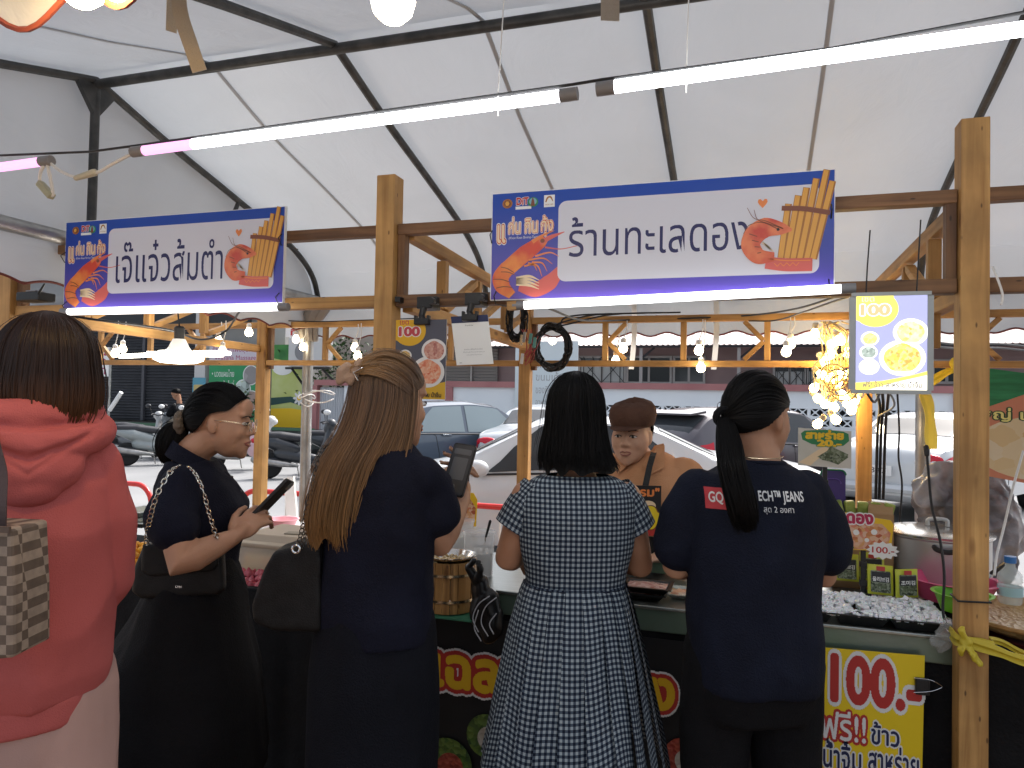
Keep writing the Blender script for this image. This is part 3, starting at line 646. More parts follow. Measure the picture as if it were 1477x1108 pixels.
for k in range(4):
    c = PY(1200+k*6, 540+k*8, 1.66); part('cord', MB().tube([c+V((.06*math.cos(a*.5)*(1+.1*math.sin(a)), .02*math.sin(a*.3), .055*math.sin(a*.5))) for a in range(26)], .0045, 6), flex, bc)
# folding fan lamp
fl = thing('fan_lamp', 'lit white folding lamp with flat petal panels over the woman in glasses', 'lamp', PY(258, 490, .7))
c0 = PY(258, 505, .7); pet = emis('lit petal', (1, .93, .80), 4.)
part('socket', MB().lathe([(.026, .06), (.028, .12), (.02, .13)], c0, 16), black_pl, fl)
part('lamp_neck', MB().lathe([(.07, -.005), (.055, .012), (.032, .06)], c0, 20), white_pl, fl)
part('lamp_centre', MB().lathe([(.02, -.075), (.09, -.07), (.125, -.055), (.13, -.035), (.10, -.008), (.05, -.004)], c0, 24), pet, fl)
for k in range(5):
    a = R_(-60+72*k); d = V((math.cos(a), math.sin(a), -.10 if k in (0, 4) else .03)).normalized(); s = d.cross(ZA).normalized(); n_ = s.cross(d)
    m = MB(); rim = [(.09+.20*t, .085*math.sqrt(max(0, 1-(2*t-1)**2))) for t in [j/14 for j in range(15)]]
    pl_ = [(u, h) for u, h in rim] + [(u, -h) for u, h in rim[::-1][1:-1]]
    m.plate(pl_, Fr(c0-ZA*.02, d, s), -.008, .016); part('lamp_petal', m, pet, fl)
part('cord', MB().tube([c0+ZA*.12, PY(256, 452, .7)+ZA*.02], .004, 6), black_rub, fl)
# ================================================================== people
def skinmat(n, a, b): return mat(n, a, .52, 0, b, 9, 5, bump=.06, bscale=240, sss=.12, spec=.35)
skin_fair = skinmat('skin warm', (.40, .215, .135), (.46, .26, .17))
skin_tan = skinmat('skin tan', (.31, .155, .09), (.37, .19, .115))
skin_mid = skinmat('skin medium', (.36, .19, .115), (.42, .235, .15))
def hairmat(n, root, tip, var=.5, rough=.36, p0=.35, p1=.9, spec=.45):
    m, t, b = _nodes(n); L = t.links.new
    tc = t.nodes.new('ShaderNodeTexCoord'); sp = t.nodes.new('ShaderNodeSeparateXYZ'); L(tc.outputs['UV'], sp.inputs[0])
    r = t.nodes.new('ShaderNodeValToRGB'); e = r.color_ramp.elements; e[0].position = p0; e[1].position = p1; e[0].color = c4(root); e[1].color = c4(tip)
    L(sp.outputs['Y'], r.inputs[0])
    mp = t.nodes.new('ShaderNodeMapRange'); mp.inputs['To Min'].default_value = 1-var; mp.inputs['To Max'].default_value = 1+var; L(sp.outputs['X'], mp.inputs['Value'])
    mx = t.nodes.new('ShaderNodeMixRGB'); mx.blend_type = 'MULTIPLY'; mx.inputs[0].default_value = 1; L(r.outputs[0], mx.inputs[1]); L(mp.outputs[0], mx.inputs[2]); L(mx.outputs[0], b.inputs['Base Color'])
    b.inputs['Roughness'].default_value = rough; b.inputs['Specular IOR Level'].default_value = spec; return m
hair_blk = hairmat('black hair', (.0028, .0025, .0028), (.0045, .004, .004), .5, .48, spec=.10)
hair_dbr = hairmat('dark brown hair', (.016, .0075, .005), (.10, .040, .014), .3, .45, .55, 1.05, spec=.2)  # reddish brown; amber tips also put the backlit edge into the colour
hair_bld = hairmat('dyed brown hair', (.085, .048, .028), (.22, .115, .04), .35, .42, .15, 1., spec=.3)
def cloth(n, a, b, sc=6, bump=.35, bs=220, rough=.85, spec=.2):
    return mat(n, a, rough, 0, b, sc, 5, bump=bump, bscale=bs, spec=spec)
navy_m = cloth('navy pique cotton', (.0048, .0056, .013), (.0075, .009, .021))
navy_t = cloth('navy jersey', (.005, .0066, .0145), (.0078, .0105, .023))
blk_m = cloth('black cloth', (.0038, .0038, .0048), (.006, .006, .0075))
blk_b = cloth('blue black cloth', (.0036, .0044, .0075), (.0055, .0066, .0115))
coral_m = cloth('coral fleece', (.40, .092, .086), (.47, .116, .108), 4, .25, 400)
pinkp_m = cloth('pale pink cotton', (.36, .225, .19), (.42, .27, .235), 3, .12, 500)
tan_m = cloth('tan work shirt', (.52, .25, .12), (.60, .31, .165), 5)
leath = mat('black leather', (.006, .006, .0065), .5, 0, (.010, .010, .0105), 30, bump=.2, bscale=260, spec=.28)
eye_w = mat('eye white', (.72, .70, .68), .2); eye_d = mat('dark iris', (.012, .007, .005), .12); brow_m = mat('dark brow', (.018, .012, .009), .8)
lip_m = mat('lips', (.33, .11, .085), .4); lip_n = mat('natural lips', (.27, .10, .075), .45)
nail_m = mat('fingernail', (.52, .30, .24), .3)
class Body:
    """local axes of a standing figure: r = its right, f = where it faces, z up"""
    def __init__(s, G, fd): s.G = V((G.x, G.y, 0)); s.f = V((fd.x, fd.y, 0)).normalized(); s.r = s.f.cross(ZA)
    def __call__(s, r, f, z): return s.G + s.r*r + s.f*f + ZA*z
    def loc(s, p): q = V(p)-s.G; return q.dot(s.r), q.dot(s.f), q.z
def sup(a, n=2.4):
    c, s = math.cos(a), math.sin(a); return math.copysign(abs(c)**(2/n), c), math.copysign(abs(s)**(2/n), s)
def trunk(mb, B, rings, n=32, e=2.3):
    """rings: (z, half width, half depth, shift right, shift forward)"""
    rs = []
    for q in rings:
        z, rx, ry = q[:3]; cx = q[3] if len(q) > 3 else 0; cy = q[4] if len(q) > 4 else 0; ring = []
        for k in range(n):
            c, s = sup(k*2*math.pi/n, e); ring.append(B(cx+rx*c, cy+ry*s, z))
        rs.append(ring)
    mb.loft(rs); return mb
class Head:
    def __init__(s, C, fw, s_=1., up=ZA):
        s.C = V(C); s.f = V(fw).normalized(); s.r = s.f.cross(up).normalized(); s.u = s.r.cross(s.f); s.s = s_
        s.rot = Matrix((s.r, s.f, s.u)).transposed()
    def __call__(s, r, f, u): return s.C + (s.r*r + s.f*f + s.u*u)*s.s
    def prims(s, mb, plump=1., ears=True):
        b = lambda c, r, n=16, m=12: mb.ball(s(*c), tuple(x*s.s for x in r), n, m, s.rot)
        b((0, -.014, .036), (.073, .092, .084), 24, 16)
        b((0, .020, -.014), (.065*plump, .069, .090), 22, 14); b((0, .030, -.057), (.050*plump, .057, .052), 20, 12)
        b((0, .068, -.093), (.021, .018, .019)); b((0, .056, -.075), (.034*plump, .032, .032))
        for k in (-1, 1):
            b((k*.031*plump, .056, -.022), (.026, .025, .028)); b((k*.028, .071, .036), (.026, .014, .012))
            b((k*.0115, .090, -.026), (.0095, .010, .0082), 10, 8)
            if ears:
                er = s.rot @ Matrix.Rotation(k*-.35, 3, 'Z'); mb.ball(s(k*.072, -.012, -.006), (.0075*s.s, .016*s.s, .028*s.s), 12, 10, er); mb.ball(s(k*.077, -.018, .001), (.005*s.s, .012*s.s, .024*s.s), 12, 10, er)
        b((0, .071, .058), (.046, .022, .032))
        mb.limb([s(0, .080, .020), s(0, .089, -.004), s(0, .0985, -.021)], [.0085*s.s, .0095*s.s, .0115*s.s], 10)
        b((0, .083, -.053), (.023, .013, .0075)); b((0, .082, -.065), (.019, .0125, .0085)); b((0, .078, -.045), (.016, .014, .013))
        return mb
    def face(s, root, lips=lip_n, brow=1., off=V((0, 0, 0)), dark=False):
        for k in (-1, 1):
            e = part('eye', MB().ball(s(k*.0305, .0765, .007), tuple(x*s.s for x in (.0140, .0105, .0058)), 14, 10, s.rot), eye_w, root)
            part('iris', MB().ball(s(k*.0305, .0838, .0065), tuple(x*s.s for x in (.0056, .005, .0056)), 12, 8, s.rot), eye_d, e)
            part('eyelid', MB().tube(cr([s(k*.0155, .0835, .006), s(k*.023, .0885, .0118), s(k*.033, .0875, .0126), s(k*.0455, .0785, .008)], 4), [.0017*s.s]*13, 6), brow_m, root)
            part('eyebrow', MB().tube(cr([s(k*.014, .0895, .0275), s(k*.028, .0905, .032), s(k*.041, .083, .032), s(k*.051, .072, .0265)], 4), [.0034*s.s*brow]*9+[.0022*s.s]*2+[.0010*s.s]*2, 6, flat=.6), brow_m, root)
        m = MB(); m.tube(cr([s(-.0235, .0815, -.0575), s(-.010, .0925, -.0525), s(0, .0925, -.0545), s(.010, .0925, -.0525), s(.0235, .0815, -.0575)], 4), [.0015*s.s]+[.0034*s.s]*15+[.0015*s.s], 8, flat=.8)
        m.tube(cr([s(-.021, .082, -.060), s(-.010, .0900, -.0655), s(0, .0915, -.0665), s(.010, .0900, -.0655), s(.021, .082, -.060)], 4), [.0015*s.s]+[.0042*s.s]*15+[.0015*s.s], 8, flat=.8)
        part('lips', m, lips, root)
def hand(mb, w, d, n, thumb, curl=(.3, .35, .4, .45), th=(.5, .5), spread=.10, s=1.):
    """w wrist, d wrist->knuckles, n the way the palm faces; thumb = +1 / -1 side along n x d"""
    d = V(d).normalized(); n = V(n); n = (n-d*n.dot(d)).normalized(); t = n.cross(d)*thumb; w = V(w)
    rot = Matrix((t, d, n)).transposed()
    mb.ball(w+d*.048*s, (.037*s, .050*s, .0135*s), 16, 12, rot); mb.ball(w+d*.035*s+t*.022*s+n*.006*s, (.018*s, .032*s, .013*s), 12, 10, rot); mb.limb([w-d*.02, w+d*.035*s], [.023*s, .026*s], 14, flat=.75)
    tips = []
    for k, (o, L) in enumerate(((.029, .92), (.0098, 1.), (-.0095, .95), (-.0275, .76))):
        p = w + d*(.086-.004*abs(k-1.2))*s + t*o*s; a = 0; dd = (d + t*spread*(1.4-k)).normalized(); pts = [p-dd*.012*s, p]
        for j, l in enumerate((.040, .026, .021)):
            a += curl[k]*(1, 1.1, .8)[j]; p = p + (dd*math.cos(a)+n*math.sin(a))*l*L*s; pts.append(p)
        mb.limb(pts, [.0088*s, .0092*s, .0085*s, .0078*s, .0066*s], 10); tips.append((p, dd*math.cos(a)+n*math.sin(a), (n*math.cos(a)-dd*math.sin(a))))
    p = w + d*.022*s + t*.026*s; q = p + (t*math.cos(th[0])+d*math.sin(th[0]))*.040*s + n*.008*s; r = q + (d*.85+t*.3+n*th[1]).normalized()*.030*s; e = r + (d*.9+t*.05+n*th[1]).normalized()*.024*s
    mb.limb([p, q, r, e], [.0135*s, .0112*s, .0098*s, .0082*s], 10); tips.append((e, (e-r).normalized(), -n))
    return tips
def nails(root, tips, s=1.):
    m = MB()
    for p, d, n in tips[:5]:
        x = d.cross(n).normalized(); m.ball(p-n*.0058*s+d*.001, (.0048*s, .0062*s, .0016*s), 10, 6, Matrix((x, d, n)).transposed())
    part('fingernails', m, nail_m, root)
def hairgrid(guides, k):
    return [cr(g, k) for g in guides]
def resamp(p, n):
    L = [0]
    for a, b in zip(p, p[1:]): L.append(L[-1]+(b-a).length)
    o = []; j = 0
    for i in range(n):
        t = L[-1]*i/(n-1)
        while j < len(L)-2 and L[j+1] < t: j += 1
        k = (t-L[j])/max(1e-9, L[j+1]-L[j]); o.append(p[j].lerp(p[j+1], k))
    return o
def hair(root, name, m, C, guides, n=420, wid=.0042, lift=.006, K=16, closed=False, wob=.003, seed=1, shell=True, t1=(.86, 1.), mb=None, up=1., ends=.5):
    """a thin shell through the guide curves with many loose flat strands over it"""
    rd = random.Random(seed); C = V(C); G = [resamp(cr(g, 5), K) for g in guides]; ng = len(G); mb = mb or MB()
    def at(g):
        g = g % ng if closed else min(max(g, 0), ng-1-1e-6); i = int(g); k = g-i; ix = [(i-1), i, (i+1), (i+2)]
        ix = [q % ng for q in ix] if closed else [min(max(q, 0), ng-1) for q in ix]; o = []
        for j in range(K):
            a, b, c, d = (G[q][j] for q in ix); o.append(.5*((2*b)+(c-a)*k+(2*a-5*b+4*c-d)*k*k+(3*b-a-3*c+d)*k**3))
        return o
    def nrm(p):
        q = p-V((C.x, C.y, min(p.z, C.z) if up else C.z)); return q.normalized()
    if shell:
        N = ng*4; rows = [at(i*(ng if closed else ng-1)/(N if closed else N-1)) for i in range(N)]
        vs = [p for r in rows for p in r]; fs = []; us = []
        for i in range(N if closed else N-1):
            a = i*K; b = ((i+1) % N)*K; rn = .35+.3*rd.random()
            for j in range(K-1): fs.append((a+j, a+j+1, b+j+1, b+j)); us.append([(rn, j/K), (rn, (j+1)/K), (rn, (j+1)/K), (rn, j/K)])
        mb.add(vs, fs, us)
    for s in range(n):
        g = rd.uniform(0, ng if closed else ng-1); L = at(g); e = rd.uniform(*t1); b0 = rd.uniform(0, .06); li = lift*rd.random()**1.5; li = li*3 if rd.random() < .04 else li; rn = rd.random(); ph = rd.uniform(0, 6); fr_ = rd.uniform(1, 2.5); w = wid*rd.uniform(.5, 1.3); A = wob*rd.uniform(.2, 1)
        rows = []; sp = rd.uniform(-1, 1)*ends*.01
        for j in range(K):
            t = b0+(e-b0)*j/(K-1); x = t*(K-1); i = min(int(x), K-2); p = L[i].lerp(L[i+1], x-i); tn = (L[min(i+1, K-1)]-L[max(i-1, 0)]).normalized(); nn = nrm(p); sd_ = tn.cross(nn)
            if sd_.length < 1e-4: sd_ = XA.copy()
            sd_.normalize(); nn = sd_.cross(tn)
            if nn.dot(nrm(p)) < 0: nn = -nn
            p = p + nn*(.001+li*math.sin(min(1, t*1.4)*math.pi/2)) + sd_*(A*math.sin(ph+fr_*t*6.28)*t + sp*t*t)
            ww = w*(1 if t < .75 else max(.12, 1-(t-.75)/.3)); rows.append((p-sd_*ww/2+nn*-.0003, p+nn*.0008, p+sd_*ww/2-nn*.0003, t))
        vs = [q for r in rows for q in r[:3]]; fs = []; us = []
        for j in range(K-1):
            for c in (0, 1): fs.append((3*j+c, 3*j+c+1, 3*j+c+4, 3*j+c+3)); us.append([(rn, rows[j][3])]*2+[(rn, rows[j+1][3])]*2)
        mb.add(vs, fs, us)
    return part(name, mb, m, root, autos=False) if name else mb
def onhead(H, d, k=1., a=.079, b=.101, c=.098, oz=.034, of=-.014):
    d = V(d).normalized(); return H(d.x*a*k, of+d.y*b*k, oz+d.z*c*k)
def slerp(a, b, t):
    a, b = V(a).normalized(), V(b).normalized(); w = a.angle(b)
    if w < 1e-3: return a
    return (a*math.sin((1-t)*w)+b*math.sin(t*w))/math.sin(w)
def pulled(H, line, tie, k=1., tiek=1.0, n=6, a=.079):
    out = []
    for d in line:
        md = (V(d).normalized()+V(tie).normalized()+V((0, 0, 1.1))*max(0, d[1])); sl = lambda t: slerp(d, md, t*2) if t < .5 else slerp(md, tie, t*2-1)
        out.append([onhead(H, sl(t/(n-1)), k*(1.0+(.03*math.sin(t/(n-1)*math.pi)))*(1 if t < n-1 else tiek), a) for t in range(n)])
    return out
def chain(mb, pts, r=.0055, L=.017, th=.0014):
    p = resamp(cr(pts, 8), max(4, int(sum((b-a).length for a, b in zip(cr(pts, 8), cr(pts, 8)[1:]))/(L*.74))))
    for i in range(len(p)-1):
        c = (p[i]+p[i+1])/2; d = (p[i+1]-p[i]).normalized(); s = d.cross(fwd if i % 2 else UP).normalized()
        s = (s+d.cross(s)*(.55 if i % 2 else -.35)).normalized()
        ring = [c+d*math.cos(k*.785)*L*.5+s*math.sin(k*.785)*r for k in range(9)]
        mb.tube(ring, th, 5, cap=False)
    return mb
def folds(amp, sc=(7, 7, 3), seed=0, sharp=1.):
    o = V((seed*13.1, seed*7.7, seed*3.3))
    def f(c):
        q = V((c.x*sc[0], c.y*sc[1], c.z*sc[2]))+o; n1 = noise.noise(q); n2 = noise.noise(q*2.3+V((4, 4, 4)))
        return amp*((1-abs(n1)*2.2)*sharp+.45*n2+.02)
    return f
away = V((fwd.x, fwd.y, 0)).normalized(); rgt = V((RT.x, RT.y, 0)).normalized()
def turn(deg):
    """facing: 0 = straight away from the camera, + = towards picture right"""
    a = R_(deg); return away*math.cos(a)+rgt*math.sin(a)
def arm(mb, sh, el, wr, r=(.043, .036, .030, .037, .031, .022)):
    sh, el, wr = V(sh), V(el), V(wr); mb.limb([sh, sh.lerp(el, .35), sh.lerp(el, .8), el, el.lerp(wr, .25), el.lerp(wr, .65), wr], [r[0], r[0]*.97, r[1], r[1]*.97, r[3], r[4], r[5]], 16)
def legs(mb, B, hip_z, hw=.085, rt=.082, rk=.052, ra=.034, gap=0., f=(0, 0), knee=.46):
    for k, s in enumerate((-1, 1)):
        mb.limb([B(s*hw, 0, hip_z), B(s*(hw+.005), .012, (hip_z+knee)/2), B(s*(hw+gap), .015+f[k]*.5, knee), B(s*(hw+gap), -.01+f[k]*.8, knee*.65), B(s*(hw+gap), f[k], .07)], [rt, rt*.88, rk, rk*1.02, ra], 14)
        mb.limb([B(s*(hw+gap), f[k]-.03, .035), B(s*(hw+gap)*1.1, f[k]+.13, .025)], [.033, .024], 10)
def shoes(root, B, hw, f, m):
    for k, s in enumerate((-1, 1)):
        part('shoe', fuse('shoe', MB().limb([B(s*hw, f[k]-.04, .047), B(s*hw*1.05, f[k]+.05, .043), B(s*hw*1.1, f[k]+.14, .036)], [.043, .042, .034], 14, flat=.95).box(B(s*hw*1.05, f[k]+.05, .02), (.075, .22, .024), Matrix((B.r, B.f, ZA)).transposed()), .007, 4, off=base_of(root)), m, root)
shoe_blk = mat('black shoe', (.012, .012, .012), .5, bump=.1)
shoe_wht = mat('white trainer', (.55, .54, .52), .55, bump=.1)
# ------------------------------------------------------------------ D: gingham dress
def person_d():
    d = 2.12; G = P(832, 700, d); B = Body(G, turn(-4)); o = thing('person', 'woman with shoulder length black hair in a blue and white gingham dress', 'person', (G.x, G.y, 0), 'customers at the stalls')
    H = Head(B(0, .035, 1.462), turn(10), .98)
    m = MB(); H.prims(m)
    m.limb([B(0, .0, 1.22), B(0, .012, 1.33), B(0, .025, 1.40)], [.062, .052, .05], 16)
    trunk(m, B, [(.80, .14, .10), (.95, .12, .088), (1.1, .135, .095), (1.2, .14, .085), (1.25, .11, .07), (1.29, .055, .05)])
    legs(m, B, .82, .08, .082, .055, .037, f=(.03, -.02))
    for s, e, w in ((-1, (-.195, .02, 1.045), (-.14, .245, 1.0)), (1, (.195, .02, 1.025), (.14, .245, 1.02))):
        arm(m, B(s*.146, .0, 1.228), B(*e), B(*w), (.046, .041, 0, .039, .032, .023))
        hand(m, B(*w), B.f*.9-B.r*s*.35, -B.r*s, 1 if s > 0 else -1)
    part('body', fuse('body', m, .0065, 5, off=base_of(o)), skin_tan, o)
    H.face(o)
    # bodice
    gm, t, b = _nodes('navy and white gingham'); L = t.links.new
    tc = t.nodes.new('ShaderNodeTexCoord'); sx = t.nodes.new('ShaderNodeSeparateXYZ'); L(tc.outputs['UV'], sx.inputs[0])
    outs = []
    for ax in 'XY':
        a = t.nodes.new('ShaderNodeMath'); a.operation = 'MULTIPLY'; a.inputs[1].default_value = 1/.0145; L(sx.outputs[ax], a.inputs[0])
        f_ = t.nodes.new('ShaderNodeMath'); f_.operation = 'FRACT'; L(a.outputs[0], f_.inputs[0]); g_ = t.nodes.new('ShaderNodeMath'); g_.operation = 'GREATER_THAN'; g_.inputs[1].default_value = .5; L(f_.outputs[0], g_.inputs[0]); outs.append(g_)
    ad = t.nodes.new('ShaderNodeMath'); ad.operation = 'ADD'; L(outs[0].outputs[0], ad.inputs[0]); L(outs[1].outputs[0], ad.inputs[1])
    hf = t.nodes.new('ShaderNodeMath'); hf.operation = 'MULTIPLY'; hf.inputs[1].default_value = .5; L(ad.outputs[0], hf.inputs[0])
    r = t.nodes.new('ShaderNodeValToRGB'); r.color_ramp.interpolation = 'CONSTANT'; e = r.color_ramp.elements; e[0].position = 0; e[0].color = (.29, .335, .36, 1); e[1].position = .25; e[1].color = (.055, .075, .105, 1); q = e.new(.75); q.color = (.006, .010, .022, 1)
    L(hf.outputs[0], r.inputs[0]); L(r.outputs[0], b.inputs['Base Color']); b.inputs['Roughness'].default_value = .85; b.inputs['Specular IOR Level'].default_value = .2
    n = t.nodes.new('ShaderNodeTexNoise'); n.inputs['Scale'].default_value = 9; n.inputs['Detail'].default_value = 4; L(tc.outputs['Object'], n.inputs['Vector']); bn = t.nodes.new('ShaderNodeBump'); bn.inputs['Strength'].default_value = .5; bn.inputs['Distance'].default_value = .03; L(n.outputs['Fac'], bn.inputs['Height']); L(bn.outputs[0], b.inputs['Normal'])
    mb = MB(); N = 72; rings = []; uv = []
    prof = [(.965, .145, .116), (.985, .143, .112), (1.03, .150, .116), (1.09, .166, .121), (1.15, .172, .122), (1.20, .174, .115), (1.235, .168, .104), (1.262, .150, .092), (1.280, .126, .082), (1.290, .100, .075), (1.292, .090, .068)]
    pr = cr([V((z, a, b_)) for z, a, b_ in prof], 4); vv = 0; last = None
    for i, q in enumerate(pr):
        ring = []; us = []; acc = 0
        for k in range(N):
            c, s = sup(k*2*math.pi/N-math.pi/2, 2.35); fo = 1+.012*noise.noise(V((c*3, s*3, q.x*9))); ring.append(B(q.y*c*fo, q.z*s*(fo+.03*noise.noise(V((c*2.5, q.x*7, 4)))), q.x))
        if last is not None: vv += (ring[0]-last).length
        last = ring[0].copy()
        cum = [0]
        for k in range(N): cum.append(cum[-1]+(ring[(k+1) % N]-ring[k]).length)
        # cloth coordinates measured out from the middle of the back, both ways
        per = cum[-1]; us = [(x if x < per/2 else x-per) for x in cum]; us[-1] = 0
        if i == 0: base = us
        uu = [(base[k] if i < 0 else us[k], vv) for k in range(N+1)]; uu[N] = (per*0+us[0]+0, vv); rings.append(ring); uv.append(uu)
    mid = N//2
    for u in uv:
        pass
    # split at the side seam so the cloth pattern never wraps round
    for i in range(len(rings)-1):
        for k in range(N):
            k2 = (k+1) % N; A_ = [uv[i][k], uv[i][k+1] if k+1 < N else (0, uv[i][0][1]), uv[i+1][k+1] if k+1 < N else (0, uv[i+1][0][1]), uv[i+1][k]]
            if max(a[0] for a in A_)-min(a[0] for a in A_) > .1:
                A_ = [(a[0] if a[0] < 0 else a[0]-2*abs(a[0]), a[1]) for a in A_]
            mb.add([rings[i][k], rings[i][k2], rings[i+1][k2], rings[i+1][k]], [(0, 1, 2, 3)], [A_])
    dr = MB(); me_b = mb
    # weld by building indices again
    wl = {}; 
    for f_, u in zip(mb.f, mb.uv):
        ids = []
        for i in f_:
            key = tuple(round(x, 5) for x in mb.v[i])
            if key not in wl: wl[key] = len(dr.v); dr.v.append(mb.v[i])
            ids.append(wl[key])
        dr.f.append(ids); dr.uv.append(u); dr.mi.append(0)
    part('bodice', dr, gm, o, autos=False)
    # cap sleeves
    for s in (-1, 1):
        sm2 = MB(); p0, p1 = B(s*.108, 0, 1.252), B(s*.182, .012, 1.13); ax = (p1-p0).normalized(); sd_ = B.f; up_ = ax.cross(sd_).normalized(); rg = []; uvs = []
        for i in range(9):
            t_ = i/8; rr = .054+.006*t_; c_ = p0.lerp(p1, t_) + ZA*(.012*math.sin(t_*math.pi)); rg.append([c_+(sd_*math.cos(a)*1.12+up_*math.sin(a))*rr*(1+.03*noise.noise(V((a*2, t_*3, s)))) for a in [k*2*math.pi/28 for k in range(28)]]); uvs.append([(k/28*.39, t_*.14) for k in range(29)])
        for q in (.052, .0): pass
        sm2.loft(rg, True, (False, False), uv=uvs); part('sleeve', sm2, gm, o, autos=False)
    # pleated skirt: every pleat a panel of its own cloth
    sk = MB(); NP = 24
    for p in range(NP):
        a0 = 2*math.pi*p/NP; a1 = 2*math.pi*(p+1)/NP+.05; rows = []; C_ = 6
        for i in range(19):
            t_ = i/18; z = .985-.515*t_; ease = t_**.8
            rx, ry = .146+.112*ease, .115+.125*ease; row = []
            dp = .012+.026*t_
            for c in range(C_+1):
                k = c/C_; a = a0+(a1-a0)*k; cc, ss = sup(a, 2.25); lift = (1+.012*(1-k)) + dp*(.55-k)*2.0 + .05*t_*math.sin(a*3+1)*.35 + .06*(.25+t_)*noise.noise(V((a*2.6, t_*1.6, 8))) + .012*noise.noise(V((p*3.3, t_*3, 2)))
                zz = z + (.012*math.sin(a*4)+.008*math.sin(a*9))*t_; row.append(B(rx*cc*lift, ry*ss*lift-.005*t_, zz))
            rows.append(row)
        vs = [q for r_ in rows for q in r_]; fs = []; us = []
        def U(i, c): mid_ = rows[i][C_//2]; q = rows[i][c]; return ((q-mid_).length*(1 if c >= C_//2 else -1)+p*.05, 1-i/18*.52)
        for i in range(18):
            for c in range(C_):
                a = i*(C_+1)+c; fs.append((a+1, a, a+C_+1, a+C_+2)); us.append([U(i, c+1), U(i, c), U(i+1, c), U(i+1, c+1)])
        sk.add(vs, fs, us)
    part('skirt', sk, gm, o, autos=False)
    part('waist_seam', MB().tube([B(.147*sup(a)[0], .116*sup(a)[1], .978) for a in [k*2*math.pi/40 for k in range(41)]], .0022, 6), navy_t, o)
    # hair to the shoulders
    gd = []
    for ph in range(52, 309, 16):
        a = R_(ph); dx, dy = math.sin(a), math.cos(a); g_ = [onhead(H, (dx*math.sin(R_(th)), dy*math.sin(R_(th)), math.cos(R_(th))), 1.03) for th in (6, 35, 65, 92)]
        e_ = g_[-1]; hd = (H.r*dx+H.f*dy); bk = max(0, -dy)
        g_ += [e_+hd*(.004)-ZA*.07, e_+hd*(.006+.012*abs(dx))-ZA*.135, e_+hd*(.016+.03*max(0, dx))-ZA*(.188+.012*math.sin(ph))]
        gd.append(g_)
    hair(o, 'hair', hair_blk, H.C, gd, 1600, .0023, .009, 16, seed=4, wob=.007, ends=2.2, t1=(.78, 1.))
    shoes(o, B, .08, (.03, -.02), shoe_blk)
person_d()
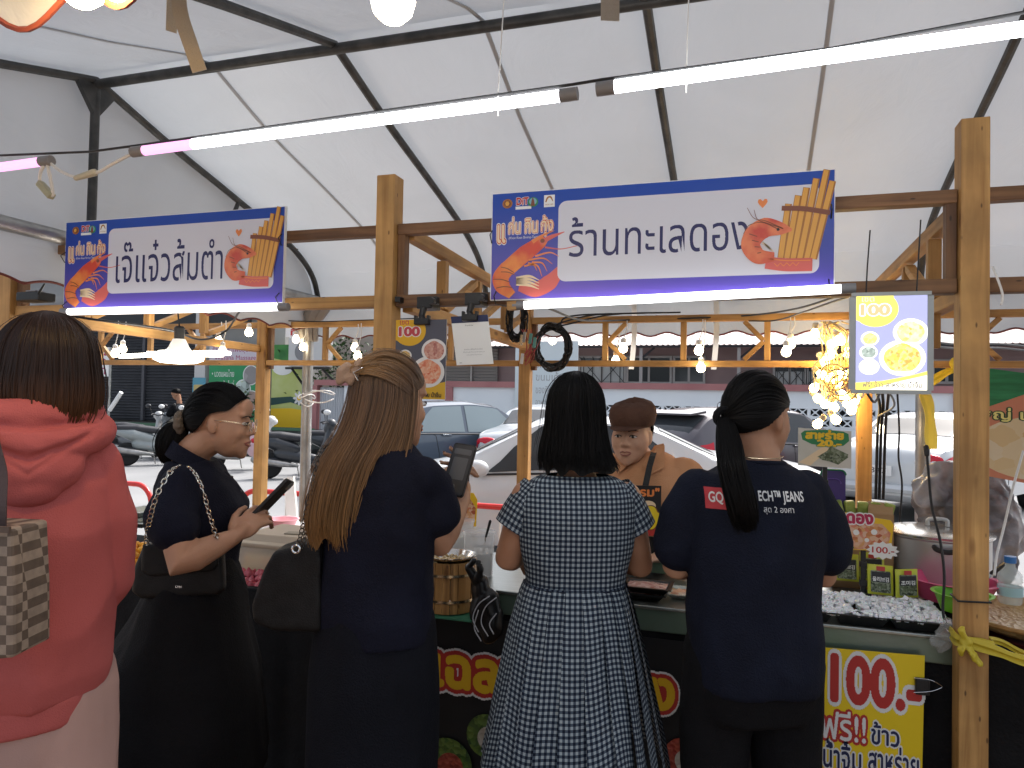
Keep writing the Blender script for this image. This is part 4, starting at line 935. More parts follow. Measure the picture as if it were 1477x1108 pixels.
# ------------------------------------------------------------------ E: navy T-shirt with lettering on the back
def person_e():
    d = 2.03; G = P(1088, 700, d); B = Body(G, turn(3)); o = thing('person', 'woman in a dark navy printed T-shirt with one long black ponytail', 'person', (G.x, G.y, 0), 'customers at the stalls')
    H = Head(P(1100, 607, d)+away*.03, turn(52), 1.0)
    m = MB(); H.prims(m, 1.12)
    m.limb([B(.01, .0, 1.26), B(.015, .012, 1.36), H(0, -.03, -.05)], [.07, .058, .056], 16)
    trunk(m, B, [(.74, .14, .10), (.88, .14, .10), (1.05, .145, .11), (1.2, .15, .10), (1.28, .12, .08), (1.33, .06, .055)])
    legs(m, B, .78, .085, .07, .05, .036)
    for s, e, w in ((-1, (-.205, .03, 1.045), (-.11, .24, 1.01)), (1, (.20, .03, 1.035), (.10, .25, 1.03))):
        arm(m, B(s*.15, 0, 1.245), B(*e), B(*w), (.044, .044, 0, .043, .035, .024)); hand(m, B(*w), B.f*.8-B.r*s*.6, -B.r*s*.6-ZA*.5, 1 if s > 0 else -1)
    part('body', fuse('body', m, .006, 5, off=base_of(o)), skin_mid, o); H.face(o)
    sh = MB(); trunk(sh, B, [(.742, .176, .150), (.80, .176, .150), (.95, .174, .146), (1.1, .180, .146), (1.2, .188, .138), (1.265, .180, .115), (1.305, .145, .088), (1.335, .085, .070), (1.345, .074, .064)])
    for s in (-1, 1): sh.limb([B(s*.145, 0, 1.266), B(s*.186, .008, 1.19), B(s*.202, .022, 1.10)], [.060, .066, .068], 20)
    shm = fuse('shirt', sh, .007, 7, disp=folds(.009, (7, 7, 4), 2), off=base_of(o)); part('t_shirt', shm, navy_t, o)
    part('collar', MB().tube([B(.076*math.cos(a)+.004, .066*math.sin(a)+.004, 1.342-.006*math.sin(a)) for a in [k*2*math.pi/32 for k in range(33)]], .0065, 8, flat=1.), navy_t, o)
    pn = MB()
    for s in (-1, 1): pn.limb([B(s*.088, 0, .80), B(s*.098, .01, .62), B(s*.098, .012, .42), B(s*.098, -.005, .1)], [.100, .092, .080, .068], 18)
    trunk(pn, B, [(.66, .15, .13), (.74, .168, .142), (.82, .168, .14), (.90, .165, .125)]); part('trousers', fuse('trousers', pn, .009, 5, disp=folds(.009, (7, 7, 4), 5), off=base_of(o)), blk_m, o)
    # print on the back
    f_ = Fr(B(.215, -.1505, 1.155), -B.r, ZA); back = lambda u: 0
    f_ = Fr(B(-.20, -.158, 1.10), B.r, ZA)
    wv = mat('white shirt print', (.62, .62, .62), .6); rv = mat('red shirt print', (.42, .025, .035), .6)
    def fit(mb):
        """press the print onto the shirt's back"""
        from mathutils.bvhtree import BVHTree
        off = base_of(o); vs = [v.co+off for v in shm.vertices]; bv = BVHTree.FromPolygons(vs, [p.vertices[:] for p in shm.polygons])
        for i, v in enumerate(mb.v):
            h = bv.ray_cast(v - B.f*.4, B.f)
            if h[0]: mb.v[i] = h[0]-B.f*(.0022 + (v-f_.o).dot(-B.f)*.5)
        return mb
    uvx = lambda px_: (P(px_, 710, d)-f_.o).dot(B.r)
    zz = lambda py: P(1088, py, d-.14).z-1.10
    k_ = (d-.155)/d
    def ux(px_): return (P(px_+10, 715, d-.155)-f_.o).dot(B.r)
    bx = MB(); nx = 10
    u0_, u1_, v0_, v1_ = ux(1016), ux(1044), zz(738), zz(708)
    for i in range(nx):
        for j in range(nx): 
            a, b = u0_+(u1_-u0_)*i/nx, u0_+(u1_-u0_)*(i+1)/nx; c, e = v0_+(v1_-v0_)*j/nx, v0_+(v1_-v0_)*(j+1)/nx; bx.add([f_.pt(a, c, .0), f_.pt(b, c, .0), f_.pt(b, e, .0), f_.pt(a, e, .0)], [(0, 1, 2, 3)])
    part('print_patch', fit(bx), rv, o, sm=False)
    part('print', fit(letters(MB(), 'GQ', f_, (u0_+.008, v0_+.012, u1_-.006, v1_-.010), .002, .02, 40)), wv, o, sm=False)
    part('print', fit(letters(MB(), 'ECH™ JEANS', f_, (ux(1090), zz(728), ux(1156), zz(709)), .002, .015, 40)), wv, o, sm=False)
    part('print', fit(letters(MB(), 'สุด 2 องศา', f_, (ux(1096), zz(742), ux(1139), zz(731)), .002, 0, 40)), wv, o, sm=False)
    tie = (-.25, -.95, -.22); line = [(0, .86, .50), (.45, .78, .42), (.72, .62, .22), (.88, .36, .06), (.93, .12, .0), (.92, -.18, -.22), (.8, -.45, -.5), (.45, -.68, -.62), (0, -.75, -.68), (-.45, -.68, -.62), (-.8, -.45, -.5), (-.92, -.18, -.22), (-.93, .12, .0), (-.88, .36, .06), (-.72, .62, .22), (-.45, .78, .42)]
    hair(o, 'hair', hair_blk, H.C, pulled(H, line, tie, 1.05, 1.14), 520, .004, .004, 14, True, seed=8, t1=(.95, 1.), up=0)
    T = onhead(H, tie, 1.18); tail = cr([T, P(1052, 640, d-.10), P(1058, 680, d-.165), P(1069, 725, d-.18), P(1078, 768, d-.175)], 5)
    gd = []
    for k in range(12):
        a = k*2*math.pi/12; gd.append([p + (rgt*math.cos(a)+away*math.sin(a)*.6)*r_ for p, r_ in zip(tail[::3]+[tail[-1]], [.018, .028, .031, .031, .031, .029, .022, .008])])
    hair(o, 'ponytail', hair_blk, P(1062, 700, d), gd, 900, .0024, .008, 14, True, seed=12, t1=(.8, 1.), wob=.006, up=0, ends=1.5)
    part('hair_tie', MB().tube([T+(rgt*math.cos(a)*.024+ZA*math.sin(a)*.021) for a in [k*.45 for k in range(15)]], .011, 8), blk_m, o)
    part('necklace', MB().tube([B(.066*math.cos(a)+.012, .058*math.sin(a)+.012, 1.362+.004*math.sin(a)) for a in [k*2*math.pi/32 for k in range(33)]], .0011, 5), brass, o)
    shoes(o, B, .098, (0, 0), shoe_blk)
person_e()
# ------------------------------------------------------------------ C: long dyed hair, phone in hand
def person_c():
    d = 1.98; G = P(546, 700, d); B = Body(G, turn(24)); o = thing('person', 'woman with long light brown hair half up in a claw clip, holding up a phone', 'person', (G.x, G.y, 0), 'customers at the stalls')
    H = Head(P(564, 586, d)+away*.02, turn(46), 1.03)
    m = MB(); H.prims(m)
    m.limb([B(0, .0, 1.30), B(0.0, .015, 1.40), H(0, -.02, -.05)], [.062, .052, .05], 16)
    trunk(m, B, [(.80, .13, .10), (.98, .12, .10), (1.12, .13, .10), (1.25, .14, .09), (1.32, .10, .065), (1.37, .05, .05)])
    legs(m, B, .84, .075, .07, .05, .036)
    el = P(634, 782, d-.0); wr = P(667, 716, d+.16); arm(m, B(.13, .0, 1.275), el, wr, (.040, .042, 0, .042, .034, .024))
    pc, pu = P(662, 678, d+.13), (P(669, 644, d+.15)-P(651, 706, d+.11)).normalized()
    tips = hand(m, wr, (P(667, 685, d+.215)-wr), -rgt*.75-away*.25, -1, (.35, .45, .55, .6), (.85, .75))
    lw = P(625, 700, d+.27); arm(m, B(-.14, .02, 1.285), B(-.17, .10, 1.05), lw, (.05, .043, 0, .042, .034, .024)); tl = hand(m, lw, P(648, 680, d+.26)-lw, rgt*.5+away*.1-ZA*.2, 1, (.5, .6, .6, .6))
    part('body', fuse('body', m, .0045, 4, .45, off=base_of(o)), skin_mid, o); H.face(o); nails(o, tips)
    sh = MB(); trunk(sh, B, [(.86, .152, .128), (.95, .150, .125), (1.06, .154, .124), (1.17, .162, .126), (1.265, .166, .116), (1.325, .148, .094), (1.36, .105, .075), (1.385, .068, .06)])
    sh.limb([B(.130, 0, 1.290), P(618, 700, d-.02), P(625, 738, d-.015)], [.060, .068, .070], 20); sh.limb([B(-.132, 0, 1.285), B(-.17, .02, 1.21), B(-.18, .06, 1.12)], [.06, .066, .066], 20)
    part('shirt', fuse('shirt', sh, .007, 7, disp=folds(.009, (7, 7, 4.2), 7), off=base_of(o)), navy_m, o)
    sk = MB(); trunk(sk, B, [(.10, .165, .15), (.3, .165, .148), (.55, .163, .145), (.75, .16, .14), (.88, .150, .128), (.94, .14, .115)]); part('trousers', fuse('trousers', sk, .01, 5, disp=folds(.016, (7, 7, 1.2), 9), off=base_of(o)), blk_b, o)
    # hair: back lengths
    gd = []
    for ph in range(70, 311, 15):
        a = R_(ph); dx, dy = math.sin(a), math.cos(a); g_ = [onhead(H, (dx*math.sin(R_(th)), dy*math.sin(R_(th)), math.cos(R_(th))), 1.04) for th in (25, 50, 75, 98)]
        hd = H.r*dx+H.f*dy; e_ = g_[-1]; s = -rgt*(.02+.055*(1 if ph > 90 else .5)); zl = .30 if 110 < ph < 300 else .24
        g_ += [e_+hd*.004-ZA*.09+s*.25-away*.008, e_+hd*.012-ZA*.19+s*.85-away*.015, e_+hd*.010-ZA*(zl+.02)+s*1.2-away*.02, e_+hd*.0-ZA*(zl+.08+.02*math.sin(ph*.3))+s*1.15-away*.015]
        gd.append(g_)
    hair(o, 'hair', hair_bld, H.C, gd, 1900, .0024, .008, 20, seed=21, wob=.005, ends=1.6)
    clip = (-.05, -.86, .40); top = [(.92, .10, -.06), (.95, .36, .08), (.84, .64, .22), (.55, .80, .42), (.2, .84, .55), (-.2, .84, .55), (-.55, .76, .45), (-.82, .58, .25), (-.93, .3, .12), (-.92, 0, .1), (-.9, -.3, .15)]
    hair(o, 'hair_top', hair_bld, H.C, pulled(H, top, clip, 1.085, 1.13), 1100, .0024, .005, 14, seed=22, t1=(.93, 1.), up=0)
    c0 = onhead(H, clip, 1.2); clm = mat('beige fabric clip', (.32, .22, .16), .7, bump=.2)
    cl = MB(); cl.limb([c0-rgt*.012+ZA*.018, c0-rgt*.026+ZA*.004, c0-rgt*.030-ZA*.022], [.012, .015, .012], 12); cl.limb([c0+rgt*.02+ZA*.032, c0+rgt*.012+ZA*.006, c0-rgt*.002-ZA*.025], [.010, .013, .010], 12); cl.limb([c0-rgt*.012-ZA*.014, c0+rgt*.012-ZA*.006], [.012, .011], 12)
    cp_ = part('hair_clip', fuse('clip', cl, .004, 3, off=base_of(o)), clm, o)
    for k in (0, 1): part('clip_bow', MB().limb([c0+rgt*.01-away*.022, c0+rgt*(.032-.01*k)-away*.024+ZA*(.012-.03*k)], [.002, .0045], 8, flat=.5), chrome, cp_)
    shoes(o, B, .085, (0, 0), shoe_blk)
    # phone
    ph = thing('phone', 'dark phone with a black screen held up by the woman with light brown hair', 'phone', pc, 'phones')
    nn_ = -away*.85-rgt*.40; f_ = Fr(pc, pu.cross(nn_), pu)
    part('case', MB().plate(rrect(-.037, -.078, .037, .078, .009), f_, -.004, .009), black_pl, ph, bevel=.001, sm=False)
    part('screen', MB().plate(rrect(-.034, -.074, .034, .074, .007), f_, .0056, .0006), mat('dim phone screen', (.035, .037, .042), .45, 0, (.05, .052, .058), 20), ph, sm=False)
    sg_ = mat('screen picture', (.10, .105, .115), .4)
    for r4 in ((-.028, .045, .028, .062), (-.024, -.03, .024, .036), (-.028, -.062, .004, -.044)): part('screen_picture', MB().plate(rrect(*r4, .004), f_, .0063, .0003), sg_, ph, sm=False)
    # bag
    b0 = P(425, 835, d-.03); bg_ = thing('shoulder_bag', 'soft black tote on a dark chain, beside the woman with light brown hair', 'bag', b0)
    q = lambda x, y, w: P(x, y, d-.03)+away*w
    bgm = MB()
    for w in (-.045, .045): pass
    poly = [(470, 778), (430, 783), (402, 792), (388, 815), (372, 868), (374, 890), (400, 902), (470, 905)]
    r1 = [q(x, y, -.035) for x, y in poly]; r2 = [q(x, y, .045) for x, y in poly]; r0_ = [q(x*.97+.03*425, y*.97+.03*840, -.05) for x, y in poly]; r3_ = [q(x*.97+.03*425, y*.97+.03*840, .06) for x, y in poly]
    bgm.loft([r0_, r1, r2, r3_]); part('bag_body', fuse('bag', bgm, .008, 5, disp=folds(.004, (9, 9, 6), 3), off=base_of(bg_)), leath, bg_)
    ch = MB(); chain(ch, [P(430, 789, d-.09), P(441, 740, d-.10), P(452, 695, d-.10), P(462, 650, d-.08), P(478, 640, d-.04)], .0052, .016, .0015); chain(ch, [P(436, 790, d-.08), P(446, 745, d-.08), P(456, 698, d-.08), P(468, 652, d-.05)], .0052, .016, .0015)
    part('chain', ch, mat('dark chain', (.10, .09, .08), .3, .9), bg_); part('ring', MB().tube([P(427, 792, d-.095)+(rgt*math.cos(a)+ZA*math.sin(a))*.010 for a in [k*.5 for k in range(14)]], .003, 6), chrome, bg_)
person_c()
# ------------------------------------------------------------------ B: glasses, polo shirt, looking at her phone
def person_b():
    d = 2.28; G = P(288, 700, d); B = Body(G, turn(74)); o = thing('person', 'woman in glasses and navy polo with a low black ponytail, looking at a phone', 'person', (G.x, G.y, 0), 'customers at the stalls')
    hf = turn(83); H = Head(P(321, 612, d), (hf-ZA*.05).normalized(), .94, ZA)
    m = MB(); H.prims(m, 1.06)
    m.limb([B(0, -.035, 1.25), B(0, -.018, 1.33), H(0, -.03, -.045)], [.062, .053, .052], 16)
    trunk(m, B, [(.78, .14, .10), (.95, .13, .09), (1.08, .14, .10), (1.18, .145, .085, 0, -.01), (1.25, .10, .06, 0, -.022), (1.30, .05, .048, 0, -.03)])
    legs(m, B, .82, .085, .085, .055, .038, f=(.05, -.03))
    el = P(259, 812, d-.25); wr = P(337, 775, d-.16); arm(m, B(.160, -.03, 1.215), el, wr, (.042, .044, 0, .044, .035, .024))
    pc = P(393, 720, d-.05); pd = (P(413, 702, d-.04)-P(378, 738, d-.06)).normalized()
    tips = hand(m, wr, P(368, 748, d-.10)-wr, away*.62+rgt*.35+ZA*.35, -1, (.42, .45, .5, .55), (.95, .35), s=1.05)
    arm(m, B(-.17, 0, 1.22), B(-.19, .03, .98), P(330, 868, d+.12), (.048, .042, 0, .038, .031, .022)); t2 = hand(m, P(330, 868, d+.12), -ZA+rgt*.05, rgt, -1, (.25, .3, .3, .35))
    part('body', fuse('body', m, .0042, 4, .45, off=base_of(o)), skin_fair, o); H.face(o, lip_m); nails(o, tips, 1.05)
    sh = MB(); trunk(sh, B, [(.93, .160, .118, 0, -.005), (1.0, .160, .116, 0, -.002), (1.08, .168, .126, 0, .010), (1.16, .176, .130, 0, .012), (1.22, .168, .112, 0, -.008), (1.262, .130, .088, 0, -.022), (1.295, .075, .07, 0, -.028)])
    sh.limb([B(.155, -.035, 1.23), B(.195, -.05, 1.15), P(251, 762, d-.215)], [.062, .069, .067], 20); sh.limb([B(-.155, 0, 1.23), B(-.195, .0, 1.15), B(-.2, .01, 1.08)], [.064, .07, .07], 20)
    part('polo_shirt', fuse('shirt', sh, .0065, 6, disp=folds(.008, (8, 8, 5), 11), off=base_of(o)), navy_m, o)
    co = MB(); ring = [k*2*math.pi/28 for k in range(29)]
    rg = [[B(.078*math.sin(a)*w, -.024+.070*math.cos(a)*w, z-.036*math.cos(a)) for a in ring[:-1]] for w, z in ((.80, 1.325), (.84, 1.332), (1.02, 1.305), (1.14, 1.285), (1.08, 1.28))]
    co.loft(rg, True, (False, False)); part('collar', co, navy_m, o)
    part('placket', MB().tube([B(.004, .072, 1.262), B(.004, .112, 1.215), B(.004, .134, 1.17)], [.012, .012, .011], 8, flat=.35), navy_m, o)
    for k in range(2): part('button', MB().ball(B(.008, .094+.026*k, 1.245-.045*k), .0055, 10, 6), mat('dark button', (.05, .05, .06), .3) if 'dark button' not in bpy.data.materials else bpy.data.materials['dark button'], o)
    sk = MB(); trunk(sk, B, [(.375, .265, .265, 0, -.05), (.5, .252, .25, 0, -.045), (.65, .228, .225, 0, -.035), (.8, .19, .165, 0, -.02), (.9, .172, .135, 0, -.01), (.965, .155, .112, 0, 0), (1.0, .145, .10)])
    part('skirt', fuse('skirt', sk, .010, 5, disp=folds(.018, (7, 7, .8), 14), off=base_of(o)), blk_m, o)
    part('belt_buckle', MB().tube([P(336, 817, d+.0)+(rgt*math.cos(a)*.013+ZA*math.sin(a)*.010) for a in [k*.5 for k in range(14)]], .0028, 6), chrome, o)
    tie = (0, -.93, -.30); line = [(0, .84, .54), (.4, .76, .50), (.68, .62, .34), (.85, .42, .14), (.94, .14, .08), (.95, -.10, -.02), (.88, -.36, -.40), (.55, -.62, -.62), (0, -.72, -.70), (-.55, -.62, -.62), (-.88, -.36, -.40), (-.95, -.10, -.02), (-.94, .14, .08), (-.85, .42, .14), (-.68, .62, .34), (-.4, .76, .50)]
    hair(o, 'hair', hair_blk, H.C, pulled(H, line, tie, 1.03, 1.12), 560, .0038, .0035, 14, True, seed=31, t1=(.95, 1.), up=0)
    T = onhead(H, tie, 1.22); tail = cr([T+rgt*.012, P(256, 614, d), P(247, 634, d-.01), P(245, 655, d-.015), P(248, 674, d-.01)], 4)
    rs = [.016, .030, .036, .036, .026, .012]; ax = tail[::3]+[tail[-1]]
    gd = [[p+(rgt*math.cos(a)+away*math.sin(a))*r_ for p, r_ in zip(ax, rs)] for a in [k*2*math.pi/12 for k in range(12)]]
    hair(o, 'ponytail', hair_blk, P(243, 640, d), gd, 800, .0024, .008, 14, True, seed=33, t1=(.78, 1.), wob=.005, up=0, ends=1.6)
    sc = MB()
    for k in range(9):
        a = k*2*math.pi/9; sc.ball(T+(away*math.cos(a)*.022+ZA*math.sin(a)*.024), (.014, .015, .015), 10, 8)
    part('scrunchie', fuse('scrunchie', sc, .004, 3, disp=folds(.003, (60, 60, 60), 3), off=base_of(o)), cloth('taupe satin', (.11, .09, .07), (.17, .14, .11), 60), o)
    # glasses
    gl = thing('glasses', 'thin gold rimmed round glasses on the face of the woman in profile', 'glasses', H(0, .09, .0)); gm = MB()
    for k in (-1, 1):
        gm.tube([H(k*.033+.021*math.cos(a), .103-.006*abs(math.cos(a)), .001+.020*math.sin(a)) for a in [j*2*math.pi/24 for j in range(25)]], .0011, 6)
        gm.tube(cr([H(k*.054, .098, .006), H(k*.070, .07, .010), H(k*.077, .02, .014), H(k*.078, -.012, .012), H(k*.075, -.03, -.006)], 4), .0011, 6)
    gm.tube([H(-.012, .104, .004), H(0, .107, .007), H(.012, .104, .004)], .0011, 6); part('frame', gm, brass, gl)
    for k in (-1, 1): part('lens', MB().plate(ell(0, 0, .0205, .0195, 24), Fr(H(k*.033, .1005, .001), H.r, H.u), -.0004, .0008), glassm('lens', (.9, .95, .95), .08), gl, sm=False)
    # phone
    ph = thing('phone', 'phone seen edge on in the hand of the woman in glasses', 'phone', pc, 'phones')
    n_ = (H(0, .08, 0)-pc).normalized(); n_ = (n_-pd*n_.dot(pd)).normalized(); f_ = Fr(pc, pd.cross(n_), pd)
    part('case', MB().plate(rrect(-.037, -.077, .037, .077, .009), f_, -.0045, .009), black_pl, ph, sm=False, bevel=.001); part('screen', MB().plate(rrect(-.034, -.074, .034, .074, .007), f_, .0051, .0006), mat('phone glass', (.02, .02, .024), .1), ph, sm=False)
    part('camera_bump', MB().plate(rrect(-.032, .045, -.004, .073, .006), f_, -.007, .0024), grey_pl, ph, sm=False)
    # handbag
    b0 = P(262, 822, d-.19); bg_ = thing('handbag', 'black leather flap handbag on a silver chain, under the arm of the woman in glasses', 'bag', b0)
    q = lambda x, y, w: P(x, y, d-.165)+away*w*.5
    poly = [(210, 784), (318, 776), (322, 800), (325, 850), (316, 857), (205, 862), (193, 852), (199, 812)]
    mk = lambda s, w: [q(258+(x-258)*s, 822+(y-822)*s, w) for x, y in poly]
    part('bag_body', fuse('bag', MB().loft([mk(.92, -.04), mk(.99, -.028), mk(1, 0), mk(.99, .03), mk(.92, .042)]), .006, 5, disp=folds(.002, (14, 14, 8), 4), off=base_of(bg_)), leath, bg_)
    fp = [(211, 783), (318, 775), (320, 812), (312, 822), (222, 829), (209, 822)]
    part('flap', fuse('flap', MB().loft([[q(262+(x-262)*s, 802+(y-802)*s, w) for x, y in fp] for s, w in ((.93, -.060), (1, -.052), (1, -.030))]), .005, 4, off=base_of(bg_)), leath, bg_)
    f_ = Fr(P(253, 848, d-.200), rgt, ZA); writing('emblem', 'LYN', f_, (0, 0, .017, .006), chrome, bg_, .0, rows=24, bold=.02)
    ch = MB(); chain(ch, [P(211, 786, d-.22), P(215, 755, d-.28), P(225, 718, d-.295), P(238, 692, d-.28), P(249, 677, d-.25), P(259, 671, d-.20)], .0062, .0185, .0016); chain(ch, [P(272, 673, d-.20), P(282, 684, d-.25), P(292, 705, d-.27), P(300, 735, d-.26), P(309, 765, d-.24), P(314, 778, d-.2)], .0062, .0185, .0016)
    part('chain', ch, mat('silver chain', (.62, .58, .50), .22, 1.), bg_)
    shoes(o, B, .085, (.05, -.03), shoe_blk)
person_b()
# ------------------------------------------------------------------ A: coral hoodie, walking past
def person_a():
    d = 1.5; G = P(28, 700, d); B = Body(G, turn(-34)); o = thing('person', 'woman with a dark bob in a coral hooded sweatshirt and pale trousers, walking past', 'person', (G.x, G.y, 0))
    H = Head(P(54, 548, d)+away*.01, turn(-66), 1.04)
    m = MB(); H.prims(m)
    m.limb([B(-.01, 0, 1.36), B(-.015, .01, 1.44), H(0, -.02, -.05)], [.06, .052, .05], 16)
    trunk(m, B, [(.85, .15, .11), (1.05, .14, .10), (1.2, .15, .10), (1.32, .16, .09), (1.40, .11, .07), (1.44, .055, .05)])
    legs(m, B, .88, .085, .085, .055, .038, f=(.12, -.10))
    for s in (-1, 1):
        w = B(s*.13, .22, .98); arm(m, B(s*.145, 0, 1.34), B(s*.17, .01, 1.10), w); hand(m, w, B.f*.6-B.r*s*.5+ZA*.2, -B.r*s, 1 if s > 0 else -1)
    part('body', fuse('body', m, .007, 5, off=base_of(o)), skin_fair, o); H.face(o)
    sh = MB(); trunk(sh, B, [(.885, .158, .135), (.93, .170, .148), (1.05, .174, .150), (1.2, .170, .146), (1.31, .164, .128), (1.38, .140, .10), (1.425, .09, .085), (1.46, .08, .08)])
    for s in (-1, 1): sh.limb([B(s*.122, 0, 1.345), B(s*.148, -.005, 1.23), B(s*.152, .015, 1.10), B(s*.140, .10, 1.03), B(s*.125, .20, .985)], [.060, .064, .062, .056, .046], 18)
    part('sweatshirt', fuse('hoodie', sh, .007, 7, disp=folds(.009, (6, 6, 4.5), 17), off=base_of(o)), coral_m, o)
    # hood lying on the back
    hd = MB(); cA = [(-.118, .03, 1.452), (-.105, -.06, 1.456), (-.045, -.108, 1.456), (.04, -.110, 1.458), (.105, -.07, 1.460), (.122, .03, 1.456)]
    hd.limb(cr([B(*c) for c in cA], 4), [.028]+[.032]*19+[.028], 14)
    cB = [(-.140, -.01, 1.42), (-.115, -.085, 1.41), (-.05, -.122, 1.40), (.04, -.124, 1.40), (.112, -.09, 1.412), (.142, -.01, 1.425)]
    hd.limb(cr([B(*c) for c in cB], 4), [.030]+[.036]*19+[.030], 14)
    hR = Matrix((B.r, B.f, ZA)).transposed()
    hd.ball(B(0, -.095, 1.405), (.135, .062, .058), 24, 16, hR); hd.ball(B(.005, -.115, 1.355), (.105, .047, .062), 24, 16, hR); hd.ball(B(.01, -.122, 1.318), (.062, .034, .040), 20, 14, hR); hd.ball(B(0, -.03, 1.41), (.13, .09, .045), 24, 14, hR)
    fn_ = folds(.0022, (16, 16, 22), 23)
    def hood_crease(c):
        r_, f_, z_ = B.loc(c); d_ = fn_(c)
        for z0, k, a_, w_ in ((1.432, .12, .008, .007), (1.372, .42, .009, .008), (1.345, .75, .005, .006)): d_ -= a_*math.exp(-((z_-z0-k*abs(r_-.012))/w_)**2)*min(1, max(0, (.13-abs(r_))/.03))*(1 if f_ < 0 else 0)
        return d_
    part('hood', fuse('hood', hd, .0045, 8, disp=hood_crease, off=base_of(o)), coral_m, o)
    rb = MB(); trunk(rb, B, [(.835, .153, .132), (.845, .156, .135), (.89, .160, .138), (.905, .158, .135)]); part('hem_rib', fuse('rib', rb, .007, 3, off=base_of(o)), coral_m, o)
    pn = MB()
    for s, f2 in ((-1, .12), (1, -.10)): pn.limb([B(s*.085, 0, .88), B(s*.092, f2*.3, .66), B(s*.095, f2*.6, .44), B(s*.095, f2, .09)], [.104, .098, .082, .072], 18)
    trunk(pn, B, [(.76, .15, .115), (.86, .16, .12), (.94, .15, .115)]); part('trousers', fuse('trousers', pn, .008, 5, disp=folds(.008, (8, 8, 4), 29), off=base_of(o)), pinkp_m, o)
    gd = []
    for ph in range(48, 313, 16):
        a = R_(ph); dx, dy = math.sin(a), math.cos(a); g_ = [onhead(H, (dx*math.sin(R_(th)), dy*math.sin(R_(th)), math.cos(R_(th))), 1.05) for th in (6, 35, 65, 92)]
        hd_ = H.r*dx+H.f*dy; e_ = g_[-1]; g_ += [e_+hd_*.006-ZA*.05, e_-hd_*.002-ZA*.10, e_-hd_*.036-ZA*(.150+.006*math.sin(ph))]; gd.append(g_)
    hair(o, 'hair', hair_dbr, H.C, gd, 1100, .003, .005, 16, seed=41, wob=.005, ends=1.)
    shoes(o, B, .095, (.12, -.10), shoe_wht)
    gl = thing('glasses', 'gold wire glasses arm at the face of the woman in the coral hoodie', 'glasses', H(0, .09, 0)); gm = MB()
    for k in (-1, 1):
        gm.tube([H(k*.033+.021*math.cos(a), .103, .001+.020*math.sin(a)) for a in [j*2*math.pi/24 for j in range(25)]], .0011, 6); gm.tube(cr([H(k*.054, .098, .006), H(k*.077, .02, .012), H(k*.075, -.03, -.006)], 4), .0012, 6)
    part('frame', gm, brass, gl)
    # woven shopper
    wv, t, b = _nodes('woven checks'); L = t.links.new; tc = t.nodes.new('ShaderNodeTexCoord'); ck = t.nodes.new('ShaderNodeTexChecker'); ck.inputs['Scale'].default_value = 1/.0165; n = t.nodes.new('ShaderNodeTexNoise'); n.inputs['Scale'].default_value = 60; mp = t.nodes.new('ShaderNodeMapping'); mp.inputs['Scale'].default_value = (1, .01, 1)
    L(tc.outputs['Object'], mp.inputs[0]); L(mp.outputs[0], ck.inputs['Vector']); ck.inputs['Color1'].default_value = (.26, .20, .15, 1); ck.inputs['Color2'].default_value = (.10, .07, .05, 1)
    mx = t.nodes.new('ShaderNodeMixRGB'); mx.blend_type = 'OVERLAY'; mx.inputs[0].default_value = .4; L(tc.outputs['Object'], n.inputs['Vector']); L(ck.outputs[0], mx.inputs[1]); L(n.outputs['Fac'], mx.inputs[2]); L(mx.outputs[0], b.inputs['Base Color']); b.inputs['Roughness'].default_value = .6
    bn = t.nodes.new('ShaderNodeBump'); bn.inputs['Strength'].default_value = .6; bn.inputs['Distance'].default_value = .01; L(ck.outputs['Fac'], bn.inputs['Height']); L(bn.outputs[0], b.inputs['Normal'])
    db = d-.24; bg_ = thing('woven_bag', 'brown woven check shopping bag at the left edge, on the shoulder over the coral hoodie', 'bag', P(0, 850, db)); q = lambda x, y, w: P(x, y, db)+away*w
    poly = [(-75, 752), (38, 757), (42, 850), (42, 938), (-70, 948)]
    part('bag_body', MB().loft([[q(x, y, w) for x, y in poly] for w in (-.04, -.02, .045, .06)]), wv, bg_, sm=False, bevel=.006)
    part('top_band', MB().beam(q(-76, 753, -.043), q(39, 758, -.043), .006, .010), mat('bag binding', (.09, .06, .045), .6), bg_, sm=False)
    st = cr([q(12, 757, -.02), q(10, 720, -.015), P(2, 680, d-.215), P(-8, 640, d-.19), P(-10, 620, d-.12), P(-10, 612, d-.02)], 5)
    part('strap', MB().loft([[p+rgt*.011, p+rgt*.011-away*.003, p-rgt*.011-away*.003, p-rgt*.011] for p in st]), mat('brown strap', (.05, .03, .028), .6), bg_, sm=False)
person_a()
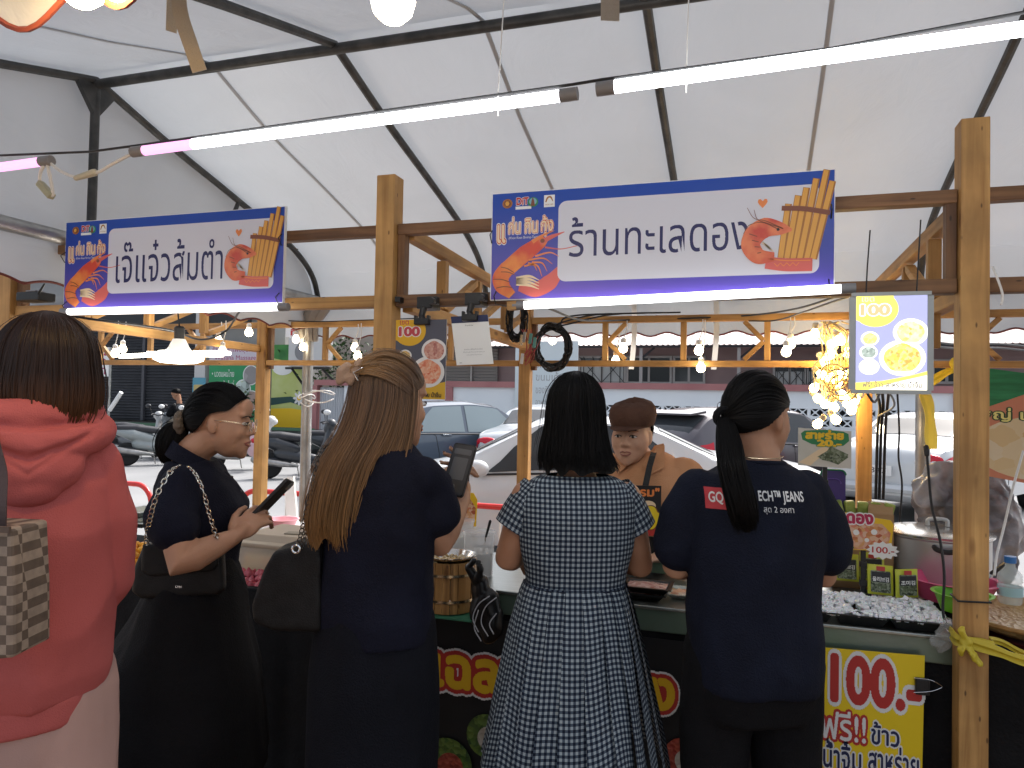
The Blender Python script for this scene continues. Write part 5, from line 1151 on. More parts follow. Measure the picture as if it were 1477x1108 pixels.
# ------------------------------------------------------------------ the stall holder
def person_f():
    d = 3.3; G = P(930, 700, d+.05); B = Body(G, -turn(28)); o = thing('person', 'stall holder in a brown cap and tan shirt, facing us behind the counter', 'person', (G.x, G.y, 0))
    hf = (-turn(26)-ZA*.04).normalized(); H = Head(P(911, 630, d), hf, 1.12)
    m = MB(); H.prims(m, 1.16)
    m.limb([B(0, -.02, 1.16), B(0, .0, 1.22), H(0, -.02, -.05)], [.075, .064, .060], 16)
    trunk(m, B, [(.6, .19, .15), (.8, .19, .15), (1.08, .2, .15), (1.18, .19, .12), (1.25, .13, .09), (1.28, .06, .06)]); legs(m, B, .66, .09, .09, .06, .04, knee=.36)
    for s in (-1, 1):
        w = B(s*.14, .26, .86); arm(m, B(s*.2, 0, 1.18), B(s*.25, .05, .95), w, (.055, .046, 0, .043, .035, .024)); hand(m, w, B.f-B.r*s*.4, -ZA, -1 if s > 0 else 1)
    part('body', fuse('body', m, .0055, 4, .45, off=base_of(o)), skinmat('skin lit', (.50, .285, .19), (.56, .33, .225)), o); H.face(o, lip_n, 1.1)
    sh = MB(); trunk(sh, B, [(.62, .215, .175), (.85, .215, .175), (1.03, .22, .175), (1.13, .225, .16), (1.20, .20, .13), (1.245, .15, .10), (1.28, .085, .08)])
    for s in (-1, 1): sh.limb([B(s*.18, 0, 1.195), B(s*.235, .01, 1.12), B(s*.262, .04, 1.0)], [.07, .08, .082], 20)
    part('shirt', fuse('shirt', sh, .008, 6, disp=folds(.009, (8, 8, 6), 31), off=base_of(o)), tan_m, o)
    cl = MB()
    for s in (-1, 1): cl.loft([[B(s*.055, .04, 1.315), B(s*.085, .0, 1.325), B(s*.10, .03, 1.315), B(s*.07, .07, 1.302)], [B(s*.03, .125, 1.24), B(s*.10, .06, 1.285), B(s*.125, .115, 1.23), B(s*.07, .160, 1.195)], [B(s*.028, .130, 1.235), B(s*.10, .064, 1.28), B(s*.127, .118, 1.225), B(s*.07, .164, 1.19)]])
    part('collar', cl, tan_m, o, sm=False, bevel=.003)
    cap = MB(); cm_ = cloth('brown cap cloth', (.075, .036, .025), (.10, .05, .034), 12)
    rg = []
    for z, k, sh_ in ((.048, 1.04, 0), (.060, 1.10, 0), (.088, 1.17, .0), (.115, 1.13, -.004), (.134, .94, -.008), (.145, .55, -.01), (.148, .12, -.012)):
        rg.append([H(.081*k*math.cos(a), -.014+sh_+.100*k*math.sin(a), z+.012*math.cos(a*8)*(1 if k > 1.1 else .2)*.4-.012*math.sin(a)) for a in [j*2*math.pi/32 for j in range(32)]])
    cap.loft(rg); cp_ = part('cap', cap, cm_, o)
    br = MB(); br.loft([[H(.078*math.cos(a), -.014+.098*math.sin(a)+ex*math.sin(a), .050-dz*.6*math.sin(a)) for a in [R_(18)+j*R_(144)/14 for j in range(15)]] for ex, dz in ((0, .0), (.04, .012), (.068, .026), (.068, .031), (.04, .018), (0, .006))], False); part('brim', br, cm_, cp_)
    line = [(-.95, .1, .2), (-.95, -.1, -.05), (-.8, -.5, -.45), (-.3, -.85, -.55), (.3, -.85, -.55), (.8, -.5, -.45), (.95, -.1, -.05), (.95, .1, .2)]
    hair(o, 'hair', hair_blk, H.C, [[onhead(H, slerp(q, (0, -.1, 1), 1-t), 1.02) for t in (.2, .5, .8, 1)] for q in line], 200, .005, .003, 10, seed=51, up=0)
    # apron with its strap
    ap = MB(); apn = mat('apron black', (.012, .012, .013), .7, bump=.2)
    ap.loft([[B(-.11+.0*w, .183+w, .93), B(.11, .183+w, .93), B(.19, .172+w, .62), B(-.19, .172+w, .62)] for w in (0, .006)]); A = part('apron', ap, apn, o, sm=False)
    def on(px_, py): return P(px_, py, d-.185)
    st = MB(); pts = [P(943, 652, d-.04), P(941, 658, d-.10), P(937, 672, d-.16), P(931, 700, d-.20), P(930, 712, d-.21)]
    st.loft([[p+rgt*.013, p+rgt*.013-away*.004, p-rgt*.013-away*.004, p-rgt*.013] for p in pts]); part('apron_strap', st, apn, o, sm=False)
    # printed black bib with yellow flower shape and lettering
    f_ = Fr(P(898, 772, d-.225), rgt, ZA); k = d/F; W, Hh = 55*k*.93, 72*k*.93
    bb = part('apron_bib', MB().plate([(0, 0), (W, 0), (W, Hh), (0, Hh)], f_, -.004, .004), pr_blk, o, sm=False)
    part('bib_print', MB().plate([(W*.1, 0), (W, 0), (W, Hh*.14), (W*.1, Hh*.16)], f_, .0006, .0008), pr_red, bb, sm=False)
    fl_ = []
    for j in range(60):
        a = j*2*math.pi/60; r_ = W*.36*(1+.13*math.cos(a*5)); fl_.append((W*.62+r_*math.cos(a)*1.15, Hh*.36+r_*math.sin(a)*.78))
    part('bib_print', MB().plate([(W*.62+(x-W*.62)*1.08, Hh*.36+(y-Hh*.36)*1.08) for x, y in fl_], f_, .0008, .0006), pr_brn, bb, sm=False); part('bib_print', MB().plate(fl_, f_, .0015, .0006), mat('printed lemon', (.80, .60, .02), .5), bb, sm=False)
    part('bib_print', MB().plate(ell(W*.66, Hh*.60, W*.20, Hh*.10), f_, .0006, .0004), pr_cream, bb, sm=False)
    writing('bib_lettering', 'กรม"', f_, (W*.22, Hh*.78, W*.96, Hh*.96), pr_or, bb, .002, bold=.04, rows=40)
    shoes(o, B, .09, (0, 0), shoe_blk)
person_f()
# ================================================================== counters
st_top = mat('brushed steel', (.36, .38, .36), .28, .9, (.30, .33, .31), 5, bump=.05, bscale=80, stretch=(1, 12, 1))
st_grn = mat('steel with painted green reflection', (.13, .21, .15), .3, .55, (.20, .24, .21), 2.2, bump=.04)  # greenish reflection on the steel is put into its base colour
cl_blk = cloth('black table cloth', (.006, .006, .007), (.011, .011, .012), 5, .3, 90)
def hung(mb, x0, x1, y, z0, z1, amp=.008, per=.21, seed=0, n=70):
    return mb.grid(lambda u, v: V((x0+(x1-x0)*u, y+amp*(1-v*.7)*(math.sin(u*(x1-x0)*6.28/per+seed)+.5*math.sin(u*(x1-x0)*14/per+2))+.006*noise.noise(V((u*9, v*4, seed))), z0+(z1-z0)*v)), n, 14)
ct = thing('counter', 'steel topped serving counter with a black cloth skirt, under the right hand sign', 'counter', (.95, .45, 0), 'stall counters')
part('counter_top', MB().box((.985, .47, .762), (1.95, .68, .028)), st_top, ct, sm=False, bevel=.004)
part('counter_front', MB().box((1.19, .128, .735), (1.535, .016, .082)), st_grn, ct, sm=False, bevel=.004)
part('counter_lip', MB().box((1.19, .118, .779), (1.535, .014, .012)), st_top, ct, sm=False, bevel=.003)
m = MB(); hung(m, .01, 1.955, .125, .02, .70, seed=1); part('cloth_skirt', m, cl_blk, ct, autos=False)
for x in (.06, 1.9):
    for y in (.2, .76): part('leg', MB().box((x, y, .375), (.04, .04, .75)), steel_gy, ct, sm=False)
c2 = thing('counter', 'black clothed counter under the left hand sign', 'counter', (-1.0, .3, 0), 'stall counters')
part('counter_top', MB().box((-1.0, .26, .735), (1.88, .70, .03)), cl_blk, c2, sm=False, bevel=.006)
m = MB(); hung(m, -1.94, -.06, -.10, .02, .74, seed=4, amp=.012); part('cloth_skirt', m, cl_blk, c2, autos=False)
for x in (-1.88, -.12):
    for y in (-.02, .55): part('leg', MB().box((x, y, .36), (.04, .04, .72)), steel_gy, c2, sm=False)
c3 = thing('counter', 'black clothed counter beyond the right post, at the picture edge', 'counter', (2.9, .4, 0), 'stall counters')
part('counter_top', MB().box((2.93, .46, .735), (1.85, .74, .03)), cl_blk, c3, sm=False, bevel=.006); m = MB(); hung(m, 2.02, 3.84, .085, .02, .74, seed=7, amp=.012); part('cloth_skirt', m, cl_blk, c3, autos=False)
for x in (2.1, 3.8): part('leg', MB().box((x, .7, .36), (.04, .04, .72)), steel_gy, c3, sm=False)
# lettering and dish pictures on the black skirt
FY = .098
fc = Fr((0, FY, 0), XA, ZA)
def zf(x, y): q = PY(x, y, FY); return q.x, q.z
bann = thing('counter_banner', 'black banner with yellow Thai lettering and round dish pictures on the counter front', 'banner', (.9, FY, .3))
part('banner_sheet', MB().plate([(.02, .03), (1.50, .03), (1.50, .675), (.02, .675)], Fr((0, FY+.012, 0), XA, ZA), 0, .002), mat('black vinyl', (.007, .007, .008), .55, 0, (.012, .012, .013), 4), bann, sm=False)
def bx_(a, b): p, q = zf(*a), zf(*b); return (p[0], p[1], q[0], q[1])
L3 = [(pr_pw, .17), (pr_red, .125), (mat('printed amber', (.80, .48, .02), .45), .045)]
outlined('lettering', 'าเฉลา', fc, (zf(612, 0)[0], zf(640, 992)[1], zf(768, 0)[0], zf(640, 942)[1]), L3, bann, .001, 60)
outlined('lettering', 'ดอง', fc, (zf(878, 0)[0], zf(940, 1024)[1], zf(988, 0)[0], zf(940, 975)[1]), L3, bann, .001, 60)
leafm = cells('salad leaves', [(.05, .12, .02), (.14, .22, .04), (.30, .34, .10), (.03, .07, .02)], 55); meatm = cells('red cured meat', [(.30, .03, .02), (.45, .09, .05), (.55, .22, .16), (.22, .03, .02)], 70)
whitf = cells('pale food', [(.55, .5, .42), (.4, .34, .26), (.62, .58, .5)], 60)
for (x, y, r, mm, m2) in ((646, 1102, 37, leafm, meatm), (702, 1062, 31, leafm, whitf), (987, 1095, 30, meatm, whitf), (606, 1050, 14, meatm, None)):
    u, v = zf(x, y); rr = r*((V((u, FY, v))-EYE).dot(fwd))/F
    if m2: part('dish_picture', MB().plate(ell(u, v, rr), fc, .0004, .0008), mm, bann, sm=False); part('dish_picture', MB().plate(ell(u+rr*.1, v-rr*.1, rr*.55), fc, .0014, .0006), m2, bann, sm=False)
    else: part('dish_picture', MB().plate(ell(u, v, rr*.6, rr*1.8), fc, .0004, .0008), mm, bann, sm=False)
# yellow price poster
yp = thing('price_poster', 'yellow price poster reading 100.- with red and navy Thai lettering, clipped to the counter front', 'poster', (1.65, .09, .4))
fy = Fr((0, .083, 0), XA, ZA)
def zy(x, y): q = PY(x, y, .083); return q.x, q.z
x0, zt = zy(1150, 931); x1, zt2 = zy(1334, 946); ypm = mat('yellow vinyl', (.84, .60, .012), .42, 0, (.88, .64, .02), 3, bump=.12, bscale=6)
part('poster_sheet', MB().plate([(x0, .09), (x1-.01, .09), (x1, zt2), (x0, zt)], fy, -.003, .003), ypm, yp, sm=False)
def by(a, b): p, q = zy(*a), zy(*b); return (p[0], p[1], q[0], q[1])
outlined('lettering', '100.-', fy, by((1197, 1013), (1331, 955)), [(pr_pw, .10), (pr_red, .045)], yp, .001, 60)
outlined('lettering', 'ฟรี!!', fy, by((1184, 1064), (1250, 1030)), [(pr_red, .09), (pr_pw, .02)], yp, .001, 60)
navy_i = mat('printed navy', (.012, .02, .08), .45)
outlined('lettering', 'ข้าว', fy, by((1256, 1073), (1298, 1045)), [(pr_pw, .09), (navy_i, .025)], yp, .001, 50); outlined('lettering', 'น้ำจิ้ม', fy, by((1187, 1106), (1243, 1074)), [(pr_pw, .09), (navy_i, .025)], yp, .001, 50); outlined('lettering', 'สาหร่าย', fy, by((1252, 1112), (1326, 1082)), [(pr_pw, .09), (navy_i, .025)], yp, .001, 50)
bc_ = thing('binder_clip', 'black binder clip with silver loops on the edge of the yellow poster', 'clip', PY(1322, 990, .08))
part('clip_body', MB().box(PY(1330, 990, .078), (.040, .022, .05), None), black_pl, bc_, sm=False, bevel=.003)
for a, b in (((1318, 978), (1355, 990)), ((1318, 999), (1355, 992))): part('wire_loop', MB().tube(cr([PY(a[0], a[1], .064), PY(a[0]+24, (a[1]+990)/2+(-3 if a[1] < 985 else 3), .062), PY(1356, 988 if a[1] < 985 else 993, .062), PY(1359, 990.5, .062)], 5), .0011, 6), chrome, bc_)
# ================================================================== things on the right hand counter
icem = mat('ice', (.88, .90, .91), .12, 0, (.96, .97, .98), 20, spec=.6, trans=.05, ior=1.31, sss=.25)
tray_b = mat('black tray plastic', (.012, .012, .012), .3)
def tray(o, x0, x1, y0, y1, z, h, m, t=.004):
    mb = MB(); mb.loft([[V((a, b, c)) for a, b in ((x0+i, y0+i), (x1-i, y0+i), (x1-i, y1-i), (x0+i, y1-i))] for i, c in ((.02, z), (0, z+h), (-.008, z+h), (-.008, z+h+.003), (t, z+h+.003), (.02+t, z+t))], True, (True, True)); part('tray_shell', mb, m, o, sm=False)
rnd = random.Random(11)
for i, (a, b) in enumerate(((1.44, 1.606), (1.609, 1.775), (1.778, 1.945))):
    o = thing('ice_tray', ('black tray heaped with clear ice, beside the back of the navy T-shirt', 'black tray heaped with clear ice, the middle one of three', 'black tray heaped with clear ice, nearest the right post')[i], 'tray', ((a+b)/2, .27, .776), 'trays of ice')
    tray(o, a, b, .15, .44, .777, .035, tray_b)
    ic = MB()
    for k in range(420):
        u, v = rnd.random(), rnd.random(); hh = .026*math.sin(u*3.14)**.5*math.sin(v*3.14)**.5
        p = V((a-.003+u*(b-a+.006), .150+v*.285, .808+rnd.random()*hh+.005)); s = rnd.uniform(.006, .015); rot = Matrix.Rotation(rnd.uniform(0, 3), 3, 'X') @ Matrix.Rotation(rnd.uniform(0, 3), 3, 'Z')
        ic.box(p, (s*rnd.uniform(.7, 1.5), s*rnd.uniform(.7, 1.5), s*rnd.uniform(.5, 1.1)), rot)
    q = part('crushed_ice', ic, icem, o, sm=False, bevel=.0015); q['kind'] = 'stuff'
for i, (p, s) in enumerate((((1.47, .40, .835), .034), ((1.505, .385, .833), .030), ((1.55, .41, .825), .026))):
    pass
# seaweed packets
yl = mat('packet yellow green', (.55, .58, .05), .35, bump=.15, bscale=30); seaw = cells('seaweed flakes', [(.02, .03, .012), (.10, .13, .06), (.035, .05, .02), (.25, .28, .2)], 130, bump=.2)
def packet(px_, py_, Y, w, h, label, lean, txt, gold=True, grp='seaweed packets'):
    p = PY(px_, py_, Y); o = thing('seaweed_packet', label, 'packet', p, grp); ax = V((math.cos(lean*.4), math.sin(lean*.4), lean*.12)).normalized(); f = Fr(p, ax, (ZA+YA*.18).normalized())
    g_ = MB()
    def q(u, v, s): return f.pt((u-.5)*w, v*h, s*.011*math.sin(math.pi*min(1, max(0, u)))**.6*math.sin(math.pi*v)**.5+ .002*s)
    for s in (1, -1): g_.grid(lambda u, v: q(u, v, s), 8, 8)
    part('packet_wrap', g_, yl, o)
    part('packet_front', MB().plate(rrect(-w*.39, h*.08, w*.39, h*.80, .004), f, .0135, .001), seaw, o, sm=False); part('packet_label', MB().plate([(-w*.36, h*.42), (w*.36, h*.42), (w*.36, h*.76), (-w*.36, h*.76)], f, .0148, .0006), pr_blk, o, sm=False)
    part('packet_label', MB().plate(rrect(-w*.16, h*.80, w*.18, h*.95, .002), f, .0135, .0008), pr_red, o, sm=False)
    writing('lettering', txt, f, (-w*.32, h*.44, w*.32, h*.60), pr_pw, o, .0158, bold=.03, rows=36)
packet(1270, 858, .40, .083, .105, 'yellow seaweed packet with a black label standing behind the ice, beside the black clip stand', -.1, '올리브김'); packet(1308, 862, .385, .075, .098, 'yellow seaweed packet with pale lettering leaning behind the ice, nearest the green bowl', .5, '조미김')
packet(1221, 838, .50, .085, .10, 'seaweed packet half behind the sleeve of the navy T-shirt, low in its carton', 0, '올리브김'); packet(1258, 838, .55, .085, .105, 'seaweed packet standing behind the black clip stand', 0, '재래김')
crt = thing('snack_carton', 'open brown carton full of green snack packets behind the food sign', 'carton', PY(1240, 770, .78)); cbm = mat('brown card', (.32, .19, .09), .8, 0, (.38, .24, .12), 8)
cx0, cz0 = PY(1200, 800, .70).x, .78; cx1 = PY(1288, 800, .70).x
cm_ = MB(); ztop = PY(1240, 738, .75).z
for a in ((cx0, .70, cx1, .70), (cx0, .86, cx1, .86), (cx0, .70, cx0, .86), (cx1, .70, cx1, .86)): cm_.beam((a[0], a[1], (cz0+ztop)/2), (a[2], a[3], (cz0+ztop)/2), .006, ztop-cz0)
part('carton_wall', cm_, cbm, crt, sm=False); part('carton_flap', MB().loft([[V((cx1-.09, .70, ztop)), V((cx1, .70, ztop)), V((cx1+.01, .76, ztop+.035)), V((cx1-.08, .77, ztop+.04))], [V((cx1-.09, .702, ztop+.003)), V((cx1, .702, ztop+.003)), V((cx1+.01, .762, ztop+.038)), V((cx1-.08, .772, ztop+.043))]]), cbm, crt, sm=False)
grn_p = mat('green snack pack', (.22, .30, .05), .3, 0, (.35, .42, .10), 25, bump=.2)
for k in range(5): x = cx0+.03+k*.045; part('snack_pack', MB().box((x, .76+.01*(k % 2), ztop-.005), (.04, .035, .09), Matrix.Rotation(.12*(k-2), 3, 'Y')), grn_p, crt, sm=False, bevel=.006)
for k in range(3):
    p = PY(1195+k*24, 836, .62); o = thing('snack_pouch', ('brown snack pouch lying by the right sleeve of the navy T-shirt', 'brown snack pouch lying in the middle of three by the clip stand', 'brown snack pouch lying right beside the clip stand')[k], 'pouch', p, 'brown snack pouches'); part('pouch_body', fuse('pouch', MB().ball(p+ZA*.016, (.042, .035, .016), 16, 10).box(p+V((.04, 0, .014)), (.02, .05, .004)), .004, 3, off=base_of(o)), mat('brown pouch', (.25, .14, .04), .35, bump=.3, bscale=40) if 'brown pouch' not in bpy.data.materials else bpy.data.materials['brown pouch'], o); part('pouch_label', MB().plate(rrect(-.022, -.012, .022, .012, .003), Fr(p+V((0, -.03, .024)), XA, (ZA+YA*.8).normalized()), .006, .001), grn_p, o, sm=False)
# clip stands with signs
def clip_stand(px_, y0, y1, Y, label):
    a, b = PY(px_, y0, Y), PY(px_, y1, Y); o = thing('clip_stand', label, 'stand', b, 'black clip stands'); s = .012
    part('stand_pole', MB().beam(b, a, .017, .014, YA), black_pl, o, sm=False, bevel=.002); part('stand_knuckle', MB().box(a.lerp(b, .35), (.024, .022, .02)), black_pl, o, sm=False, bevel=.003); part('stand_knuckle', MB().box(a.lerp(b, .75), (.026, .024, .022)), black_pl, o, sm=False, bevel=.003)
    part('clip_jaw', MB().box(a+ZA*.012, (.05, .02, .022)).box(a+ZA*.024+V((-.022, 0, 0)), (.008, .02, .02)).box(a+ZA*.024+V((.022, 0, 0)), (.008, .02, .02)), black_pl, o, sm=False, bevel=.002)
    part('stand_foot', MB().box(b+ZA*.004, (.05, .05, .012)), black_pl, o, sm=False, bevel=.002); return o
clip_stand(1245, 790, 858, .42, 'black clip stand holding the pickled food sign, behind the ice')
sg = thing('food_sign', 'cut out food sign with pink lettering งดอง and a white 100.- burst, over the ice trays', 'sign', PY(1245, 790, .40)); fs = Fr(PY(1205, 800, .40), XA, ZA); KD = ((fs.o-EYE).dot(fwd))/F
S = lambda x, y: ((x-1205)*KD*.93, (800-y)*KD)
part('sign_board', MB().plate([S(1196, 792), S(1282, 790), S(1286, 752), S(1282, 746), S(1262, 744), S(1225, 738), S(1196, 742)], fs, -.003, .003), pr_yel, sg, sm=False)
foodm = cells('pickled food print', [(.40, .06, .02), (.62, .30, .10), (.68, .45, .32), (.30, .12, .05), (.60, .12, .05)], 75, bump=.1)
part('dish_picture', MB().plate([S(1196, 790), S(1238, 790), S(1278, 786), S(1282, 764), S(1270, 752), S(1225, 752), S(1196, 756)], fs, .0006, .0008), foodm, sg, sm=False); part('dish_picture', MB().plate([S(1196, 790), S(1232, 789), S(1226, 780), S(1210, 776), S(1196, 774)], fs, .0016, .0006), leafm, sg, sm=False)
for x, y, r in ((1234, 766, 4), (1259, 764, 4), (1249, 776, 3)): part('dish_picture', MB().plate(ell(*S(x, y), r*KD), fs, .0016, .0006), pr_pw, sg, sm=False)
outlined('lettering', 'งดอง', fs, (*S(1206, 754), *S(1258, 739)), [(pr_pw, .14), (mat('printed magenta', (.45, .02, .08), .45), .05)], sg, .0022, 50)
bz = [(S(1271, 789)[0]+(24 if k % 2 == 0 else 19)*KD*.9*math.cos(k*.2618), S(1271, 789)[1]+(13 if k % 2 == 0 else 10)*KD*math.sin(k*.2618)) for k in range(24)]
part('price_burst', MB().plate(bz, fs, .003, .001), pr_pw, sg, sm=False); writing('lettering', '100.-', fs, (*S(1256, 793), *S(1287, 784)), pr_red, sg, .0046, bold=.02, rows=40)
clip_stand(1190, 672, 740, .62, 'black clip stand holding the green and yellow 20.- sign')
sg = thing('food_sign', 'price card with yellow lettering สาหร่าย 20.- over a picture of dried seaweed', 'sign', PY(1187, 670, .60)); fs = Fr(PY(1151, 672, .60), XA, (ZA+YA*.05).normalized()); KD = ((fs.o-EYE).dot(fwd))/F
S = lambda x, y: ((x-1151)*KD*.95, (672-y)*KD)
part('sign_board', MB().plate([S(1151, 671), S(1225, 673), S(1225, 620), S(1151, 617)], fs, -.003, .003), mat('printed pale grey', (.55, .53, .46), .45, 0, (.62, .60, .55), 10), sg, sm=False)
part('sign_print', MB().plate([S(1152, 667), S(1168, 671), S(1196, 646), S(1186, 643)], fs, .0004, .0006), pr_cream, sg, sm=False)
gb = [S(1157, 634), S(1155, 625), S(1160, 621), S(1190, 619), S(1214, 621), S(1221, 624), S(1222, 634), S(1214, 641), S(1196, 643), S(1170, 640)]; part('sign_print', MB().plate(gb, fs, .0005, .0006), pr_grn, sg, sm=False)
for k in range(3): part('dish_picture', MB().plate([S(1178+k*3, 658+k*2), S(1207, 668-k), S(1221, 657-k*2), S(1196, 646-k*2)], fs, .001+.0008*k, .0006), seaw, sg, sm=False)
outlined('lettering', 'สาหร่าย', fs, (*S(1161, 633), *S(1215, 619)), [(pr_grn, .12), (pr_yel, .06)], sg, .002, 44); outlined('lettering', '20.-', fs, (*S(1177, 643), *S(1212, 633)), [(pr_grn, .12), (pr_yel, .06)], sg, .0026, 40)
pt_ = thing('purple_tray', 'purple plastic tray with green rim standing on edge behind the price card', 'tray', PY(1200, 720, .80)); fs = Fr(PY(1183, 745, .80), XA, ZA); KD = ((fs.o-EYE).dot(fwd))/F
part('tray_panel', MB().plate(rrect(0, 0, 33*KD, 68*KD, .02), fs, 0, .006), mat('purple plastic', (.06, .035, .20), .4), pt_, sm=False); part('tray_rim', MB().tube([fs.pt(x, y, .008) for x, y in rrect(0, 0, 33*KD, 68*KD, .02)], .004, 6), mat('green rim plastic', (.03, .22, .12), .4), pt_)
part('tray_rib', MB().tube([fs.pt(x, y, .008) for x, y in rrect(.012, 0, 33*KD-.018, 55*KD, .02)], .003, 6), mat('violet plastic', (.12, .07, .32), .4), pt_)
# pot, basin, bowl
pt = PY(1352, 800, .80); pt.z = .776; po = thing('cooking_pot', 'big aluminium pot with a flat lid and black side handle, behind the right post', 'pot', pt); alu = mat('aluminium', (.50, .50, .49), .36, .65, (.56, .56, .55), 4, bump=.03)
kk = ((PY(1352, 800, .80)-EYE).dot(fwd))/F; zl = PY(1320, 775, .66).z; rr = .185
part('pot_wall', MB().lathe([(rr*.97, 0), (rr, .01), (rr, zl-.776-.01), (rr+.006, zl-.776-.004), (rr+.006, zl-.776)], pt, 40), alu, po)
part('pot_lid', MB().lathe([(rr+.012, zl-.776+.001), (rr+.014, zl-.776+.010), (rr*.9, zl-.776+.018), (rr*.5, zl-.776+.026), (.02, zl-.776+.028)], pt, 40), mat('polished aluminium', (.62, .62, .60), .2, .85), po)
part('lid_knob', MB().tube(cr([pt+V((-.035, 0, zl-.776+.03)), pt+V((-.03, 0, zl-.776+.055)), pt+V((.03, 0, zl-.776+.055)), pt+V((.035, 0, zl-.776+.03))], 4), .008, 8), alu, po)
hp = [PY(x, y, .60) for x, y in ((1346, 786), (1350, 795), (1366, 799), (1384, 797))]
part('pot_handle', MB().tube(cr([PY(1347, 785, .66), PY(1350, 792, .60), PY(1366, 797, .585), PY(1385, 795, .59), PY(1390, 790, .66)], 5), .010, 8), black_pl, po)
def basin(name, px_, py_, Y, r, h, m, label, cat):
    p = PY(px_, py_, Y); o = thing(name, label, cat, V((p.x, p.y, p.z-h)))
    part('basin_wall', MB().lathe([(r*.72, 0), (r*.80, h*.3), (r*.95, h*.92), (r*1.06, h*.97), (r*1.07, h), (r*.94, h*.99), (r*.78, h*.3), (r*.70, .006), (.01, .006)], V((p.x, p.y, p.z-h)), 40), m, o); return o, V((p.x, p.y, p.z-h))
pkm = mat('pink plastic', (.72, .09, .22), .35, 0, (.76, .12, .27), 3)
b1, q = basin('wash_basin', 1374, 834, .52, .15, .075, pkm, 'bright pink plastic basin half behind the right post', 'basin')
b1, q = basin('mixing_bowl', 1388, 855, .30, .088, .06, mat('lime plastic', (.17, .46, .02), .35), 'lime green plastic bowl in front of the pink basin', 'bowl')
# meat trays on the left of the counter
meat_f = cells('wrapped meat', [(.42, .20, .17), (.55, .40, .36), (.60, .55, .52), (.35, .12, .10)], 60, rough=.12, bump=.5)
for i, (x, y, z) in enumerate(((925, 858, .780), (932, 849, .806))):
    p = PZ(x, y+6, z); o = thing('meat_tray', ('lower black tray of film wrapped meat beside the gingham dress', 'upper black tray of film wrapped meat, stacked near the gingham dress')[i], 'tray', p, 'meat trays'); tray(o, p.x-.085, p.x+.085, p.y-.03, p.y+.10, z, .022, tray_b)
    part('wrapped_meat', MB().grid(lambda u, v: V((p.x-.072+.144*u, p.y-.018+.104*v, z+.020+.010*math.sin(u*3.14)*math.sin(v*3.14)+.003*noise.noise(V((u*9, v*9, i))))), 16, 10), meat_f, o)
p = PZ(980, 862, .78); o = thing('salad_pack', 'clear pack of greens and orange salmon between the meat trays and the navy T-shirt', 'pack', p); tray(o, p.x-.045, p.x+.05, p.y-.035, p.y+.10, .779, .018, glassm('clear pack', (.8, .85, .8), .35)); part('pack_food', MB().grid(lambda u, v: V((p.x-.036+.078*u, p.y-.022+.108*v, .792+.006*noise.noise(V((u*7, v*7, 2))))), 12, 12), cells('salmon and greens', [(.10, .20, .04), (.55, .18, .08), (.62, .58, .5), (.16, .28, .07), (.6, .25, .12)], 38), o)
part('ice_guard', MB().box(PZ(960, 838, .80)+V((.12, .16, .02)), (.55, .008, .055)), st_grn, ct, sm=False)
# jar, steamer, bags between the long haired woman and the gingham dress
p = PY(648, 838, .12); sz = p.z; rad = .105; so_ = thing('steamer_tub', 'round wooden steamer tub with a metal bowl of food, left of the gingham dress', 'tub', V((p.x, .12, .735)))
twd = wood('tub staves', 2, (.22, .10, .03), (.50, .27, .09), .4); b_ = V((p.x, .12, .70)); zt_ = PY(648, 812, .05).z
h_ = zt_-.70; tb = MB()
for k in range(22):
    a0, a1 = k*2*math.pi/22+.01, (k+1)*2*math.pi/22-.01; r0_, r1_ = rad-.012, rad+.002*(k % 2); vs = []
    for z in (0, h_):
        for r_ in (r0_, r1_):
            for a in (a0, a1): vs.append(b_+V((r_*math.cos(a), r_*math.sin(a), z)))
    tb.add(vs, [(0, 1, 3, 2), (4, 6, 7, 5), (0, 4, 5, 1), (2, 3, 7, 6), (0, 2, 6, 4), (1, 5, 7, 3)])
part('stave', tb, twd, so_, sm=False)
for z in (.045, h_-.045): part('metal_hoop', MB().lathe([(rad+.001, z-.005), (rad+.0045, z-.005), (rad+.0045, z+.005), (rad+.001, z+.005)], b_, 40, cap=(False, False)), brass, so_)
part('metal_bowl', MB().lathe([(rad*.6, h_-.03), (rad*.93, h_+.016), (rad*.98, h_+.017), (rad*.98, h_+.019), (rad*.92, h_+.018), (rad*.58, h_-.027)], b_, 40), chrome, so_)
fm = cells('fried snack', [(.38, .22, .08), (.55, .40, .18), (.25, .12, .05), (.60, .52, .36)], 90); rnd = random.Random(5); fb = MB()
for k in range(60): a, r_ = rnd.uniform(0, 6.28), rad*.75*math.sqrt(rnd.random()); fb.ball(b_+V((r_*math.cos(a), r_*math.sin(a), h_-.012+rnd.random()*.012)), (rnd.uniform(.008, .016), rnd.uniform(.006, .014), rnd.uniform(.005, .010)), 8, 6, Matrix.Rotation(rnd.uniform(0, 3), 3, 'Z'))
q = part('snack_pieces', fb, fm, so_); q['kind'] = 'stuff'
part('green_mat', MB().box(V((p.x+.02, .10, .692)), (.24, .2, .006)), mat('green mat', (.04, .18, .10), .6), so_, sm=False)
clr = glassm('clear plastic tub', (.85, .87, .87), .42, .12)
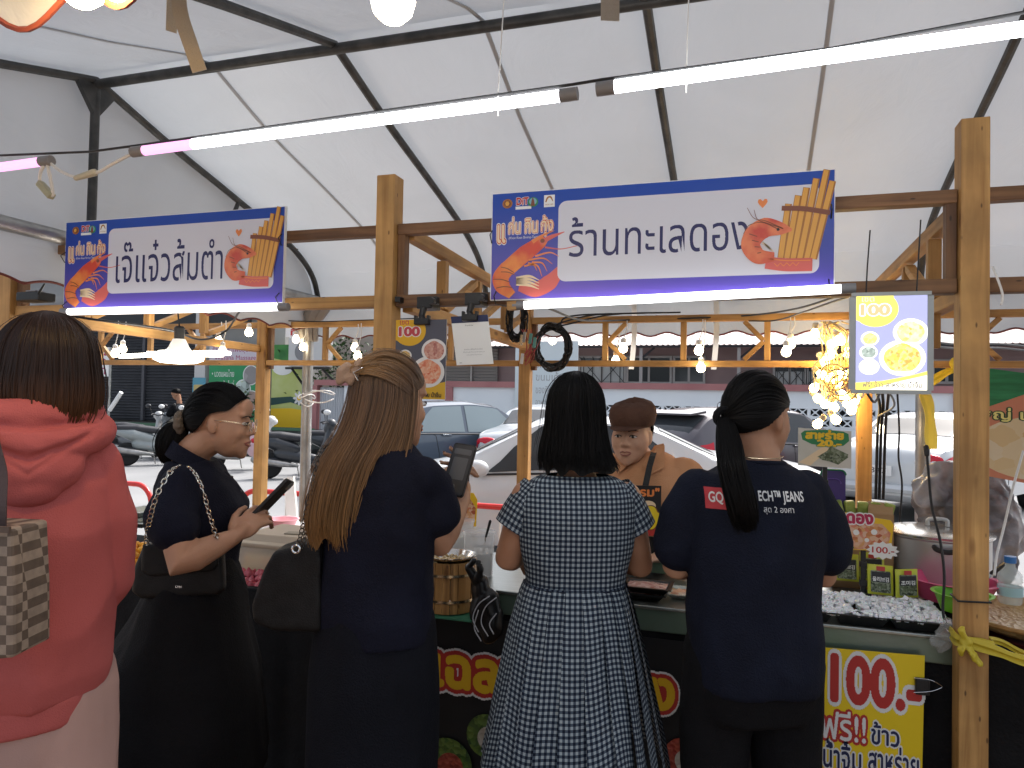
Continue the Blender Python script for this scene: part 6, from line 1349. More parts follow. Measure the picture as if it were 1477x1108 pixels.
def jar(px_, py_, Y, w, h, label):
    p = PY(px_, py_, Y); o = thing('clear_tub', label, 'tub', p, 'clear plastic tubs'); r = [(w*.44, 0), (w*.46, .006), (w*.5, h*.93), (w*.535, h*.94), (w*.535, h), (w*.49, h)]
    part('tub_wall', MB().lathe(r, p, 24, cap=(True, False)), clr, o); part('tub_contents', MB().lathe([(w*.42, .006), (w*.45, h*.55), (w*.3, h*.6), (.005, h*.61)], p, 24), mat('white rice cakes', (.62, .61, .58), .7, bump=.4, bscale=50) if 'white rice cakes' not in bpy.data.materials else bpy.data.materials['white rice cakes'], o); return o, p
jar(690, 832, .35, .13, .19, 'clear plastic tub with pale contents and a black tipped ladle, left of the gingham dress'); jar(664, 800, .62, .12, .16, 'clear plastic tub partly hidden by the raised arm, behind the steamer')
o = thing('ladle', 'metal ladle with a black handle end leaning in the clear tub', 'ladle', PY(697, 820, .33)); part('ladle_stem', MB().tube([PY(694, 820, .33), PY(701, 772, .30)], .003, 6), chrome, o); part('ladle_handle', MB().limb([PY(701, 774, .30), PY(707, 752, .28)], [.0045, .006], 8), black_pl, o)
o = thing('food_sign', 'yellow and red food sign with a price burst behind the phone hand', 'sign', PY(668, 740, .7)); fs = Fr(PY(640, 775, .7), XA, ZA); KD = ((fs.o-EYE).dot(fwd))/F; S = lambda x, y: ((x-640)*KD*.97, (775-y)*KD)
part('sign_board', MB().plate([S(640, 774), S(690, 774), S(692, 718), S(686, 709), S(640, 708)], fs, -.003, .003), pr_yel, o, sm=False); part('dish_picture', MB().plate([S(641, 770), S(686, 770), S(690, 730), S(680, 716), S(641, 716)], fs, .0005, .0006), foodm, o, sm=False); bz = [(S(680, 764)[0]+(15 if k % 2 == 0 else 10)*KD*math.cos(k*.314), S(680, 764)[1]+(14 if k % 2 == 0 else 9)*KD*math.sin(k*.314)) for k in range(20)]; part('price_burst', MB().plate(bz, fs, .0014, .0008), pr_pw, o, sm=False); writing('lettering', '100.', fs, (*S(668, 769), *S(691, 760)), pr_red, o, .0026, bold=.03, rows=36); outlined('lettering', 'กุ้งดอง', fs, (*S(642, 724), *S(680, 712)), [(pr_pw, .12), (pr_red, .05)], o, .0016, 40)
bg1 = thing('plastic_bag', 'knotted black carrier bag with white line drawing, hanging by the gingham dress', 'bag', PY(690, 870, .02)); bgm = MB()
for c, r in (((700, 880), (.055, .03, .09)), ((693, 850), (.035, .025, .05)), ((708, 900), (.05, .03, .07))): bgm.ball(PY(c[0], c[1], .03), r, 16, 12)
bgm.limb([PY(688, 840, .02), PY(676, 818, .01), PY(684, 808, .0)], [.012, .009, .005], 8); bgm.limb([PY(688, 840, .02), PY(694, 822, .0), PY(690, 810, .0)], [.012, .009, .005], 8)
part('bag_body', fuse('bag', bgm, .006, 3, disp=folds(.009, (14, 14, 9), 31), off=base_of(bg1)), mat('black carrier plastic', (.008, .008, .009), .3), bg1); wl = MB()
for a in ([(706, 860), (690, 872), (682, 892), (690, 912)], [(716, 862), (700, 876), (694, 898), (704, 918)], [(690, 880), (684, 905), (694, 925)], [(716, 885), (706, 900), (712, 915)]): wl.tube(cr([PY(x, y, -.035) for x, y in a], 5), .0022, 5)
part('white_drawing', wl, mat('white ink', (.5, .5, .52), .5), bg1)
# ================================================================== things on the left hand counter
onm = mat('red onion skin', (.30, .03, .05), .35, 0, (.48, .10, .12), 22, bump=.15, bscale=40, stretch=(3, 3, .5)); rnd = random.Random(9)
for k in range(20):
    x, y = 344+(k % 7)*7+rnd.uniform(-2, 2), 845-(k//7)*8+rnd.uniform(-2, 2); p = PY(x, y, -.04+.03*(k//7)+rnd.uniform(-.01, .01)); s = rnd.uniform(.85, 1.15)
    a_ = 'front' if k < 7 else ('middle' if k < 14 else 'top')
    single('red_onion', MB().lathe([(.002, -.016*s), (.012*s, -.013*s), (.018*s, -.003*s), (.016*s, .008*s), (.007*s, .016*s), (.003, .023*s)], p, 12, Matrix.Rotation(rnd.uniform(-.6, .6), 3, 'X')), onm, 'small red onion in the heap beside the lidded box', 'onion', 'red onions in a heap')
o = thing('lidded_box', 'clear food box with a fawn lid and orange contents, behind the red onions', 'box', PY(385, 830, .12)); a, b = PY(338, 832, .05), PY(440, 832, .05); zb, zt_ = a.z, PY(340, 787, .05).z
part('box_wall', MB().loft([[V((x, y, z)) for x, y in ((a.x+i, .05+i), (b.x-i, .05+i), (b.x-i, .36-i), (a.x+i, .36-i))] for i, z in ((.012, zb), (0, zt_))], True, (True, False)), glassm('cloudy plastic', (.8, .72, .6), .45, .2), o, sm=False)
part('box_contents', MB().box(((a.x+b.x)/2, .205, (zb+zt_)/2-.012), (b.x-a.x-.04, .26, zt_-zb-.035)), cells('orange fruit', [(.62, .25, .03), (.70, .38, .06), (.55, .30, .10), (.66, .48, .16)], 28), o, sm=False, bevel=.02)
part('box_lid', MB().loft([[V((x, y, z)) for x, y in ((a.x-i, .05-i), (b.x+i, .05-i), (b.x+i, .36+i), (a.x-i, .36+i))] for i, z in ((.006, zt_), (.008, zt_+.016), (-.01, zt_+.024), (-.03, zt_+.05))]), mat('fawn lid', (.42, .33, .24), .5), o, sm=False, bevel=.004)
o = thing('lid_label', 'torn card slip lying on the fawn lid', 'card', V((b.x-.07, .1, zt_+.052))); part('slip', MB().box(V((b.x-.09, .15, zt_+.053)), (.13, .05, .003), Matrix.Rotation(.2, 3, 'Z')), mat('grey card', (.30, .26, .20), .8), o, sm=False)
mgm = cells('marigold petals', [(.75, .28, .01), (.85, .42, .02), (.62, .20, .01)], 90, bump=.8); p = PY(194, 806, -.0)
o = thing('marigold_bowl', 'bowl heaped with orange marigolds between the coral hoodie and the handbag', 'bowl', p); rnd = random.Random(13); mg = MB()
for k in range(80): a, r_ = rnd.uniform(0, 6.28), .095*math.sqrt(rnd.random()); mg.ball(p+V((r_*math.cos(a), r_*math.sin(a), .05*(1-(r_/.095)**2)+rnd.uniform(-.02, .02))), rnd.uniform(.013, .02), 10, 8)
q = part('marigold_heads', mg, mgm, o); q['kind'] = 'stuff'; part('bowl_wall', MB().lathe([(.05, -.07), (.088, -.012), (.092, -.012), (.055, -.075)], p, 24), mat('white enamel', (.7, .7, .68), .3), o)
for i, (x, y, Y, w) in enumerate(((205, 742, .55, .16), (206, 757, .42, .18))):
    p = PY(x, y, Y); o = thing('steel_tray', ('upper shallow steel tray right of the coral hoodie', 'lower shallow steel tray right of the coral hoodie')[i], 'tray', p, 'steel trays'); tray(o, p.x-w/2, p.x+w/2, p.y-.1, p.y+.1, p.z, .025, st_top)
# ================================================================== posters, clips, cards
def set_poster(o, f, W, H, em=0.):
    """dish poster: 100 in a yellow quarter disc, plates of food, yellow foot"""
    def pm(n, c, r=.4):
        nm = n+(' lit' if em else '')
        if nm in bpy.data.materials: return bpy.data.materials[nm]
        if em: q = mat(nm, [x*.5 for x in c], r, emit=c, es=em)
        else: q = mat(nm, c, r)
        return q
    part('printed_face', MB().plate([(0, 0), (W, 0), (W, H), (0, H)], f, 0, .001), pm('poster slate', (.30, .31, .52) if em else (.075, .075, .10)), o, sm=False)
    part('poster_foot', MB().plate([(.0, 0), (W, 0), (W, H*.20), (W*.78, H*.155), (W*.38, H*.095), (0, H*.075)] if em else [(0, 0), (W, 0), (W, H*.22), (W*.6, H*.16), (0, H*.14)], f, .0012, .0005), pm('poster mustard', (.95, .75, .12) if em else (.62, .36, .02)), o, sm=False)
    if em: part('poster_foot', MB().plate([(W*.18, 0), (W, 0), (W, H*.16), (W*.6, H*.09)], f, .0016, .0005), pm('poster cream', (1, .96, .75)), o, sm=False)
    part('price_disc', MB().plate([(0, H), (0, H*.745)] + [(W*.28+W*.32*math.cos(t), H*.86+.19*H*math.sin(t)) for t in [R_(222)+k*R_(175)/16 for k in range(17)]] + [(W*.53, H)], f, .0012, .0005), pm('poster yellow', (1, .82, .12) if em else (.68, .38, .01)), o, sm=False)
    lay = [(pm('poster white', (1, 1, 1) if em else (.7, .68, .66)), .10), (pm('poster red', (.95, .38, .20) if em else (.48, .05, .06)), .05)]
    outlined('lettering', '100', f, (W*.06, H*.79, W*.49, H*.915), lay, o, .0018, 50); writing('lettering', 'เซต', f, (W*.08, H*.94, W*.26, H*.995), lay[1][0] if not em else pm('poster grey', (.45, .42, .42)), o, .002, bold=.02, rows=40)
    for cx, cy, r, mm in ((.77, .61, .245, 'curled prawns'), (.655, .34, .325, 'orange prawns'), (.20, .545, .13, 'relish'), (.18, .40, .13, 'weed'), (.19, .245, .145, 'rice')):
        part('plate_picture', MB().plate([(W*cx+W*r*math.cos(a), H*cy+W*r*.86*math.sin(a)) for a in [k*2*math.pi/32 for k in range(32)] if W*cx+W*r*math.cos(a) <= W*1.0001] if cx+r <= 1 else [(min(W, W*cx+W*r*math.cos(a)), H*cy+W*r*.86*math.sin(a)) for a in [k*2*math.pi/32 for k in range(32)]], f, .002+.0001*cx, .0005), lay[0][0], o, sm=False)
        cols = {'curled prawns': [(.48, .18, .13), (.62, .36, .28), (.36, .10, .08)], 'orange prawns': [(.60, .13, .06), (.68, .26, .14), (.50, .08, .04), (.70, .42, .28)], 'relish': [(.6, .45, .15), (.5, .3, .08), (.66, .55, .3)], 'weed': [(.03, .04, .03), (.10, .13, .08)], 'rice': [(.75, .74, .72), (.66, .66, .66)]}[mm]
        if em: cols = {'curled prawns': [(.85, .42, .10), (1, .80, .45), (.70, .28, .10), (1, .70, .22)], 'orange prawns': [(.90, .30, .07), (1, .62, .10), (1, .80, .35), (.95, .45, .30)], 'relish': [(.95, .80, .3), (.8, .6, .15)], 'weed': [(.10, .14, .12), (.42, .48, .44), (.2, .26, .22)], 'rice': [(.95, .95, .95), (.75, .75, .78)]}[mm]
        nm = mm+(' lit' if em else ''); k_ = cells(nm, cols, 120, emit=em*.8, bump=.05)
        r2 = r*.80; part('food_picture', MB().plate([(min(W, W*cx+W*r2*math.cos(a)), H*cy+W*r2*.84*math.sin(a)*(1+.06*math.sin(a*5))) for a in [k*2*math.pi/32 for k in range(32)]], f, .003, .0005), k_, o, sm=False)
    writing('lettering', 'ฟรี! ข้าว สาหร่าย น้ำจิ้ม', f, (W*.10, H*.025, W*.93, H*.092), pm('poster ink', (.12, .11, .13) if em else (.02, .02, .02)), o, .0042, bold=.02, rows=44)
po = thing('dish_poster', 'dark dish poster reading 100 hanging from a black clamp, beside the middle post', 'poster', PY(607, 518, -.05), 'set menu posters'); f = Fr(PY(569, 575, -.05), XA, ZA); W, H = PY(642, 575, -.05).x-f.o.x, PY(572, 462, -.05).z-f.o.z
part('backing', MB().plate([(0, 0), (W, 0), (W, H), (0, H)], f, -.003, .002), pr_pw, po, sm=False); set_poster(po, f, W, H)
lb = thing('light_box', 'lit menu light box reading 100, hung on cable ties left of the right post', 'light box', PY(1285, 495, -.1), 'set menu posters'); f = Fr(PY(1234, 562, -.115), XA, ZA); W, H = PY(1337, 562, -.115).x-f.o.x, PY(1233, 428, -.115).z-f.o.z
al_m = mat('light box frame', (.36, .37, .36), .35, .6)
fm_ = MB()
for a, b in (((-.006, -.006), (W+.006, -.006)), ((-.006, H+.006), (W+.006, H+.006))): fm_.beam(f.pt(a[0]-.005, a[1], -.009), f.pt(b[0]+.005, b[1], -.009), .024, .011)
for a, b in (((-.006, 0), (-.006, H)), ((W+.006, 0), (W+.006, H))): fm_.beam(f.pt(a[0], a[1], -.009), f.pt(b[0], b[1], -.009), .011, .024, XA)
part('box_frame', fm_, al_m, lb, sm=False); part('box_back', MB().plate([(0, 0), (W, 0), (W, H), (0, H)], f, -.02, .004), grey_pl, lb, sm=False); set_poster(lb, f, W, H, .62)
for x, t in ((1249, 332), (1322, 317)): part('cable_tie', MB().tube([PY(x, 424, -.11), PY(x+1, 404, -.10), PY(x+2, 385, -.09), PY(x+6, t, -.12)], .0022, 5), black_pl, lb)
part('box_lead', MB().tube(cr([PY(1250, 566, -.09), PY(1262, 580, 0), PY(1275, 560, .2), PY(1290, 585, .6), PY(1268, 600, 1.4)], 6), .004, 6), black_rub, lb)
nc = thing('notice_card', 'white printed card with a dark blue header hanging from a black clamp', 'card', PY(682, 490, -.05)); tl, tr, bl, br = PY(652, 457, -.05), PY(706, 454, -.05), PY(659, 527, -.05), PY(712, 525, -.05); f = Fr(bl, br-bl, tl-bl); W, H = (br-bl).length, (tl-bl).length
part('card_sheet', MB().plate([(0, 0), (W, 0), (W*.985, H), (-.004, H)], f, 0, .002), pr_pw, nc, sm=False); part('card_header', MB().plate([(-.003, H*.86), (W*.985, H*.86), (W*.985, H), (-.004, H)], f, .0024, .0006), navy_i, nc, sm=False)
for t_, b in (('ร้านทะเลดอง', (.34, .79, .56, .82)), ('สแกนเพื่อชำระเงิน', (.25, .30, .75, .335)), ('ชื่อบัญชี ร้านอาหารทะเล', (.22, .24, .80, .275)), ('ขอบคุณที่อุดหนุน', (.30, .185, .72, .215)), ('SN', (.09, .035, .15, .055))): writing('lettering', t_, f, (W*b[0], H*b[1], W*b[2], H*b[3]), bpy.data.materials['printed black'] if b[1] > .7 or b[1] < .1 else bpy.data.materials.get('printed mid grey') or mat('printed mid grey', (.35, .35, .36), .5), nc, .0024, rows=28)
part('card_logo', MB().plate(rrect(W*.28, H*.89, W*.66, H*.95, .004), f, .0032, .0004), pr_pw, nc, sm=False)
def clamp(x, ytop, ybot, label):
    a, b = PY(x, ytop, -.03), PY(x-2, ybot, -.055); o = thing('clamp', label, 'clamp', a, 'black rail clamps'); part('clamp_head', MB().box(a+V((.012, .02, -.004)), (.062, .085, .045)).box(a+V((.045, .0, .004)), (.03, .03, .03)), black_pl, o, sm=False, bevel=.004)
    part('clamp_knob', MB().lathe([(.012, -.012), (.014, 0), (.012, .012)], a+V((.05, -.035, -.002)), 14, Matrix.Rotation(R_(90), 3, 'X')), black_pl, o); part('clamp_arm', MB().limb([a-ZA*.02, a.lerp(b, .35)+V((.006, -.008, 0)), a.lerp(b, .7)-V((.004, 0, 0)), b+ZA*.012], [.014, .013, .012, .012], 10), black_pl, o)
    part('clamp_jaw', MB().box(b, (.060, .024, .024)).box(b+V((-.026, 0, .014)), (.008, .024, .018)).box(b+V((.026, 0, .014)), (.008, .024, .018)), black_pl, o, sm=False, bevel=.003)
clamp(611, 436, 464, 'black rail clamp holding the dark dish poster'); clamp(680, 431, 458, 'black rail clamp holding the white printed card')
for x, y in ((577, 433),): part('rail_clip', MB().box(PY(x, y, .01), (.022, .05, .022)), black_pl, fr, sm=False, bevel=.003)
# big food banner right of the post
fb_ = thing('food_banner', 'green and orange banner of fried food behind the right post, at the picture edge', 'banner', PY(1450, 600, .7)); f = Fr(PY(1424, 690, .75), XA, ZA); KD = ((f.o-EYE).dot(fwd))/F; S = lambda x, y: ((x-1424)*KD*.93, (690-y)*KD*1.0)
part('banner_sheet', MB().plate([S(1400, 683), S(1640, 720), S(1640, 560), S(1400, 528)], f, 0, .002), mat('banner salmon', (.62, .22, .12), .5), fb_, sm=False)
part('banner_leaf', MB().plate([S(1400, 528), S(1545, 547.4), S(1500, 558), S(1427, 586), S(1400, 598)], f, .0024, .0006), mat('banner leaf green', (.015, .16, .05), .5, 0, (.03, .26, .09), 6, stretch=(1, 1, 7)), fb_, sm=False)
part('food_picture', MB().plate([(S(1500, 650)[0]+W_*math.cos(a), S(1438, 645)[1]+H_*math.sin(a)) for W_, H_ in [(.24, .125)] for a in [k*2*math.pi/36 for k in range(36)]], f, .0026, .0006), cells('fried chicken print', [(.62, .40, .16), (.70, .52, .28), (.50, .28, .10), (.72, .60, .42)], 16, bump=.1), fb_, sm=False)
outlined('lettering', 'ใหญ่ เนื้อแน่น', f, (*S(1404, 608), *S(1560, 588)), [(mat('banner dark green', (.02, .06, .02), .5), .10), (mat('banner lemon', (.80, .70, .22), .5), .02)], fb_, .004, 50)
# ================================================================== cables and oddments
cc = thing('cable_coil', 'thick black coil of cable hung on the back rail with a bulb glowing through it', 'cable', PY(797, 500, 1.72), 'coiled cables'); rnd = random.Random(17); c0 = PY(798, 501, 1.75)
for k in range(13):
    ra, rb, ox, oy, ph = rnd.uniform(.088, .122), rnd.uniform(.105, .138), rnd.uniform(-.008, .008), rnd.uniform(-.012, .012), rnd.uniform(0, 6)
    part('cable_turn', MB().tube([c0+V((ox+ra*math.cos(a), -.03*rnd.random()+.02*math.sin(a*2+ph), oy+rb*math.sin(a)+.004*math.sin(a*7+ph))) for a in [j*2*math.pi/40 for j in range(41)]], .0062, 7), black_rub, cc)
for k in range(3): part('cable_tail', MB().tube(cr([c0+V((.05-.03*k, -.03, .13)), c0+V((.07, -.03, .17-.02*k)), c0+V((.16+.1*k, -.02, .19)), c0+V((.35+.2*k, .02, .20))], 6), .0052, 6), black_rub, cc)
c1 = thing('cable_coil', 'small black coil of cable with coloured connectors left of the big coil', 'cable', PY(746, 462, 1.2), 'coiled cables'); c0 = PY(746, 458, 1.3)
for k in range(9):
    ra, rb = rnd.uniform(.03, .062), rnd.uniform(.09, .13); ox = rnd.uniform(-.01, .01); part('cable_turn', MB().tube([c0+V((ox+ra*math.cos(a), -.03*rnd.random(), rb*math.sin(a)-.01*k*.3)) for a in [j*2*math.pi/30 for j in range(31)]], .0052, 6), black_rub, c1)
redw = mat('red wire', (.40, .06, .06), .5); 
for k in range(6): x = 752+rnd.uniform(-4, 14); part('thin_wire', MB().tube(cr([PY(752+k*3, 475, 1.25), PY(x+6, 500+k*3, 1.22), PY(x-2, 515+k*2, 1.2), PY(x+12+k, 505-k*4, 1.22)], 5), .0022, 5), redw, c1)
for x, y, m in ((753, 490, brass), (757, 486, steel_gy), (766, 488, mat('teal connector', (.12, .35, .32), .5)), (772, 494, bpy.data.materials['teal connector'] if 'teal connector' in bpy.data.materials else None), (754, 517, white_pl)): part('connector', MB().beam(PY(x, y-7, 1.2), PY(x-2, y+8, 1.2), .016, .012, YA), m or white_pl, c1, sm=False, bevel=.002)
def cable(pts, r, label, m=black_rub, grp='loose cables', nm='cable'): single(nm, MB().tube(cr(pts, 8), r, 7), m, label, 'cable', grp)
cable([PY(x, y, Y) for x, y, Y in ((792, 445, .3), (840, 462, 1.0), (900, 462, 1.8), (1000, 459, 1.82), (1080, 455, 1.8), (1150, 445, 1.2), (1230, 420, .4), (1300, 405, .2))], .005, 'black cable along the top of the back rail, rising to the right of the sign')
cable([PY(x, y, Y) for x, y, Y in ((1080, 463, 1.8), (1120, 462, 1.7), (1165, 448, 1.1), (1225, 428, .4), (1290, 415, .2))], .004, 'thin black cable running just under the tube to the light box')
cable([PY(x, y, Y) for x, y, Y in ((20, 442, .1), (130, 460, .3), (240, 475, .7), (290, 490, 1.0), (325, 478, 1.2), (345, 450, 1.0))], .006, 'black cable sagging under the left sign to the fan lamp', )
cable([PY(x, y, Y) for x, y, Y in ((395, 462, 1.8), (460, 464, 1.8), (520, 462, 1.8), (640, 458, 1.82))], .004, 'black cable lying along the back rail either side of the middle post')
for i, (x, lb_) in enumerate(((1266, 'left'), (1271, 'middle'), (1277, 'right'))): cable([PY(x+(i-1)*6, 555, 1.5), PY(x+3, 585, 1.6), PY(x, 620, 1.62), PY(x-3, 720, 1.64)], .0075, '%s black cable of three hanging down under the light box' % lb_)
cable([PY(1294, 560, 1.2), PY(1297, 620, 1.3), PY(1296, 660, 1.3), PY(1301, 700, 1.3), PY(1297, 760, 1.3)], .0045, 'single thin black cable hanging straight down between the light box and the grey pole')
cable([PY(1337, 655, .45), PY(1340, 690, .42), PY(1344, 730, .35), PY(1356, 780, .25), PY(1362, 830, .2), PY(1360, 880, .18), PY(1366, 905, .16)], .0045, 'black lead with a plug tip curling down in front of the pot')
single('plug', MB().limb([PY(1336, 645, .46), PY(1337, 656, .45)], [.009, .008], 8), black_pl, 'small black plug at the upper end of the lead before the pot', 'plug')
cable([PY(1476, 650, .3), PY(1462, 700, .3), PY(1448, 760, .3), PY(1438, 800, .25), PY(1434, 830, .2)], .004, 'white cord looping down right of the right post', white_pl)
cable([PY(1432, 385, .0), PY(1438, 400, -.02), PY(1446, 425, -.02), PY(1444, 440, -.02)], .0035, 'short white cord tied on the rail right of the right post', white_pl)
for i, y in enumerate((494, 500)): cable([PY(1335, y-2, 1.8), PY(1385, y+3, 2.2), PY(1440, y+2, 2.6), PY(1500, y+8, 3.)], .006, '%s of two black service cables crossing behind the right post' % ('upper', 'lower')[i])
bl_ = thing('post_binding', 'black wire tie round the right post above the yellow ribbon', 'tie', PY(1400, 866, 0)); part('tie_band', MB().tube([V((1.975+.043*a, .035+.043*b, PY(1400, 867, 0).z+.002*a)) for a, b in ((-1, -1), (1, -1), (1, 1), (-1, 1), (-1, -1))], .003, 6), black_pl, bl_)
yr = thing('yellow_ribbon', 'yellow plastic ribbon knotted round the right post and pulled to the right', 'ribbon', PY(1400, 930, -.02)); yrm = fabric('yellow plastic film', (.75, .62, .06), .3, (.62, .50, .04)); zr = PY(1400, 925, -.01).z
def film(pts, w, up=ZA, n=6):
    p = cr([V(q) for q in pts], n); rg = []
    for i, q in enumerate(p):
        t = (p[min(i+1, len(p)-1)]-p[max(i-1, 0)]).normalized(); s = (up-t*up.dot(t)).normalized(); nn = t.cross(s); ww = w*(1+.15*math.sin(i*.55)); rg.append([q+s*ww+nn*.002, q+s*ww*.2+nn*.006, q-s*ww*.4-nn*.003, q-s*ww+nn*.003, q-s*ww-nn*.001, q+s*ww-nn*.001])
    return MB().loft(rg)
part('ribbon_band', film([V((1.93, .07, zr+.0)), V((1.93, -.012, zr)), V((1.975, -.014, zr-.005)), V((2.022, -.012, zr-.01)), V((2.02, .07, zr-.01))], .018), yrm, yr)
part('ribbon_tail', film([PY(1395, 925, -.025), PY(1440, 940, -.03), PY(1477, 953, -.03), PY(1600, 985, -.03)], .015), yrm, yr); part('ribbon_tail', film([PY(1398, 925, -.02), PY(1440, 925, .06), PY(1490, 948, .06), PY(1600, 975, .06)], .010), yrm, yr)
part('ribbon_knot', fuse('knot', MB().ball(PY(1393, 926, -.03), (.016, .012, .014), 12, 8).limb([PY(1393, 926, -.03), PY(1386, 910, -.035), PY(1388, 906, -.03)], [.010, .013, .007], 10, flat=.5).limb([PY(1393, 928, -.03), PY(1403, 944, -.04), PY(1411, 955, -.04)], [.009, .017, .014], 10, flat=.4).limb([PY(1393, 926, -.03), PY(1385, 938, -.035), PY(1387, 943, -.035)], [.008, .012, .008], 10, flat=.5), .0035, 2, disp=folds(.004, (50, 50, 30), 41), off=base_of(yr)), yrm, yr)
ytm = fabric('pale yellow film', (.80, .70, .22), .5, (.72, .60, .12)); y2 = thing('yellow_tape', 'yellow film tied to the grey pole and the back rail behind the light box', 'tape', PY(1335, 600, 1.9)); part('tape_tail', film([PY(1333, 566, 1.95), PY(1340, 590, 1.93), PY(1342, 620, 1.92), PY(1344, 648, 1.92)], .030, RT), ytm, y2); part('tape_run', film([PY(1336, 556, 1.93), PY(1360, 540, 1.88), PY(1380, 530, 1.84)], .022), yrm, y2); part('tape_knot', MB().ball(PY(1380, 524, 1.83), (.035, .025, .035), 12, 8), yrm, y2)
# grey sack, bottle, basket at the far right
sk_ = thing('sack', 'shiny grey plastic sack standing behind the pot and the right post', 'sack', PY(1395, 800, 1.15)); sm3 = MB()
for x, y, r in ((1362, 715, (.10, .09, .13)), (1395, 740, (.16, .12, .20)), (1420, 765, (.12, .10, .17)), (1350, 700, (.05, .05, .07)), (1430, 720, (.06, .06, .06)), (1395, 800, (.17, .12, .14))): sm3.ball(PY(x, y, 1.15), r, 18, 12)
part('sack_body', fuse('sack', sm3, .007, 1, disp=folds(.030, (13, 13, 10), 51, 1.2), off=base_of(sk_)), mat('grey bin plastic', (.10, .10, .11), .22, 0, (.36, .36, .38), 5, ramp=(.4, .62), bump=.35, bscale=22), sk_)
p = PY(1457, 870, .42); o = thing('water_bottle', 'clear plastic bottle with a blue cap right of the right post', 'bottle', p); kb = ((p-EYE).dot(fwd))/F; h = 58*kb
part('bottle_body', MB().lathe([(.034, 0), (.038, .01), (.038, h*.45), (.034, h*.5), (.038, h*.55), (.036, h*.72), (.016, h*.9), (.015, h)], p, 20), glassm('bottle plastic', (.75, .85, .85), .35), o); part('bottle_cap', MB().lathe([(.018, h), (.018, h+.022), (.002, h+.023)], p, 16), mat('blue cap', (.03, .16, .45), .4), o); part('bottle_label', MB().lathe([(.0386, h*.2), (.0386, h*.42)], p, 20, cap=(False, False)), mat('bottle label', (.35, .55, .6), .5), o)
o = thing('cleaver', 'black handled cleaver lying by the bottle right of the right post', 'knife', PY(1440, 812, .5)); part('handle', MB().limb([PY(1432, 826, .5), PY(1462, 806, .5)], [.011, .012], 8, flat=.7), black_pl, o); part('blade', MB().beam(PY(1405, 842, .5), PY(1433, 826, .5), .003, .05, YA), chrome, o, sm=False)
p = PZ(1470, 905, .80); o = thing('woven_tray', 'round woven bamboo tray on the counter right of the right post', 'tray', V((p.x+.10, p.y+.12, .76))); q = V((p.x+.10, p.y+.12, .76)); part('tray_weave', MB().lathe([(.16, 0), (.24, .03), (.255, .05), (.245, .052), (.23, .034), (.15, .008), (.01, .008)], q, 40), cells('bamboo weave', [(.46, .30, .12), (.56, .40, .18), (.36, .22, .08)], 60, bump=.6), o); part('tray_rim', MB().tube([q+V((.252*math.cos(a), .252*math.sin(a), .05)) for a in [k*2*math.pi/40 for k in range(41)]], .008, 8), wx, o)
o = thing('red_basin', 'dark red plastic basin under the woven tray at the right edge', 'basin', q-ZA*.02); part('basin_wall', MB().lathe([(.15, -.006), (.22, -.004), (.235, .012), (.14, .0)], q-V((0, .0, .008)), 40), mat('dark red plastic', (.13, .012, .014), .4), o)

o = thing('card_machine', 'black card machine with a short aerial on the rail left of the left sign', 'device', PY(48, 432, .0)); p = PY(46, 432, .0)
part('casing', MB().box(p+V((0, .02, .012)), (.14, .09, .042)), black_pl, o, sm=False, bevel=.006); part('keypad', MB().box(p+V((.02, .0, .036)), (.06, .05, .006)), grey_pl, o, sm=False, bevel=.002); part('aerial', MB().limb([PY(55, 424, -.02), PY(64, 410, -.02)], [.006, .004], 8), black_pl, o)
o = thing('film_scrap', 'crumpled clear plastic scrap tied at the counter corner beside the yellow ribbon', 'scrap', PY(1360, 922, .08)); cs = MB()
for x, y, r in ((1364, 915, (.022, .015, .03)), (1356, 928, (.022, .014, .022)), (1370, 903, (.014, .012, .02))): cs.ball(PY(x, y, .085), r, 12, 8)
part('scrap_film', fuse('scrap', cs, .004, 1, disp=folds(.010, (40, 40, 40), 71), off=base_of(o)), glassm('crumpled film', (.5, .5, .48), .35, .15), o)
o = thing('wire_loops', 'white wire loops wound round the grey tent pole', 'wire', PY(450, 575, 2.05)); c = V((XL-.08, 2.1, PY(450, 574, 2.05).z))
for k in range(4): part('wire_turn', MB().tube([c+V((.10*(k % 2)+(.045+.07*(k % 2))*math.cos(a), (.045+.02*k)*math.sin(a), -.05+.03*k+.015*math.sin(a*2+k))) for a in [j*.4 for j in range(17)]], .0045, 6), white_pl, o)
o = thing('red_letter_sign', 'small white sign with red letters under the valance, left of the grey tent pole', 'sign', PY(424, 478, 5.)); f = Fr(PY(412, 486, 5.), XA, ZA); part('sign_board', MB().plate([(0, 0), (.22, 0), (.22, .12), (0, .12)], f, -.01, .01), pr_pw, o, sm=False); writing('lettering', 'ที่', f, (.07, .015, .16, .11), pr_red, o, .002, bold=.02, rows=30); part('sign_hanger', MB().tube([f.pt(.11, .12, 0), f.pt(.11, 1.1, 0)], .008, 6), steel_gy, o)
# ================================================================== the yard behind: cars
def lerp(a, b, t): return a+(b-a)*t
def kint(keys, x, i):
    for a, b in zip(keys, keys[1:]):
        if a[0] <= x <= b[0]: t = (x-a[0])/(b[0]-a[0]); return lerp(a[i], b[i], t)
    return keys[0][i] if x < keys[0][0] else keys[-1][i]
def skey(keys, x, i): return sum(kint(keys, x+d, i)*w for d, w in ((-.09, .25), (0, .5), (.09, .25)))
